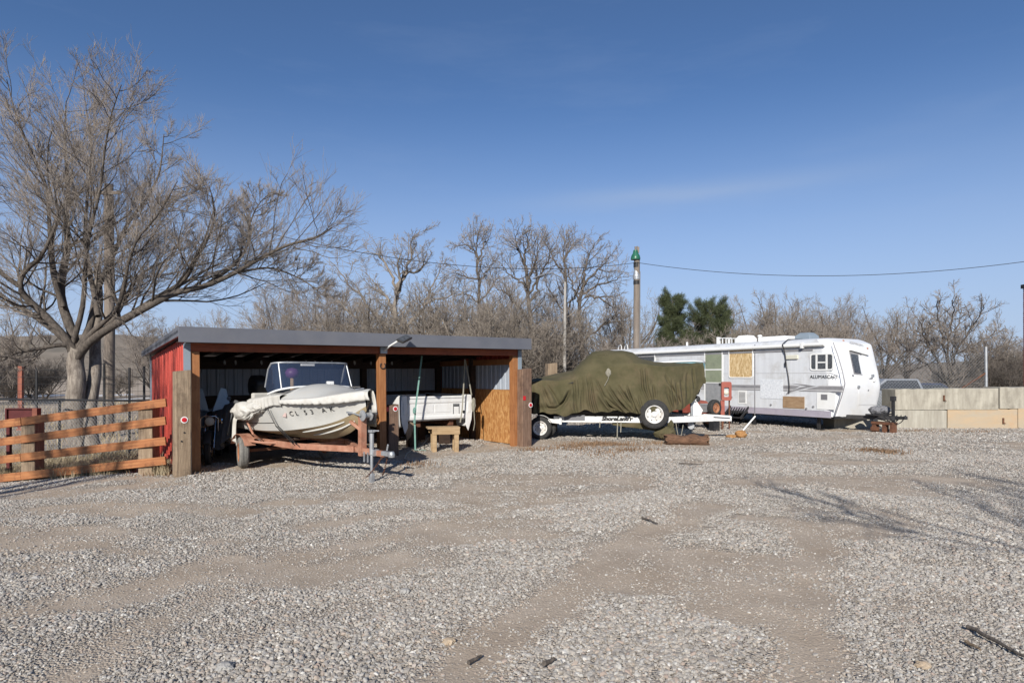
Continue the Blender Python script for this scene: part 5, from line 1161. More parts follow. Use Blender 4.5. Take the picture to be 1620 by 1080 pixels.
for k in range(4): x = xa+(xb-xa)*(k+.5)/4; mb.bar((x,.8,2.82),(x,.8,3.08),.03,.03); mb.bar((x,1.3,2.82),(x,1.3,3.08),.03,.03)
mb.bar((xa,.8,3.08),(xb,.8,3.06),.03,.03); mb.bar((xa,1.3,3.08),(xb,1.3,3.06),.03,.03); mb.build('roof_rack', MT['white'], rv)
mb = MB()
for px in (985,995): x = rvp(px,545,.3)[0]; mb.tube([(x,.25,2.7),(x-.03,.25,2.98),(x-.15,.3,3.04),(x-.5,.5,2.98),(x-.55,.5,2.8)], .018, 7)
mb.build('roof_ladder', MT['white'], rv, smooth=60)
# nose: recessed window with visor, lettering, clearance lights, utility outlet
def nose_x(z): return float(np.interp(z,[a for a,b in ez],[b for a,b in ez]))
def nose_pt(px, py):
    """hit of the sight line with the nose surface (built there once, in place)"""
    d = Vector(((px-CX)/F,1,(HY-py)/F)); o = Vector((0,0,CH)); Y = 17.0
    for _ in range(1200):
        p = o+d*Y; l = p-N0; x = l.dot(RD); y = l.dot(RN); z = p.z
        r = .3; e = nose_x(z); yy = min(y, WID-y); s = e+.03*min(1,max(0,(yy-r)/.9)) if yy > r else e-r+math.sqrt(max(0,r*r-(r-max(0,yy))**2))
        if x < s and 0 <= y <= WID: return Vector((x,y,z))
        Y += .004
    return Vector((nose_x(1.5),1.2,1.5))
def nose_patch(name, m, quad, proud, thick=.02, nx_=6, ny_=6, bevel=0):
    a,b_,c,d = quad; rows = []
    for i in range(ny_+1):
        r = []
        for j in range(nx_+1):
            u, v = j/nx_, i/ny_; px = (a[0]*(1-u)+b_[0]*u)*(1-v)+(d[0]*(1-u)+c[0]*u)*v; py = (a[1]*(1-u)+b_[1]*u)*(1-v)+(d[1]*(1-u)+c[1]*u)*v
            p = nose_pt(px,py); r.append(p+Vector((proud,-proud*.15,0)))
        rows.append(r)
    n = len(rows[0]); mb = MB(); mb.grid(rows); back = [[p-Vector((thick,0,0)) for p in r] for r in rows]; mb.grid(back)
    edge = [rows[0][j] for j in range(n)]+[rows[i][-1] for i in range(1,len(rows))]+[rows[-1][j] for j in range(n-2,-1,-1)]+[rows[i][0] for i in range(len(rows)-2,0,-1)]
    mb.grid([edge,[p-Vector((thick,0,0)) for p in edge]], close_v=True); return mb.build(name, MT[m], rv, smooth=40)
nose_patch('nose_window_frame','rvgrey',[(1343.5,557),(1357,559),(1364,593.5),(1350.5,591.5)],.012)
nose_patch('nose_window_pane','windark',[(1345,559.5),(1356,561.5),(1362,591),(1351.5,589.5)],.018)
nose_patch('nose_visor','cleanwhite',[(1342,549),(1372,556),(1372,562),(1343,554)],.075,.07)
nose_patch('visor_gap','rvgrey',[(1343,554.5),(1362,559.5),(1362,562),(1344,557)],.014)
nose_patch('nose_recess_panel','rvnose',[(1358,561),(1380,566),(1386,640),(1358,640)],.014,.012)
for px, py, m in ((1334,539,'rust'),(1372,551,'rust'),(1349,594,'letter_grey'),(1373,617,'letter_grey'),(1361,561,'letter_grey')):
    p = nose_pt(px,py); MB().lathe([(0,0),(.035,0),(.03,.02),(0,.025)], 10, axis_mat(p,(1,-.2,.2))).build('marker_light' if m == 'rust' else 'nose_fitting', MT[m], rv)
p = nose_pt(1379,596); mb = MB(); mb.box(p.x-.02,p.x+.05,p.y-.06,p.y+.06,p.z-.06,p.z+.08); mb.tube([p+Vector((.04,0,.05)),p+Vector((.09,-.1,-.02)),p+Vector((.08,-.22,-.03))], .014, 6); mb.build('power_outlet', MT['galv'], rv); bundle('outlet_cover', rv, tuple(p+Vector((.04,.05,-.09))), .05,.07,.08, 'cleanwhite', 4, .2)
p = nose_pt(1358,612); mb = MB(); mb.lathe([(0,0),(.06,0),(.05,.03),(0,.035)], 12, axis_mat(p,(1,-.1,0))); mb.build('latch', MT['galv'], rv)
p = nose_pt(1354,543.5); p2 = nose_pt(1362,545.5); ex = (p2-p).normalized(); up = (nose_pt(1355,538)-p); up = (up-ex*up.dot(ex)).normalized(); en = ex.cross(up); M = Matrix((ex,up,en)).transposed().to_4x4(); M.translation = p+en*.015-up*.06; text_part('lettering','ALUMASCAPE',.10,MT['rvlight'],rv,M,ext=.004,sx=.8)
# running gear, steps, hitch
for x in (-5.6,-6.5):
    for s, y in ((-1,.16),(1,WID-.16)): wheel(rv, (x,y,.36),(0,s,0), .36,.2)
mb = MB(); xs0 = rvp(1170,650)[0]
for k in range(2): mb.box(xs0-.38,xs0+.38,-.20-.22*k,-.02-.22*k,.42-.2*k,.46-.2*k)
for s in (-.38,.38): mb.bar((xs0+s,0,.6),(xs0+s,-.42,.22),.03,.07)
for k in range(6): mb.bar((xs0-.3+k*.11,-.02,.56),(xs0-.26+k*.11,-.3,.30+.02*k),.02,.03)
mb.build('folding_step', MT['black'], rv)
for x in (-.9,-3.3,-8.5): MB().bar((x,.3,.4),(x,.3,-.02),.08,.08).bar((x,.22,.0),(x,.38,.0),.3,.03).build('stabiliser_jack', MT['black'], rv)
mb = MB()
for y in (.55,WID-.55): mb.bar((-.6,y,.42),(.95,WID/2+(y-WID/2)*.08,.42),.07,.12)
mb.bar((.9,WID/2,.43),(1.22,WID/2,.44),.09,.09); mb.lathe([(0,-.05),(.06,-.05),(.06,.03),(0,.06)], 12, Matrix.Translation((1.2,WID/2,.45))); mb.build('hitch_frame', MT['black'], rv)
mb = MB(); mb.bar((.86,WID/2,.25),(.86,WID/2,1.02),.07,.07); mb.box(.80,.92,WID/2-.06,WID/2+.06,.92,1.06); mb.build('tongue_jack', MT['black'], rv)
mb = MB(); mb.box(.32,.62,WID/2-.5,WID/2+.5,.49,.53); mb.build('battery_tray', MT['black'], rv); 
for dy in (-.25,.2): bundle('covered_battery', rv, (.48,WID/2+dy,.64), .17,.17,.13, 'letter_grey', 3, .25)
mb = MB()
for k in range(5): mb.tube(catenary((.3+k*.16,WID/2-.35,.5),(.6+k*.12,WID/2+.25,.5),.12+.03*k,10), .014, 5)
mb.build('cable', MT['black'], rv)
hb = N0+RD*.62+RN*(WID/2-.1); hbk = thing('hitch_block', 'rusty iron stand under the hitch of the white travel trailer', 'stand', (hb.x,hb.y,0), rz=RRZ)
mb = MB(); mb.box(-.30,.36,-.12,.12,.22,.30).box(-.28,-.17,-.1,.1,-.02,.22).box(.02,.12,-.1,.1,-.02,.22).box(.25,.35,-.12,.1,-.02,.28).box(-.3,-.1,-.14,.0,.02,.14); mb.build('stand', MT['darkrust'], hbk, bevel=.01)
# old red tractor between the two trailers
tq = P(1122,650,20.6); tc_ = thing('garden_tractor', 'faded red compact tractor behind the tongue of the white trailer', 'tractor', (tq.x-.85,tq.y+.1,0), rz=R(-62))
# x forward (towards the camera and right)
for s in (-1,1): wheel(tc_, (.75,s*.42,.24),(0,s,0), .24,.14,'rubber','rustrim', .5, 0); wheel(tc_, (-.5,s*.52,.40),(0,s,0), .40,.24,'rubber','rustrim',.5,0)
mb = MB(); rows = []
for x, w_, z0, z1 in ((-.25,.26,.50,.90),(.3,.26,.48,.92),(.85,.24,.46,.88),(.95,.22,.48,.85)): rows.append([(x,-w_,z0),(x,-w_,z1-.06),(x,-w_+.07,z1),(x,w_-.07,z1),(x,w_,z1-.06),(x,w_,z0)])
mb.grid(rows, close_v=True); mb.f.append(tuple(range(len(mb.v)-6,len(mb.v)))); mb.build('hood', MT['redpaint'], tc_, bevel=.012)
MB().box(.95,.975,-.17,.17,.52,.80).build('grille', MT['screen'], tc_)
for k in range(6): MB().box(.975,.985,-.16,.16,.54+k*.042,.556+k*.042).build('grille_slat', MT['letter_grey'], tc_)
MB().box(-.55,-.25,-.32,.32,.45,.62).box(-.7,-.3,-.24,.24,.78,.86).box(-.78,-.68,-.24,.24,.82,1.15).build('seat', MT['black'], tc_, bevel=.03)
mb = MB(); mb.tube([(-.2,0,1.0),(-.32,0,1.25)], .015, 6); mb.lathe([(.17+.012*math.cos(a),.012*math.sin(a)) for a in np.linspace(0,2*math.pi,8)[:-1]], 22, axis_mat((-.33,0,1.27),(-.45,0,1)), closed=True); mb.build('steering_wheel', MT['black'], tc_)
for s in (-1,1): MB().box(-.85,-.15,s*.52-.14,s*.52+.14,.80,.83).build('fender', MT['redpaint'], tc_, bevel=.01)
x_ = P(1149,618,19.6); hl = thing('headlight_panel', 'orange red fender panel with a round headlight beside the trailer door', 'headlight panel', (x_.x,x_.y,0), rz=R(-8))
mb = MB(); frame_ring(mb, rrect(.30,.58,.05,3,0,1.19), rrect(.15,.30,.03,3,.0,1.16), .10, -.05); mb.build('fender_panel', MT['redpaint'], hl); MB().box(-.17,-.05,-.02,.08,.45,.9).build('fender_leg', MT['redpaint'], hl, bevel=.01)
MB().box(-.09,.09,.02,.04,1.0,1.32).build('lamp_plate', MT['galv'], hl); MB().lathe([(.0,.0),(.075,.0),(.075,.03),(.05,.05),(0,.06)], 20, axis_mat((0,.02,1.15),(0,-1,0))).build('headlight', MT['lens'], hl, smooth=50)
MB().bar((-.11,.03,-.02),(-.11,.03,.5),.06,.06).bar((.1,.06,-.02),(.1,.06,.95),.04,.04).build('support', MT['darkrust'], hl)
sp_ = P(1130,645,19.2); sw = thing('old_wheel', 'old tyre on a rusty rim propped beside the white trailer tongue', 'wheel', (sp_.x,sp_.y,0), rz=R(25)); wheel(sw, (0,0,sp_.z),(.15,-1,.0), .255,.17,'rubber','rustrim',.55,0)
MB().box(-.12,.12,-.1,.1,-.02,sp_.z-.25).build('support_block', MT['black'], sw)
# teal boat bow beyond the olive cover
tb = P(1093,573,20.5); tbo = thing('teal_boat', 'white and teal boat bow rising behind the olive cover', 'boat', (tb.x,tb.y,0), rz=R(-4))
rows = []
for x, w_, zt, zk in ((-2.6,.8,1.95,1.0),(-1.5,.8,2.05,1.05),(-.6,.72,2.10,1.15),(0,.5,2.12,1.4),(.3,.28,2.10,1.65),(.45,.05,2.06,1.9)): rows.append([(x,-w_,zt),(x,-w_*.85,(zt+zk)/2+.1),(x,0,zk),(x,w_*.85,(zt+zk)/2+.1),(x,w_,zt)])
mb = MB(); mb.grid(rows); mb.build('hull', MT['teal'], tbo, smooth=60)
mb = MB(); mb.grid([[(r[0][0],r[0][1]*q,r[0][2]+.05*(1-q*q)+.02) for q in np.linspace(-1.03,1.03,7)] for r in rows]); mb.build('deck', MT['cleanwhite'], tbo, smooth=60).modifiers.new('thickness','SOLIDIFY').thickness = .03
for x in (-2.2,-.4): MB().bar((x,-.4,0),(x,-.4,1.25),.1,.1).bar((x,.4,0),(x,.4,1.25),.1,.1).bar((x,-.6,1.2),(x,.6,1.2),.08,.1).build('stand', MT['darkwood'], tbo)

# ---------------------------------------------------------------- concrete block wall
def cblock(pxl, pxr, ytop, ybot, Y, m, label, seed):
    a = P(pxl,ytop,Y); b_ = P(pxr,ytop,Y); z0 = P(pxl,ybot,Y).z; w = b_.x-a.x; t = thing('concrete_block', label, 'block', ((a.x+b_.x)/2, Y, max(z0,-.02)), group='stacked concrete blocks')
    h = a.z-z0; mb = MB(); nx_, nz_ = 24, 10; rows = []
    prof = [(0,0),(0,h),(.75,h),(.75,0)]
    for i in range(nx_+1):
        x = -w/2+w*i/nx_; r = []
        for k in range(nz_+1): r.append((x, 0, h*k/nz_))
        for k in range(1,6): r.append((x, .75*k/5, h))
        for k in range(1,5): r.append((x, .75, h*(1-k/4)))
        rr = []
        for p in r:
            n = fbm(np.array([p[0]*2.3+seed*9]),np.array([p[2]*3+p[1]*2]),seed,4)[0]-.5; ed = 0
            chip = .06*max(0,float(fbm(np.array([p[0]*5+seed*3]),np.array([seed]),seed+3,3)[0])-.55)*(1 if abs(p[2]-h) < 1e-6 else 0)
            rr.append((p[0]+.006*n, p[1]+.02*n, p[2]+(.012*n if p[2] > h*.5 else 0)-chip*2))
        rows.append(rr)
    mb.grid(rows); n = len(rows[0]); mb.f += [tuple(range(n-1,-1,-1)), tuple(range(nx_*n,nx_*n+n))]
    mb.build('block', MT[m], t, bevel=.018); return t
cblock(1416.5,1495,615,648,20.0,'concrete','greenish grey concrete block, top row, nearest the travel trailer',1)
cblock(1495.5,1580,614,647.5,19.98,'concrete','stained concrete block, top row, beside the split joint below the steel post',2)
cblock(1582,1720,612,646,19.97,'concrete','concrete block, top row, at the right edge of the photo',3)
cblock(1320,1380,648.5,678.5,20.05,'concrete_pale','concrete block, bottom row, mostly behind the trailer hitch',4)
cblock(1380.7,1498,648.5,678.5,20.02,'concrete_pale','pale streaked concrete block, bottom row, left of the orange one',5)
cblock(1499.5,1610,648,680,20.0,'concrete_rust','orange stained concrete block in the bottom row',6)
cblock(1611,1720,647,681,19.98,'concrete_rust','orange stained concrete block, bottom row, cut by the right edge',7)
for px, py in ((1494,628),(1588,664)):
    p = P(px,py,19.96); o = thing('lifting_pin', 'dark lifting slot on the %s row of concrete blocks' % ('top' if py < 640 else 'bottom'), 'pin', p); MB().box(-.02,.02,0,.03,-.12,.06).bar((.0,0,-.08),(.05,-.03,-.12),.02,.02).build('pin', MT['darkrust'], o)
# chain-link beyond the blocks, steel post with brace
cf = thing('chain_link_fence', 'tall galvanised chain link fence behind the concrete blocks', 'fence'); Yf = 21.6
a = P(1330,600,Yf); b_ = P(1562,600,Yf); a.z = b_.z = 0
chainlink(cf, a, b_, 0, 2.45, cell=.11, r=.0045)
for px in (1340,): p = P(px,600,Yf); MB().tube([(p.x,p.y+.04,0),(p.x,p.y+.04,2.5)], .024, 8).build('fence_post', MT['galv'], cf)
p = P(1561,600,Yf); MB().tube([(p.x,p.y,0),(p.x-.03,p.y,2.66)], .045, 10).build('end_post', MT['galv'], cf); MB().tube([(p.x-.05,p.y,1.75),(p.x-1.0,p.y+.1,1.1)], .028, 8).build('brace', MT['darkrust'], cf); MB().tube([(p.x+.03,p.y,1.6),(p.x+.45,p.y+.6,1.2)], .012, 6).build('guy_wire', MT['galv'], cf)
# vehicles beyond
def car(name, label, cat, loc, rz, Lc, Wc, prof_low, prof_top, m, win):
    t = thing(name, label, cat, loc, rz=rz); mb = MB(); rows = []
    for y, ins in ((-Wc/2,.0),(-Wc/2+.08,0),(Wc/2-.08,0),(Wc/2,.0)): rows.append([(x,y,z-(.03 if abs(y) > Wc/2-.05 else 0)) for x,z in prof_low])
    mb.grid(rows, close_v=True); n = len(prof_low); mb.f += [tuple(range(n)), tuple(range(len(mb.v)-n,len(mb.v)))]; mb.build('body', MT[m], t, bevel=.04)
    mb = MB(); rows = [[(x,s*(Wc/2-.08-(z-prof_top[0][1])*.35),z) for x,z in prof_top] for s in (-1,1)]; mb.grid(rows, close_v=True); n = len(prof_top); mb.f += [tuple(range(n)), tuple(range(n,2*n))]; mb.build('cab', MT[m], t, bevel=.04)
    for s in (-1,1):
        k = win; MB().ngon([(x,s*(Wc/2-.07-(z-prof_top[0][1])*.35)+s*.006,z) for x,z in k], .01, (0,s,0)).build('side_window', MT['windark'], t)
    for x in (-Lc*.32,Lc*.32):
        for s in (-1,1): wheel(t, (x,s*(Wc/2-.12),.36),(0,s,0), .36,.22,'rubber','galv')
    return t
q = P(1392,660,24.5); tk = car('pickup_truck','silver pickup truck parked behind the chain link fence beside the trailer nose','truck',(q.x+.3,q.y,0),R(183),5.4,1.9,[(-2.7,.45),(2.7,.45),(2.7,1.0),(1.0,1.08),(-2.7,1.1)],[(-.9,1.05),(1.3,1.05),(.55,1.55),(-.75,1.55)],'silver',[(-.75,1.12),(1.1,1.12),(.5,1.5),(-.66,1.5)])
MB().box(-2.74,-2.70,-.85,.85,.5,.62).build('bumper', MT['chrome'], tk); MB().box(-2.72,-2.703,-.7,.7,.72,1.02).build('tailgate', MT['black'], tk)
q = P(1455,612,27.0); car('parked_car','dark blue car roof showing above the concrete blocks','car',(q.x,q.y,.0),R(4),4.6,1.8,[(-2.3,.3),(2.3,.3),(2.3,.75),(1.2,.88),(-2.0,.9)],[(-1.7,.86),(1.2,.86),(.5,1.36),(-1.1,1.36)],'navy',[(-1.4,.9),(1.0,.9),(.45,1.3),(-1.0,1.3)])
# brick column at the right edge
q = P(1637,600,22.3); bc_ = thing('brick_column', 'tall dark red brick column with a dark cap at the right edge', 'column', (q.x,q.y,0)); zt = P(0,455,22.3).z
MB().box(-.21,.21,-.21,.21,-.05,zt).build('core', MT['darkrust'], bc_); bme = None
n = 0; z = 0
while z < zt-.05 and n < 290:
    for s in range(2):
        x0 = -.225+s*.225+(.0 if int(z/.085)%2 == 0 else 0)
        mb = MB() if bme is None else None
        if bme is None:
            o = MB().box(-.108,.108,-.02,.02,0,.066).build('brick', MT['brick'], bc_); bme = o.data
        else: o = link('brick', bme, None, bc_)
        o.location = (x0+.1125+(0.0), -.212+random.uniform(-.003,.003), z); n += 1
    for s in range(2):
        o = link('brick', bme, None, bc_); o.rotation_euler = (0,0,R(90)); o.location = (-.212+random.uniform(-.003,.003), -.1125+s*.225, z); n += 1
    z += .077
MB().box(-.28,.28,-.28,.28,zt,zt+.14).build('cap', MT['black'], bc_, bevel=.01)
# ---------------------------------------------------------------- bare trees
def nrm(v): return v/(np.linalg.norm(v,axis=-1,keepdims=True)+1e-9)
def spawn(Pp, Rp, n, ln, ang, K, rr, up, wig, t0=.25, rg=None, out=0, minr=.003, lenref=None, tmax=1.0):
    """children on every parent polyline: Pp (N,K,3), Rp (N,K)"""
    rg = rg or rng; N_, Kp, _ = Pp.shape
    seg = np.linalg.norm(np.diff(Pp,axis=1),axis=2).sum(1)
    idx = np.repeat(np.arange(N_), n); M_ = len(idx)
    t = (t0+(tmax-t0)*((np.tile(np.arange(n),N_)+rg.random(M_))/n))
    f = np.clip(t*(Kp-1),0,Kp-1.001); i0 = f.astype(int); fr = (f-i0)[:,None]
    base = Pp[idx,i0]*(1-fr)+Pp[idx,i0+1]*fr; tang = nrm(Pp[idx,i0+1]-Pp[idx,i0]); rad = Rp[idx,i0]*(1-fr[:,0])+Rp[idx,i0+1]*fr[:,0]
    rv_ = rg.normal(size=(M_,3)); perp = nrm(rv_-tang*(rv_*tang).sum(1,keepdims=True)); perp = nrm(perp+np.array([0,0,out])); perp = nrm(perp-tang*(perp*tang).sum(1,keepdims=True))
    a = np.radians(rg.uniform(ang[0],ang[1],M_))[:,None]; d = tang*np.cos(a)+perp*np.sin(a)
    L_ = (seg if lenref is None else np.full(N_,lenref))[idx]*rg.uniform(ln[0],ln[1],M_)*(1.15-.65*t); st = (L_/(K-1))[:,None]
    pts = [base]; p = base
    for k in range(K-1):
        d = nrm(d+rg.normal(size=(M_,3))*wig+np.array([0,0,up])); p = p+d*st; pts.append(p)
    r0 = np.maximum(rad*rr*rg.uniform(.7,1.1,M_), minr); R_ = r0[:,None]*np.linspace(1,.35,K)[None]
    return np.stack(pts,1), np.maximum(R_,minr*.6)
def tube_mesh(Pp, Rp, n):
    N_, K, _ = Pp.shape; T = np.empty_like(Pp); T[:,1:-1] = Pp[:,2:]-Pp[:,:-2]; T[:,0] = Pp[:,1]-Pp[:,0]; T[:,-1] = Pp[:,-1]-Pp[:,-2]; T = nrm(T)
    ref = np.where(np.abs(T[:,:1,2:3])>.9, np.array([1.,0,0]), np.array([0,0,1.])); u = nrm(np.cross(T, ref)); w = np.cross(T,u)
    a = 2*np.pi*np.arange(n)/n; v = Pp[:,:,None]+(u[:,:,None]*np.cos(a)[:,None]+w[:,:,None]*np.sin(a)[:,None])*Rp[:,:,None,None]
    b = (np.arange(N_)[:,None]*K+np.arange(K-1)[None]).reshape(-1,1)*n; j = np.arange(n)
    f = np.stack([b+j,b+(j+1)%n,b+n+(j+1)%n,b+n+j],2).reshape(-1,4); return v.reshape(-1,3), f
def join(parts):
    V = []; Fc = []; o = 0
    for v, f in parts: V.append(v); Fc.append(f+o); o += len(v)
    return np.concatenate(V), np.concatenate(Fc)
def resample(pts, rad, K):
    pts = np.asarray(pts,float); s = np.r_[0,np.cumsum(np.linalg.norm(np.diff(pts,axis=0),axis=1))]; t = np.linspace(0,s[-1],K)
    # smooth curve through the points
    q = np.stack([np.interp(t,s,pts[:,i]) for i in range(3)],1); q2 = q.copy(); q2[1:-1] = .25*q[:-2]+.5*q[1:-1]+.25*q[2:]; return q2, np.interp(np.linspace(0,1,len(t)),np.linspace(0,1,len(rad)),rad)

def tree_obj(t, wood, twigs, mw, mt_):
    v, f = join(wood); link('trunk', np_mesh('trunk',v,f), MT[mw], t, smooth=180)
    v, f = join(twigs); link('crown', np_mesh('crown',v,f), MT[mt_], t, smooth=180)

# the big tree at the left, limb by limb
rg = np.random.default_rng(11); TB = 14.6
def limb(pts, dy, r0, r1, K=16):
    n = len(pts); q = []
    for i,(px,py) in enumerate(pts):
        k = i/(n-1); q.append(np.array(P(px,py,TB+dy*k**1.2))+(rg.normal(size=3)*.05 if i else 0))
    return resample(q,[r0*.8,r0*.36+r1*.5,r1*.8],K)
BT = P(128,708,TB); bigt = thing('bare_tree', 'big bare grey tree overhanging the left end of the shed', 'tree', (0,0,0))
trunk1 = limb([(128,716),(121,690),(119,650),(121,600),(120,572),(122,548)],0,.27,.20)
L0 = [limb([(121,565),(134,540),(165,519),(205,500),(245,482),(285,462),(318,452),(361,435),(407,408),(452,389),(508,372),(530,362)],-1.2,.145,.02,26),
 limb([(215,492),(250,474),(290,445),(313,406),(333,378),(342,330),(330,290)],-1.5,.08,.012),
 limb([(330,448),(365,425),(392,395),(395,355),(405,325),(429,300)],.3,.06,.01),
 limb([(370,432),(420,425),(455,432),(490,452),(512,470)],-.6,.04,.008),
 limb([(120,562),(114,540),(100,485),(96,452),(104,410),(113,384),(108,340),(102,305),(107,231),(98,160)],.8,.15,.014,22),
 limb([(119,560),(106,536),(75,505),(56,485),(36,460),(28,440),(45,420),(62,405),(85,370),(96,345),(90,290)],-1.0,.13,.012,22),
 limb([(118,565),(105,540),(80,522),(40,500),(17,480),(-20,450),(-60,425),(-100,380)],1.2,.12,.012,20),
 limb([(122,556),(138,525),(148,480),(154,460),(168,420),(186,384),(205,350),(226,327),(249,276),(262,220)],1.4,.11,.012,20),
 limb([(123,560),(140,535),(170,512),(186,490),(196,450),(203,415),(222,375),(237,345),(262,318),(285,290)],-1.6,.085,.01,20),
 limb([(100,485),(88,430),(85,344),(70,300),(62,258),(40,220),(28,190),(12,125)],-.6,.08,.01,20),
 limb([(115,545),(125,480),(130,420),(140,360),(150,300),(160,235),(175,170),(190,130)],-1.8,.08,.01,20),
 limb([(116,548),(95,540),(60,545),(25,560),(0,575),(-40,570)],-1.4,.07,.01),
 limb([(30,452),(0,430),(-30,400),(-50,340),(-60,270),(-70,200)],-1.0,.07,.01)]
trunk2 = limb([(148,716),(146,680),(143,640),(143,590),(150,540),(160,480),(150,420)],1.0,.22,.09)
t2 = [limb([(150,540),(175,500),(200,470),(225,430),(265,400),(290,360)],2.2,.08,.012), limb([(155,500),(140,440),(130,380),(135,300),(145,240),(135,150)],2,.08,.012)]
L0 += t2
wood = [tube_mesh(p[None],r[None],14) for p, r in (trunk1,trunk2)]
v, f = join(wood); link('trunk', np_mesh('trunk',v,f), MT['bark'], bigt, smooth=180); wood = []
lv = {}
for p, r in L0: lv.setdefault(len(p),[]).append((p,r))
L1p = []; L1r = []; 
for K, it in lv.items():
    Pp = np.stack([a for a,b in it]); Rr = np.stack([b for a,b in it]); wood.append(tube_mesh(Pp,Rr,8))
    p, r = spawn(Pp,Rr,26,(.18,.44),(28,70),8,.42,.07,.13,.2,rg,out=.25,minr=.009); L1p.append(p); L1r.append(r)
P1 = np.concatenate(L1p); R1 = np.concatenate(L1r)
P2, R2 = spawn(P1,R1,8,(.32,.7),(18,48),6,.5,.07,.10,.15,rg,out=.1,minr=.005)
P3, R3 = spawn(P2,R2,7,(.4,.95),(14,42),4,.55,.06,.09,.12,rg,minr=.0043)
P4, R4 = spawn(P3,R3,1,(.5,1.1),(14,38),3,.6,.05,.10,.2,rg,minr=.0032)
wood.append(tube_mesh(P1,R1,5))
v, f = join(wood); link('limbs', np_mesh('limbs',v,f), MT['bark2'], bigt, smooth=180)
v, f = join([tube_mesh(P2,R2,3),tube_mesh(P3,R3,3),tube_mesh(P4,R4,3)]); link('crown', np_mesh('crown',v,f), MT['twig'], bigt, smooth=180)
print('big tree twigs', len(P2), len(P3), len(P4))

def make_tree(label, seed, H, spread, nl, trunk_frac, mw, mt_, n1=9, n2=7, n3=5, rbase=.22, upk=.10, lean=0, fork=(18,50), tw=.011, multi=1, group='bare trees beyond the yard', name='bare_tree', cat='tree'):
    rg = np.random.default_rng(seed); t = thing(name, label, cat, (0,0,0), group=group); wood = []
    LP = []; LR = []
    for m in range(multi):
        bx, by = (rg.normal(size=2)*.35 if multi > 1 else (0,0)); th = H*trunk_frac
        if multi > 1: dx, dy = np.array([bx,by])*1.2+rg.normal(size=2)*.2
        else: dx, dy = lean, 0
        tk = np.array([(bx,by,-.2),(bx+dx*.2,by+dy*.2,th*.3),(bx+dx*.5+rg.normal()*.1,by+dy*.5,th*.65),(bx+dx,by+dy,th)])
        p, r = resample(tk,[rbase,rbase*.8,rbase*.62],10); wood.append(tube_mesh(p[None],r[None],8))
        for k in range(nl):
            az = 2*np.pi*(k+rg.uniform(-.35,.35))/nl+m; el = np.radians(rg.uniform(*fork)); L_ = (H-th)*rg.uniform(.75,1.05)/max(.6,math.cos(el)**.5)
            if k == 0: el *= .35
            d = np.array([math.cos(az)*math.sin(el)*spread, math.sin(az)*math.sin(el)*spread, math.cos(el)]); d /= np.linalg.norm(d)
            st = p[6+int(rg.integers(0,4))] if k else p[-1]; q = [st]
            for j in range(9):
                d = d+rg.normal(size=3)*.16+np.array([0,0,upk]); d /= np.linalg.norm(d); q.append(q[-1]+d*L_/9)
            LP.append(resample(np.array(q),[rbase*.5,rbase*.28,.02],14)[0]); LR.append(np.linspace(rbase*.5*(1.25 if k == 0 else 1),.016,14))
    Lp = np.stack(LP); Lr = np.stack(LR)
    # scale so the top meets H
    wood.append(tube_mesh(Lp,Lr,6))
    P1, R1 = spawn(Lp,Lr,n1,(.25,.55),(25,62),8,.45,upk*.9,.15,.2,rg,out=.2,minr=.014)
    P2, R2 = spawn(P1,R1,n2+1,(.3,.65),(22,58),6,.5,.07,.16,.15,rg,minr=tw*1.4)
    P3, R3 = spawn(P2,R2,n3,(.45,.9),(20,52),4,.55,.04,.18,.12,rg,minr=tw)
    wood.append(tube_mesh(P1,R1,4)); tree_obj(t, wood, [tube_mesh(P2,R2,3),tube_mesh(P3,R3,3)], mw, mt_); return t
HT = {}
def place(proto, used, x, y, s, rz, label, sxy=1.0):
    if proto.name not in HT: HT[proto.name] = max(np.percentile(np.array([v.co.z for v in c.data.vertices]),99.6) for c in proto.children if c.data)
    s *= (10 if 'tree' in proto.name else 5)/HT[proto.name]
    o = proto if not used.get(proto.name) else copy_tree(proto); used[proto.name] = 1
    o.location = (x,y,-.1); o.rotation_euler = (0,0,rz); o.scale = (s*sxy,s*sxy,s); o['label'] = label; return o
used = {}
TA = make_tree('x', 21, 10, 1.15, 6, .30, 'bark2','twig', 9, 6, 4, .32, fork=(22,55))
TC = make_tree('x', 22, 10, .75, 5, .40, 'bark2','twig', 9, 6, 4, .28, fork=(12,38))
TD = make_tree('x', 23, 10, 1.0, 7, .22, 'bark2','twig_tan', 9, 6, 4, .30, fork=(18,50))
TE = make_tree('x', 24, 10, 1.25, 8, .12, 'bark2','twig', 9, 8, 5, .2, fork=(25,65), multi=2)
BS = make_tree('x', 31, 5, 1.3, 6, .10, 'bark2','twig_tan', 8, 6, 4, .08, fork=(15,60), tw=.007, multi=4, group='brush thicket beyond the yard', name='bare_bush', cat='bush')
BD = make_tree('x', 32, 5, 1.2, 6, .12, 'bark2','twig_dark', 8, 7, 5, .09, fork=(12,55), tw=.007, multi=4, group='brush thicket beyond the yard', name='bare_bush', cat='bush')
BG = make_tree('x', 33, 5, 1.2, 6, .12, 'bark','twig', 8, 7, 5, .09, fork=(12,55), tw=.007, multi=4, group='brush thicket beyond the yard', name='bare_bush', cat='bush')
def top_s(px, ytop, Y, H0): return px*Y/F-CX*Y/F, (CH+(HY-ytop)*Y/F)/H0
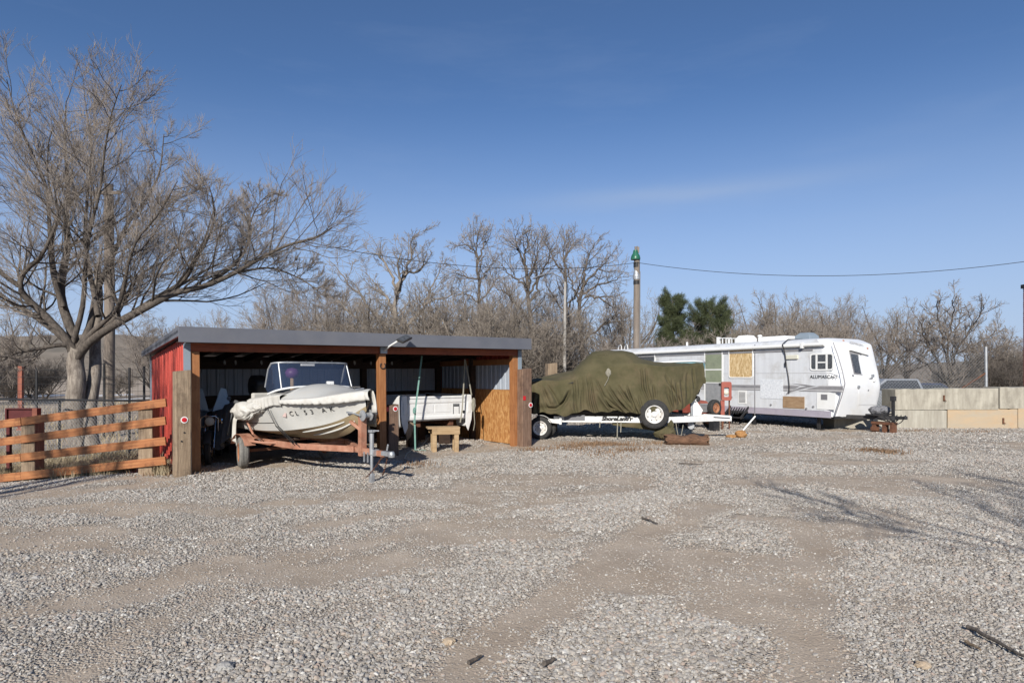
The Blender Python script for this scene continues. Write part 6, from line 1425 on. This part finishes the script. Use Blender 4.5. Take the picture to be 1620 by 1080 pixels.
for k,(pr,px,yt,Y,rz,sx,lab) in enumerate((
 (TE,545,440,48,.9,1.0,'low spreading bare tree above the left half of the shed roof'),
 (TE,470,440,46,2.2,.9,'low bare tree with crooked limbs above the white boat, behind the shed'),
 (TD,585,445,52,.5,.9,'far bare tree left of the tall forked pale tree'),
 (TA,705,432,54,2.9,.9,'far bare tree between the forked pale tree and the slender tufted tree'),
 (TD,792,428,55,1.6,.9,'far bare tree right of the slender tufted tree'),
 (TE,870,440,50,.2,.9,'low bare tree behind the base of the street lamp'),
 (TD,990,440,52,2.4,.8,'far bare tree directly left of the wooden utility pole'),
 (TE,1170,470,55,1.9,.9,'low bare tree just right of the broader pine'),
 (TA,1305,464,53,.8,.9,'bare tree above the small square window of the travel trailer'),
 (TD,1435,474,50,2.7,.9,'bare tree left of the wide fan shaped tree'),
 (TD,1190,462,50,.3,.9,'bare tree right of the two pines, above the trailer roof'),
 (TC,1225,455,52,1.3,1.0,'slim bare tree behind the air conditioner of the travel trailer'),
 (TA,1265,458,55,2.2,.7,'bare tree behind the roof vent of the travel trailer'),
 (TE,1345,470,48,.2,.9,'bare tree behind the nose of the travel trailer'),
 (TD,1400,466,46,1.1,.9,'tan bare tree rising right of the travel trailer nose'),
 (TA,1560,500,52,.7,1.0,'bare tree near the brick column at the right edge'),
 (TD,20,470,46,.9,1.0,'far bare tree at the left edge behind the big grey tree'),
 (TE,250,500,56,1.7,1.0,'far bare tree just left of the red shed wall'),
 (TC,430,478,54,2.7,1.1,'far bare tree above the left end of the shed roof'),
 (TE,330,490,60,.3,1.0,'far low bare tree under the long limb of the big tree'),
 (TE,-60,500,40,.6,1.1,'dark bare tree outside the left edge of the photo'),
 (TA,1690,480,45,2.6,1.0,'bare tree outside the right edge of the photo'))):
    x = (px-CX)*Y/F; s = (CH+(HY-yt)*Y/F)/10; place(pr, used, x, Y, s, rz, lab, sx)
rb_ = random.Random(4)
lb = {BS.name:'tan leafless bush in the thicket behind the yard', BD.name:'dark leafless bush in the thicket behind the yard', BG.name:'grey leafless bush in the thicket behind the yard'}
for k in range(46):
    px = 500+rb_.random()*1170 if k < 36 else -60+rb_.random()*320; Y = rb_.uniform(33,47) if px < 1150 else rb_.uniform(30,44)
    yt = (rb_.uniform(450,530) if px < 1010 else rb_.uniform(505,555) if px < 1180 else rb_.uniform(478,535)) if k < 36 else rb_.uniform(545,585)
    if 1400 < px < 1640: yt = rb_.uniform(520,560)
    pr = rb_.choice([BS,BS,BD,BG,BG] if px > 480 else [BD,BG]); x = (px-CX)*Y/F; s = (CH+(HY-yt)*Y/F)/5
    if k >= 36: Y = rb_.uniform(40,60); x = (px-CX)*Y/F; s = (CH+(HY-yt)*Y/F)/5
    place(pr, used, x, Y, s, rb_.random()*6.28, lb[pr.name], 1.15 if px > 400 else 1.3)
# the trees one can tell apart, limb by limb
def hand_tree(label, Y, trunk, limbs, r0, seed, mw='bark2', mt_='twig', tw=.011, n1=11, n2=6, n3=4, up=.05):
    rg = np.random.default_rng(seed); t = thing('bare_tree', label, 'tree', (0,0,0), group='bare trees beyond the yard')
    def pl(pts, dy, ra, rb, K):
        q = [np.array(P(a,b,Y+dy*(i/(len(pts)-1))**1.2)) for i,(a,b) in enumerate(pts)]; p, r = resample(q,[ra,ra*.6+rb*.4,rb],K); p[1:-1] += rg.normal(size=(K-2,3))*.05; return p, r
    r0 = r0*.56; p, r = pl(trunk,0,r0,r0*.65,12); p[0,2] = -.2; wood = [tube_mesh(p[None],r[None],10)]
    L = [pl(l, rg.uniform(-2.5,2.5), r0*.55, .02, 16) for l in limbs]; Lp = np.stack([a for a,b in L]+[pl(trunk,0,r0,r0*.6,16)[0]]); Lr = np.stack([b for a,b in L]+[np.linspace(r0,r0*.6,16)]); wood.append(tube_mesh(Lp[:-1],Lr[:-1],7))
    P1, R1 = spawn(Lp,Lr,n1,(.5,1.15),(25,62),8,.5,up,.15,.3,rg,out=.15,minr=.018,lenref=Y*.055)
    P2, R2 = spawn(P1,R1,n2,(.3,.65),(22,60),6,.5,.05,.16,.15,rg,minr=tw*1.4)
    P3, R3 = spawn(P2,R2,n3,(.4,.85),(20,55),4,.55,.03,.18,.12,rg,minr=tw)
    wood.append(tube_mesh(P1,R1,4)); tree_obj(t, wood, [tube_mesh(P2,R2,3),tube_mesh(P3,R3,3)], mw, mt_)
hand_tree('tall forked pale bare tree behind the shed roof, below the sagging wire', 42, [(623,605),(625,540),(625,487),(627,457)], [
 [(627,457),(640,433),(653,403),(647,385),(662,368)],[(627,457),(623,440),(608,413),(593,400),(577,398)],[(627,473),(643,432),(663,428),(671,415),(674,398)],[(622,540),(613,520),(590,493),(570,467),(552,450),(540,430),(522,413)],[(620,548),(580,520),(560,497),(530,473),(513,463)],[(626,545),(640,520),(667,493),(683,473),(710,470),(737,460)],[(640,520),(670,488),(680,457),(693,437),(697,418)],[(625,500),(612,470),(600,455),(585,440)],[(627,470),(632,445),(630,415),(636,390)]], .34, 101, 'bark')
hand_tree('slender bare tree with a tufted top, behind the shed roof', 50, [(757,600),(758,520),(757,473),(757,420),(755,410)], [[(756,413),(750,395),(740,388),(726,386)],[(756,412),(762,398),(766,385),(768,370)],[(757,440),(745,440),(730,436),(718,428)],[(757,445),(768,435),(775,422),(782,412)],[(757,480),(745,468),(735,465),(722,455)],[(757,478),(772,465),(780,450),(790,440)],[(756,410),(754,395),(757,380),(753,368)]], .26, 102, 'bark2', tw=.012)
hand_tree('tall bare tree with many upright limbs, just left of the street lamp', 44, [(846,600),(843,540),(837,500),(835,453),(832,420)], [[(832,425),(828,402),(836,385),(832,368)],[(832,425),(822,400),(815,385),(818,368)],[(833,455),(822,445),(808,436),(793,420)],[(835,467),(853,440),(863,420),(873,392)],[(836,480),(850,460),(850,430),(845,400)],[(838,505),(815,480),(800,465),(785,455)],[(835,460),(842,430),(850,405),(852,378)]], .30, 103, 'bark2')
hand_tree('bare tree directly behind the street lamp pole', 48, [(900,600),(897,520),(893,450),(894,425)], [[(893,440),(893,407),(905,390),(912,380)],[(892,433),(878,413),(867,392),(862,380)],[(894,428),(890,405),(893,385)],[(896,500),(880,475),(870,460),(860,440)],[(896,490),(912,465),(920,440),(925,418)]], .26, 104, 'bark2')
hand_tree('bare tree with a wide right hand limb, between street lamp and utility pole', 45, [(925,600),(920,560),(917,500),(918,473),(923,450)], [[(923,452),(926,425),(934,400),(941,384)],[(922,465),(945,450),(968,446),(982,438)],[(925,470),(947,470),(962,480),(970,488)],[(921,455),(940,433),(958,415),(966,402)],[(919,480),(905,455),(900,435),(896,420)],[(921,540),(945,520),(965,505),(985,500)]], .30, 105, 'bark2')
hand_tree('wide fan shaped bare tree behind the steel fence post', 31, [(1505,622),(1505,615),(1504,606)], [[(1502,612),(1500,575),(1490,538),(1487,505),(1484,475)],[(1508,612),(1509,570),(1510,531),(1521,490)],[(1511,612),(1526,564),(1552,538),(1588,520)],[(1512,612),(1547,564),(1580,551),(1609,538)],[(1500,612),(1477,557),(1464,536),(1456,510)],[(1500,608),(1515,544),(1541,513),(1557,487)],[(1502,605),(1474,549),(1448,522)],[(1506,610),(1500,540),(1510,505),(1506,475)],[(1504,608),(1535,575),(1570,570),(1600,565)],[(1502,610),(1465,575),(1440,560),(1425,545)]], .17, 106, 'bark2', tw=.008, n1=14, n2=8)
# far wood: one mass behind the thicket
fw_p = []
rgw = np.random.default_rng(77); nW = 100
X0 = rgw.uniform(-75,75,nW); Y0 = rgw.uniform(52,70,nW); Hh = rgw.uniform(3.0,6.5,nW)*(1-.35*sstep(-18,-30,X0)); K = 8
d = nrm(np.stack([rgw.normal(size=nW)*.25,rgw.normal(size=nW)*.2,np.ones(nW)],1)); st = np.stack([np.stack([X0,Y0,np.full(nW,-.2)],1)+d*(Hh*k/(K-1))[:,None]+rgw.normal(size=(nW,3))*.12*k/K for k in range(K)],1)
Rw = np.full((nW,1),.07)*np.linspace(1,.25,K)[None]; Pa, Ra = spawn(st,Rw,10,(.2,.5),(25,60),5,.5,.1,.15,.1,rgw,minr=.014); Pb, Rb = spawn(Pa,Ra,7,(.3,.7),(20,55),4,.6,.05,.16,.1,rgw,minr=.009)
v, f = join([tube_mesh(st,Rw,3),tube_mesh(Pa,Ra,3),tube_mesh(Pb,Rb,3)])
tag(link('far_wood', np_mesh('far_wood',v,f), MT['twig'], smooth=180), 'far leafless wood behind the nearer trees', 'wood', kind='stuff')

# trees outside the frame whose shadows fall into it
place(TE, used, 8.1, -8.8, 1.0, .5, 'bare tree behind the viewer casting dappled shade on the gravel at right')
place(TA, used, 9.8, -10.0, .95, 2.5, 'wide bare tree behind the viewer, right side, shading the gravel')
place(TC, used, -10.45, -4.5, 1.4, 1.2, 'bare tree left of the viewer whose branches shade the red shed wall', .5)

# two pines
def pine(px, ytop, Y, seed, wide, label):
    rg = np.random.default_rng(seed); x = (px-CX)*Y/F; H = CH+(HY-ytop)*Y/F; t = thing('pine_tree', label, 'tree', (x,Y,-.1), group='dark pines beside the utility pole')
    tk = np.array([(0,0,-.2),(.05,0,H*.5),(0,0,H*.97)]); p, r = resample(tk,[.16,.1,.02],12); wood = [tube_mesh(p[None],r[None],8)]
    Pb, Rb = spawn(p[None],r[None],120,(.34*wide,.46*wide),(55,85),7,.35,.10,.08,.10,rg,minr=.015,lenref=H*.62)
    Pc, Rc = spawn(Pb,Rb,8,(.25,.5),(25,60),5,.5,.10,.12,.3,rg,minr=.008); wood += [tube_mesh(Pb,Rb,4),tube_mesh(Pc,Rc,3)]
    v, f = join(wood); link('trunk', np_mesh('trunk',v,f), MT['bark2'], t, smooth=180)
    # needles: long thin blades in brushes along the shoots
    S_ = np.concatenate([Pc.reshape(-1,3),Pb[:,3:].reshape(-1,3)]); T_ = np.concatenate([np.gradient(Pc,axis=1).reshape(-1,3),np.gradient(Pb,axis=1)[:,3:].reshape(-1,3)]); n = 12
    c = np.repeat(S_,n,0)+rg.normal(size=(len(S_)*n,3))*.065; d = nrm(nrm(np.repeat(T_,n,0))*.8+rg.normal(size=(len(c),3))*.8+np.array([0,0,.35])); L_ = rg.uniform(.11,.21,len(c))[:,None]
    sd = nrm(np.cross(d,rg.normal(size=(len(c),3))))*.0085; v = np.stack([c-sd,c+sd,c+d*L_+sd*.3,c+d*L_-sd*.3],1).reshape(-1,3); f = np.arange(len(v)).reshape(-1,4)
    o = link('crown', np_mesh('crown',v,f), MT['needle'], t); return t
pine(1064,468,40,5,.95,'taller dark green pine just right of the wooden utility pole'); pine(1122,488,39,6,1.75,'broader dark green pine above the travel trailer roof')

# ---------------------------------------------------------------- poles and wires
q = P(1007,600,29.5); up1 = thing('utility_pole', 'weathered wooden pole topped by a green lamp shade', 'utility pole', (q.x,q.y,0)); ZT = P(0,389,29.5).z
MB().tube([(0,0,-.2),(.0,0,ZT*.5),(0.02,0,ZT-.5)], [.165,.15,.135], 14).build('pole', MT['poleWood'], up1, smooth=60)
def zz(py): return P(0,py,29.5).z
for py0, py1, r in ((415,423,.142),(444,450,.15)): MB().lathe([(r,zz(py1)),(r,zz(py0))], 16).build('dark_band', MT['blackiron'], up1)
MB().lathe([(.15,zz(442)),(.17,zz(442)),(.175,zz(438)),(.18,zz(436)),(.15,zz(434)),(.12,zz(426)),(.11,zz(424))], 18).build('meter_ring', MT['galv'], up1, smooth=50)
MB().lathe([(.22,zz(411)),(.225,zz(409)),(.20,zz(405)),(.13,zz(401)),(.10,zz(396)),(.0,zz(395))], 20, Matrix.Translation((-.05,-.02,0))).build('lamp_shade', MT['greenlamp'], up1, smooth=60)
for dx in (-.05,.03,.09): MB().bar((dx,0,zz(400)),(dx*1.1,0,zz(389+abs(dx)*20)),.06,.08).build('splintered_top', MT['poleWood'], up1)
MB().tube([(.12,-.12,0),(.14,-.12,zz(430))], .02, 6).build('conduit', MT['letter_grey'], up1)
q2 = P(158,600,19.5); up2 = thing('utility_pole', 'grey wooden pole standing inside the crown of the big bare tree', 'utility pole', (q2.x,q2.y+.4,-.2)); z2 = P(0,282,19.9).z
MB().tube([(0,0,-.2),(.05,0,4),(.02,0,z2)], [.17,.155,.13], 14).build('pole', MT['poleWood'], up2, smooth=60); MB().box(-.5,.5,-.16,-.13,z2-.35,z2-.25).build('crossarm', MT['poleWood'], up2)
def wire(label, pts, r=.012):
    t = thing('overhead_wire', label, 'wire'); MB().tube(pts, r, 5).build('cable', MT['wire'], t)
A_ = Vector((q.x,q.y-.1,zz(416))); a2 = Vector((q2.x,q2.y+.3,z2-.3)); wire('overhead wire sagging from the green topped pole into the big tree', catenary(A_,a2,1.15,40))
B2_ = P(1720,399,24); wire('overhead wire running right from the green topped pole', catenary(A_,B2_,.75,40))
wire('second thin wire through the crown of the big tree', catenary(a2+Vector((0,0,-.4)),P(-80,262,16),.3,20), .008)
q = P(893,600,37); sl = thing('street_lamp', 'grey steel street lamp with a curved arm reaching left', 'street lamp', (q.x,q.y,0)); zt = P(0,446,37).z
MB().tube([(0,0,0),(.02,0,zt*.6),(.04,0,zt)], [.11,.09,.07], 12).build('pole', MT['polegrey'], sl, smooth=60)
MB().tube([(.03,0,zt-.1),(-.25,-.02,zt+.28),(-.75,-.05,zt+.52),(-1.3,-.1,zt+.45)], [.045,.04,.035,.035], 8).build('arm', MT['letter_grey'], sl, smooth=60)
rows = [[(-1.2-.62*t,-.1+y*w_,zt+.42-.24*t+dz) for y,dz in ((-1,0),(-.7,.06),(.7,.06),(1,0),(.6,-.05),(-.6,-.05))] for t,w_ in ((0,.06),(.2,.12),(.6,.16),(.9,.12),(1,.05))]
mb = MB(); mb.grid(rows, close_v=True); mb.f += [tuple(range(6)),tuple(range(24,30))]; mb.build('lamp_head', MT['letter_grey'], sl, smooth=60)

# ---------------------------------------------------------------- dry grass, leaves, sticks
def blades(name, label, spots, m, h, w):
    c = np.array(spots); n = len(c); a = rng.uniform(0,6.28,n); ln = rng.uniform(.3,.9,n)[:,None]; hh = (h*rng.uniform(.4,1.2,n))[:,None]
    d = np.stack([np.cos(a),np.sin(a),np.zeros(n)],1); s = np.stack([-np.sin(a),np.cos(a),np.zeros(n)],1)*w
    m1 = c+d*hh*ln*.35+np.array([0,0,1])*hh*.6; tp_ = c+d*hh*ln+np.array([0,0,1])*hh
    v = np.stack([c-s,c+s,m1+s*.7,m1-s*.7,tp_+s*.15,tp_-s*.15],1).reshape(-1,3); b = np.arange(n)[:,None]*6; f = np.concatenate([b+np.array([0,1,2,3]),b+np.array([3,2,4,5])],0)
    return tag(link(name, np_mesh(name,v,f), MT[m]), label, 'grass', kind='stuff')
pxs = rng.uniform(-90,268,26000); kk = (pxs+75)/338; Ys = FA.y+(FB.y-FA.y)*kk; Ys = np.where(rng.random(26000) < .5, Ys+rng.normal(size=26000)*.14+.25, Ys+rng.uniform(.1,4.2,26000)); xs_g = (pxs-CX)/F*Ys
ok = (fbm(xs_g*1.7, Ys*1.7, 91, 3) >= .46) & ~(((xs_g-SL.x)*SA.x+(Ys-SL.y)*SA.y > -.12) & (Ys-SL.y > -1))
sp_ = [(x,Y,gh(x,Y)-.01) for x,Y in zip(xs_g[ok],Ys[ok])]
blades('dry_grass','dry pale grass growing under and behind the orange fence', sp_,'drygrass',.22,.004)
xs_g = rng.uniform(-32,-6,14000); Ys = rng.uniform(13,45,14000); ok = fbm(xs_g*.5, Ys*.5, 92, 3) >= .5
ok &= ~(((xs_g-SL.x)*SA.x+(Ys-SL.y)*SA.y > -.12) & ((xs_g-SL.x)*-SA.y+(Ys-SL.y)*SA.x < 3.7))
sp_ = [(x,Y,gh(x,Y)-.01) for x,Y in zip(xs_g[ok],Ys[ok])]
blades('field_grass','dry grass scattered over the field behind the fences', sp_,'drygrass',.3,.012)
sp_ = []
for px, py, n, sx, sy in ((950,703,900,.7,.12),(905,708,400,.5,.15),(1000,712,300,.5,.12),(960,718,260,.6,.2),(1050,700,300,.6,.1),(1400,716,420,.35,.12),(1380,714,260,.5,.08),(280,748,300,.5,.1),(840,712,220,.4,.1),(660,735,150,.3,.1),(1450,682,120,.6,.03),(1540,684,120,.6,.03)):
    g = G(px,py)
    for k in range(n): x = g.x+rng.normal()*sx*.6; y = g.y+rng.normal()*sy*2; sp_.append((x,y,gh(x,y)))
MT['deadweed'] = mat('rust_dead_weed', (.17,.10,.055), (.27,.18,.11), 2, .9)
o = blades('dead_weeds','rust brown dead weeds lying flat on the gravel before the trailers', sp_,'deadweed',.07,.007)
def stick(px0, py0, px1, py1, r, label, m='bark2'):
    a, b_ = G(px0,py0), G(px1,py1); a.z = gh(a.x,a.y)+r+.012; b_.z = gh(b_.x,b_.y)+r+.012; t = thing('stick', label, 'stick', a); d = b_-a; pts = [d*k+Vector((rng.normal()*.012*d.length,rng.normal()*.012*d.length,abs(rng.normal())*.004)) for k in np.linspace(0,1,9)]
    MB().tube(pts, [r*(1-.45*k/8) for k in range(9)], 7).build('stick', MT[m], t, smooth=60)
stick(1530,995,1640,1055,.014,'long grey stick lying on the gravel in the lower right corner'); stick(1528,1020,1552,1034,.012,'short stick lying below the long grey stick','tie')
stick(740,1048,762,1036,.013,'short brown twig on bare dirt at the bottom centre'); stick(1016,822,1040,830,.012,'small twig lying on the dirt track right of the middle'); stick(860,1056,878,1048,.016,'dark broken twig on the dirt at the bottom of the photo')
stick(1075,733,1110,736,.014,'thin stick on the gravel in front of the split log')
def rock(px, py, s, m, label):
    g = G(px,py); t = thing('rock', label, 'rock', (g.x,g.y,gh(g.x,g.y)+s*.3)); bundle('stone', t, (0,0,0), s*1.2,s,s*.7, m, int(px), .35)
MT['rock_tan'] = mat('tan_rock',(.34,.26,.18),(.42,.34,.25),12,.9,.4); MT['rock_grey'] = mat('grey_rock',(.25,.24,.23),(.36,.35,.33),12,.9,.4)
rock(710,1011,.034,'rock_tan','tan cobble larger than the gravel around it near the bottom centre'); rock(355,1060,.04,'rock_grey','grey cobble at the bottom left among the gravel'); rock(640,935,.035,'rock_grey','blue grey cobble on the gravel left of the middle'); rock(1460,1053,.035,'rock_tan','pinkish tan cobble in the lower right gravel')
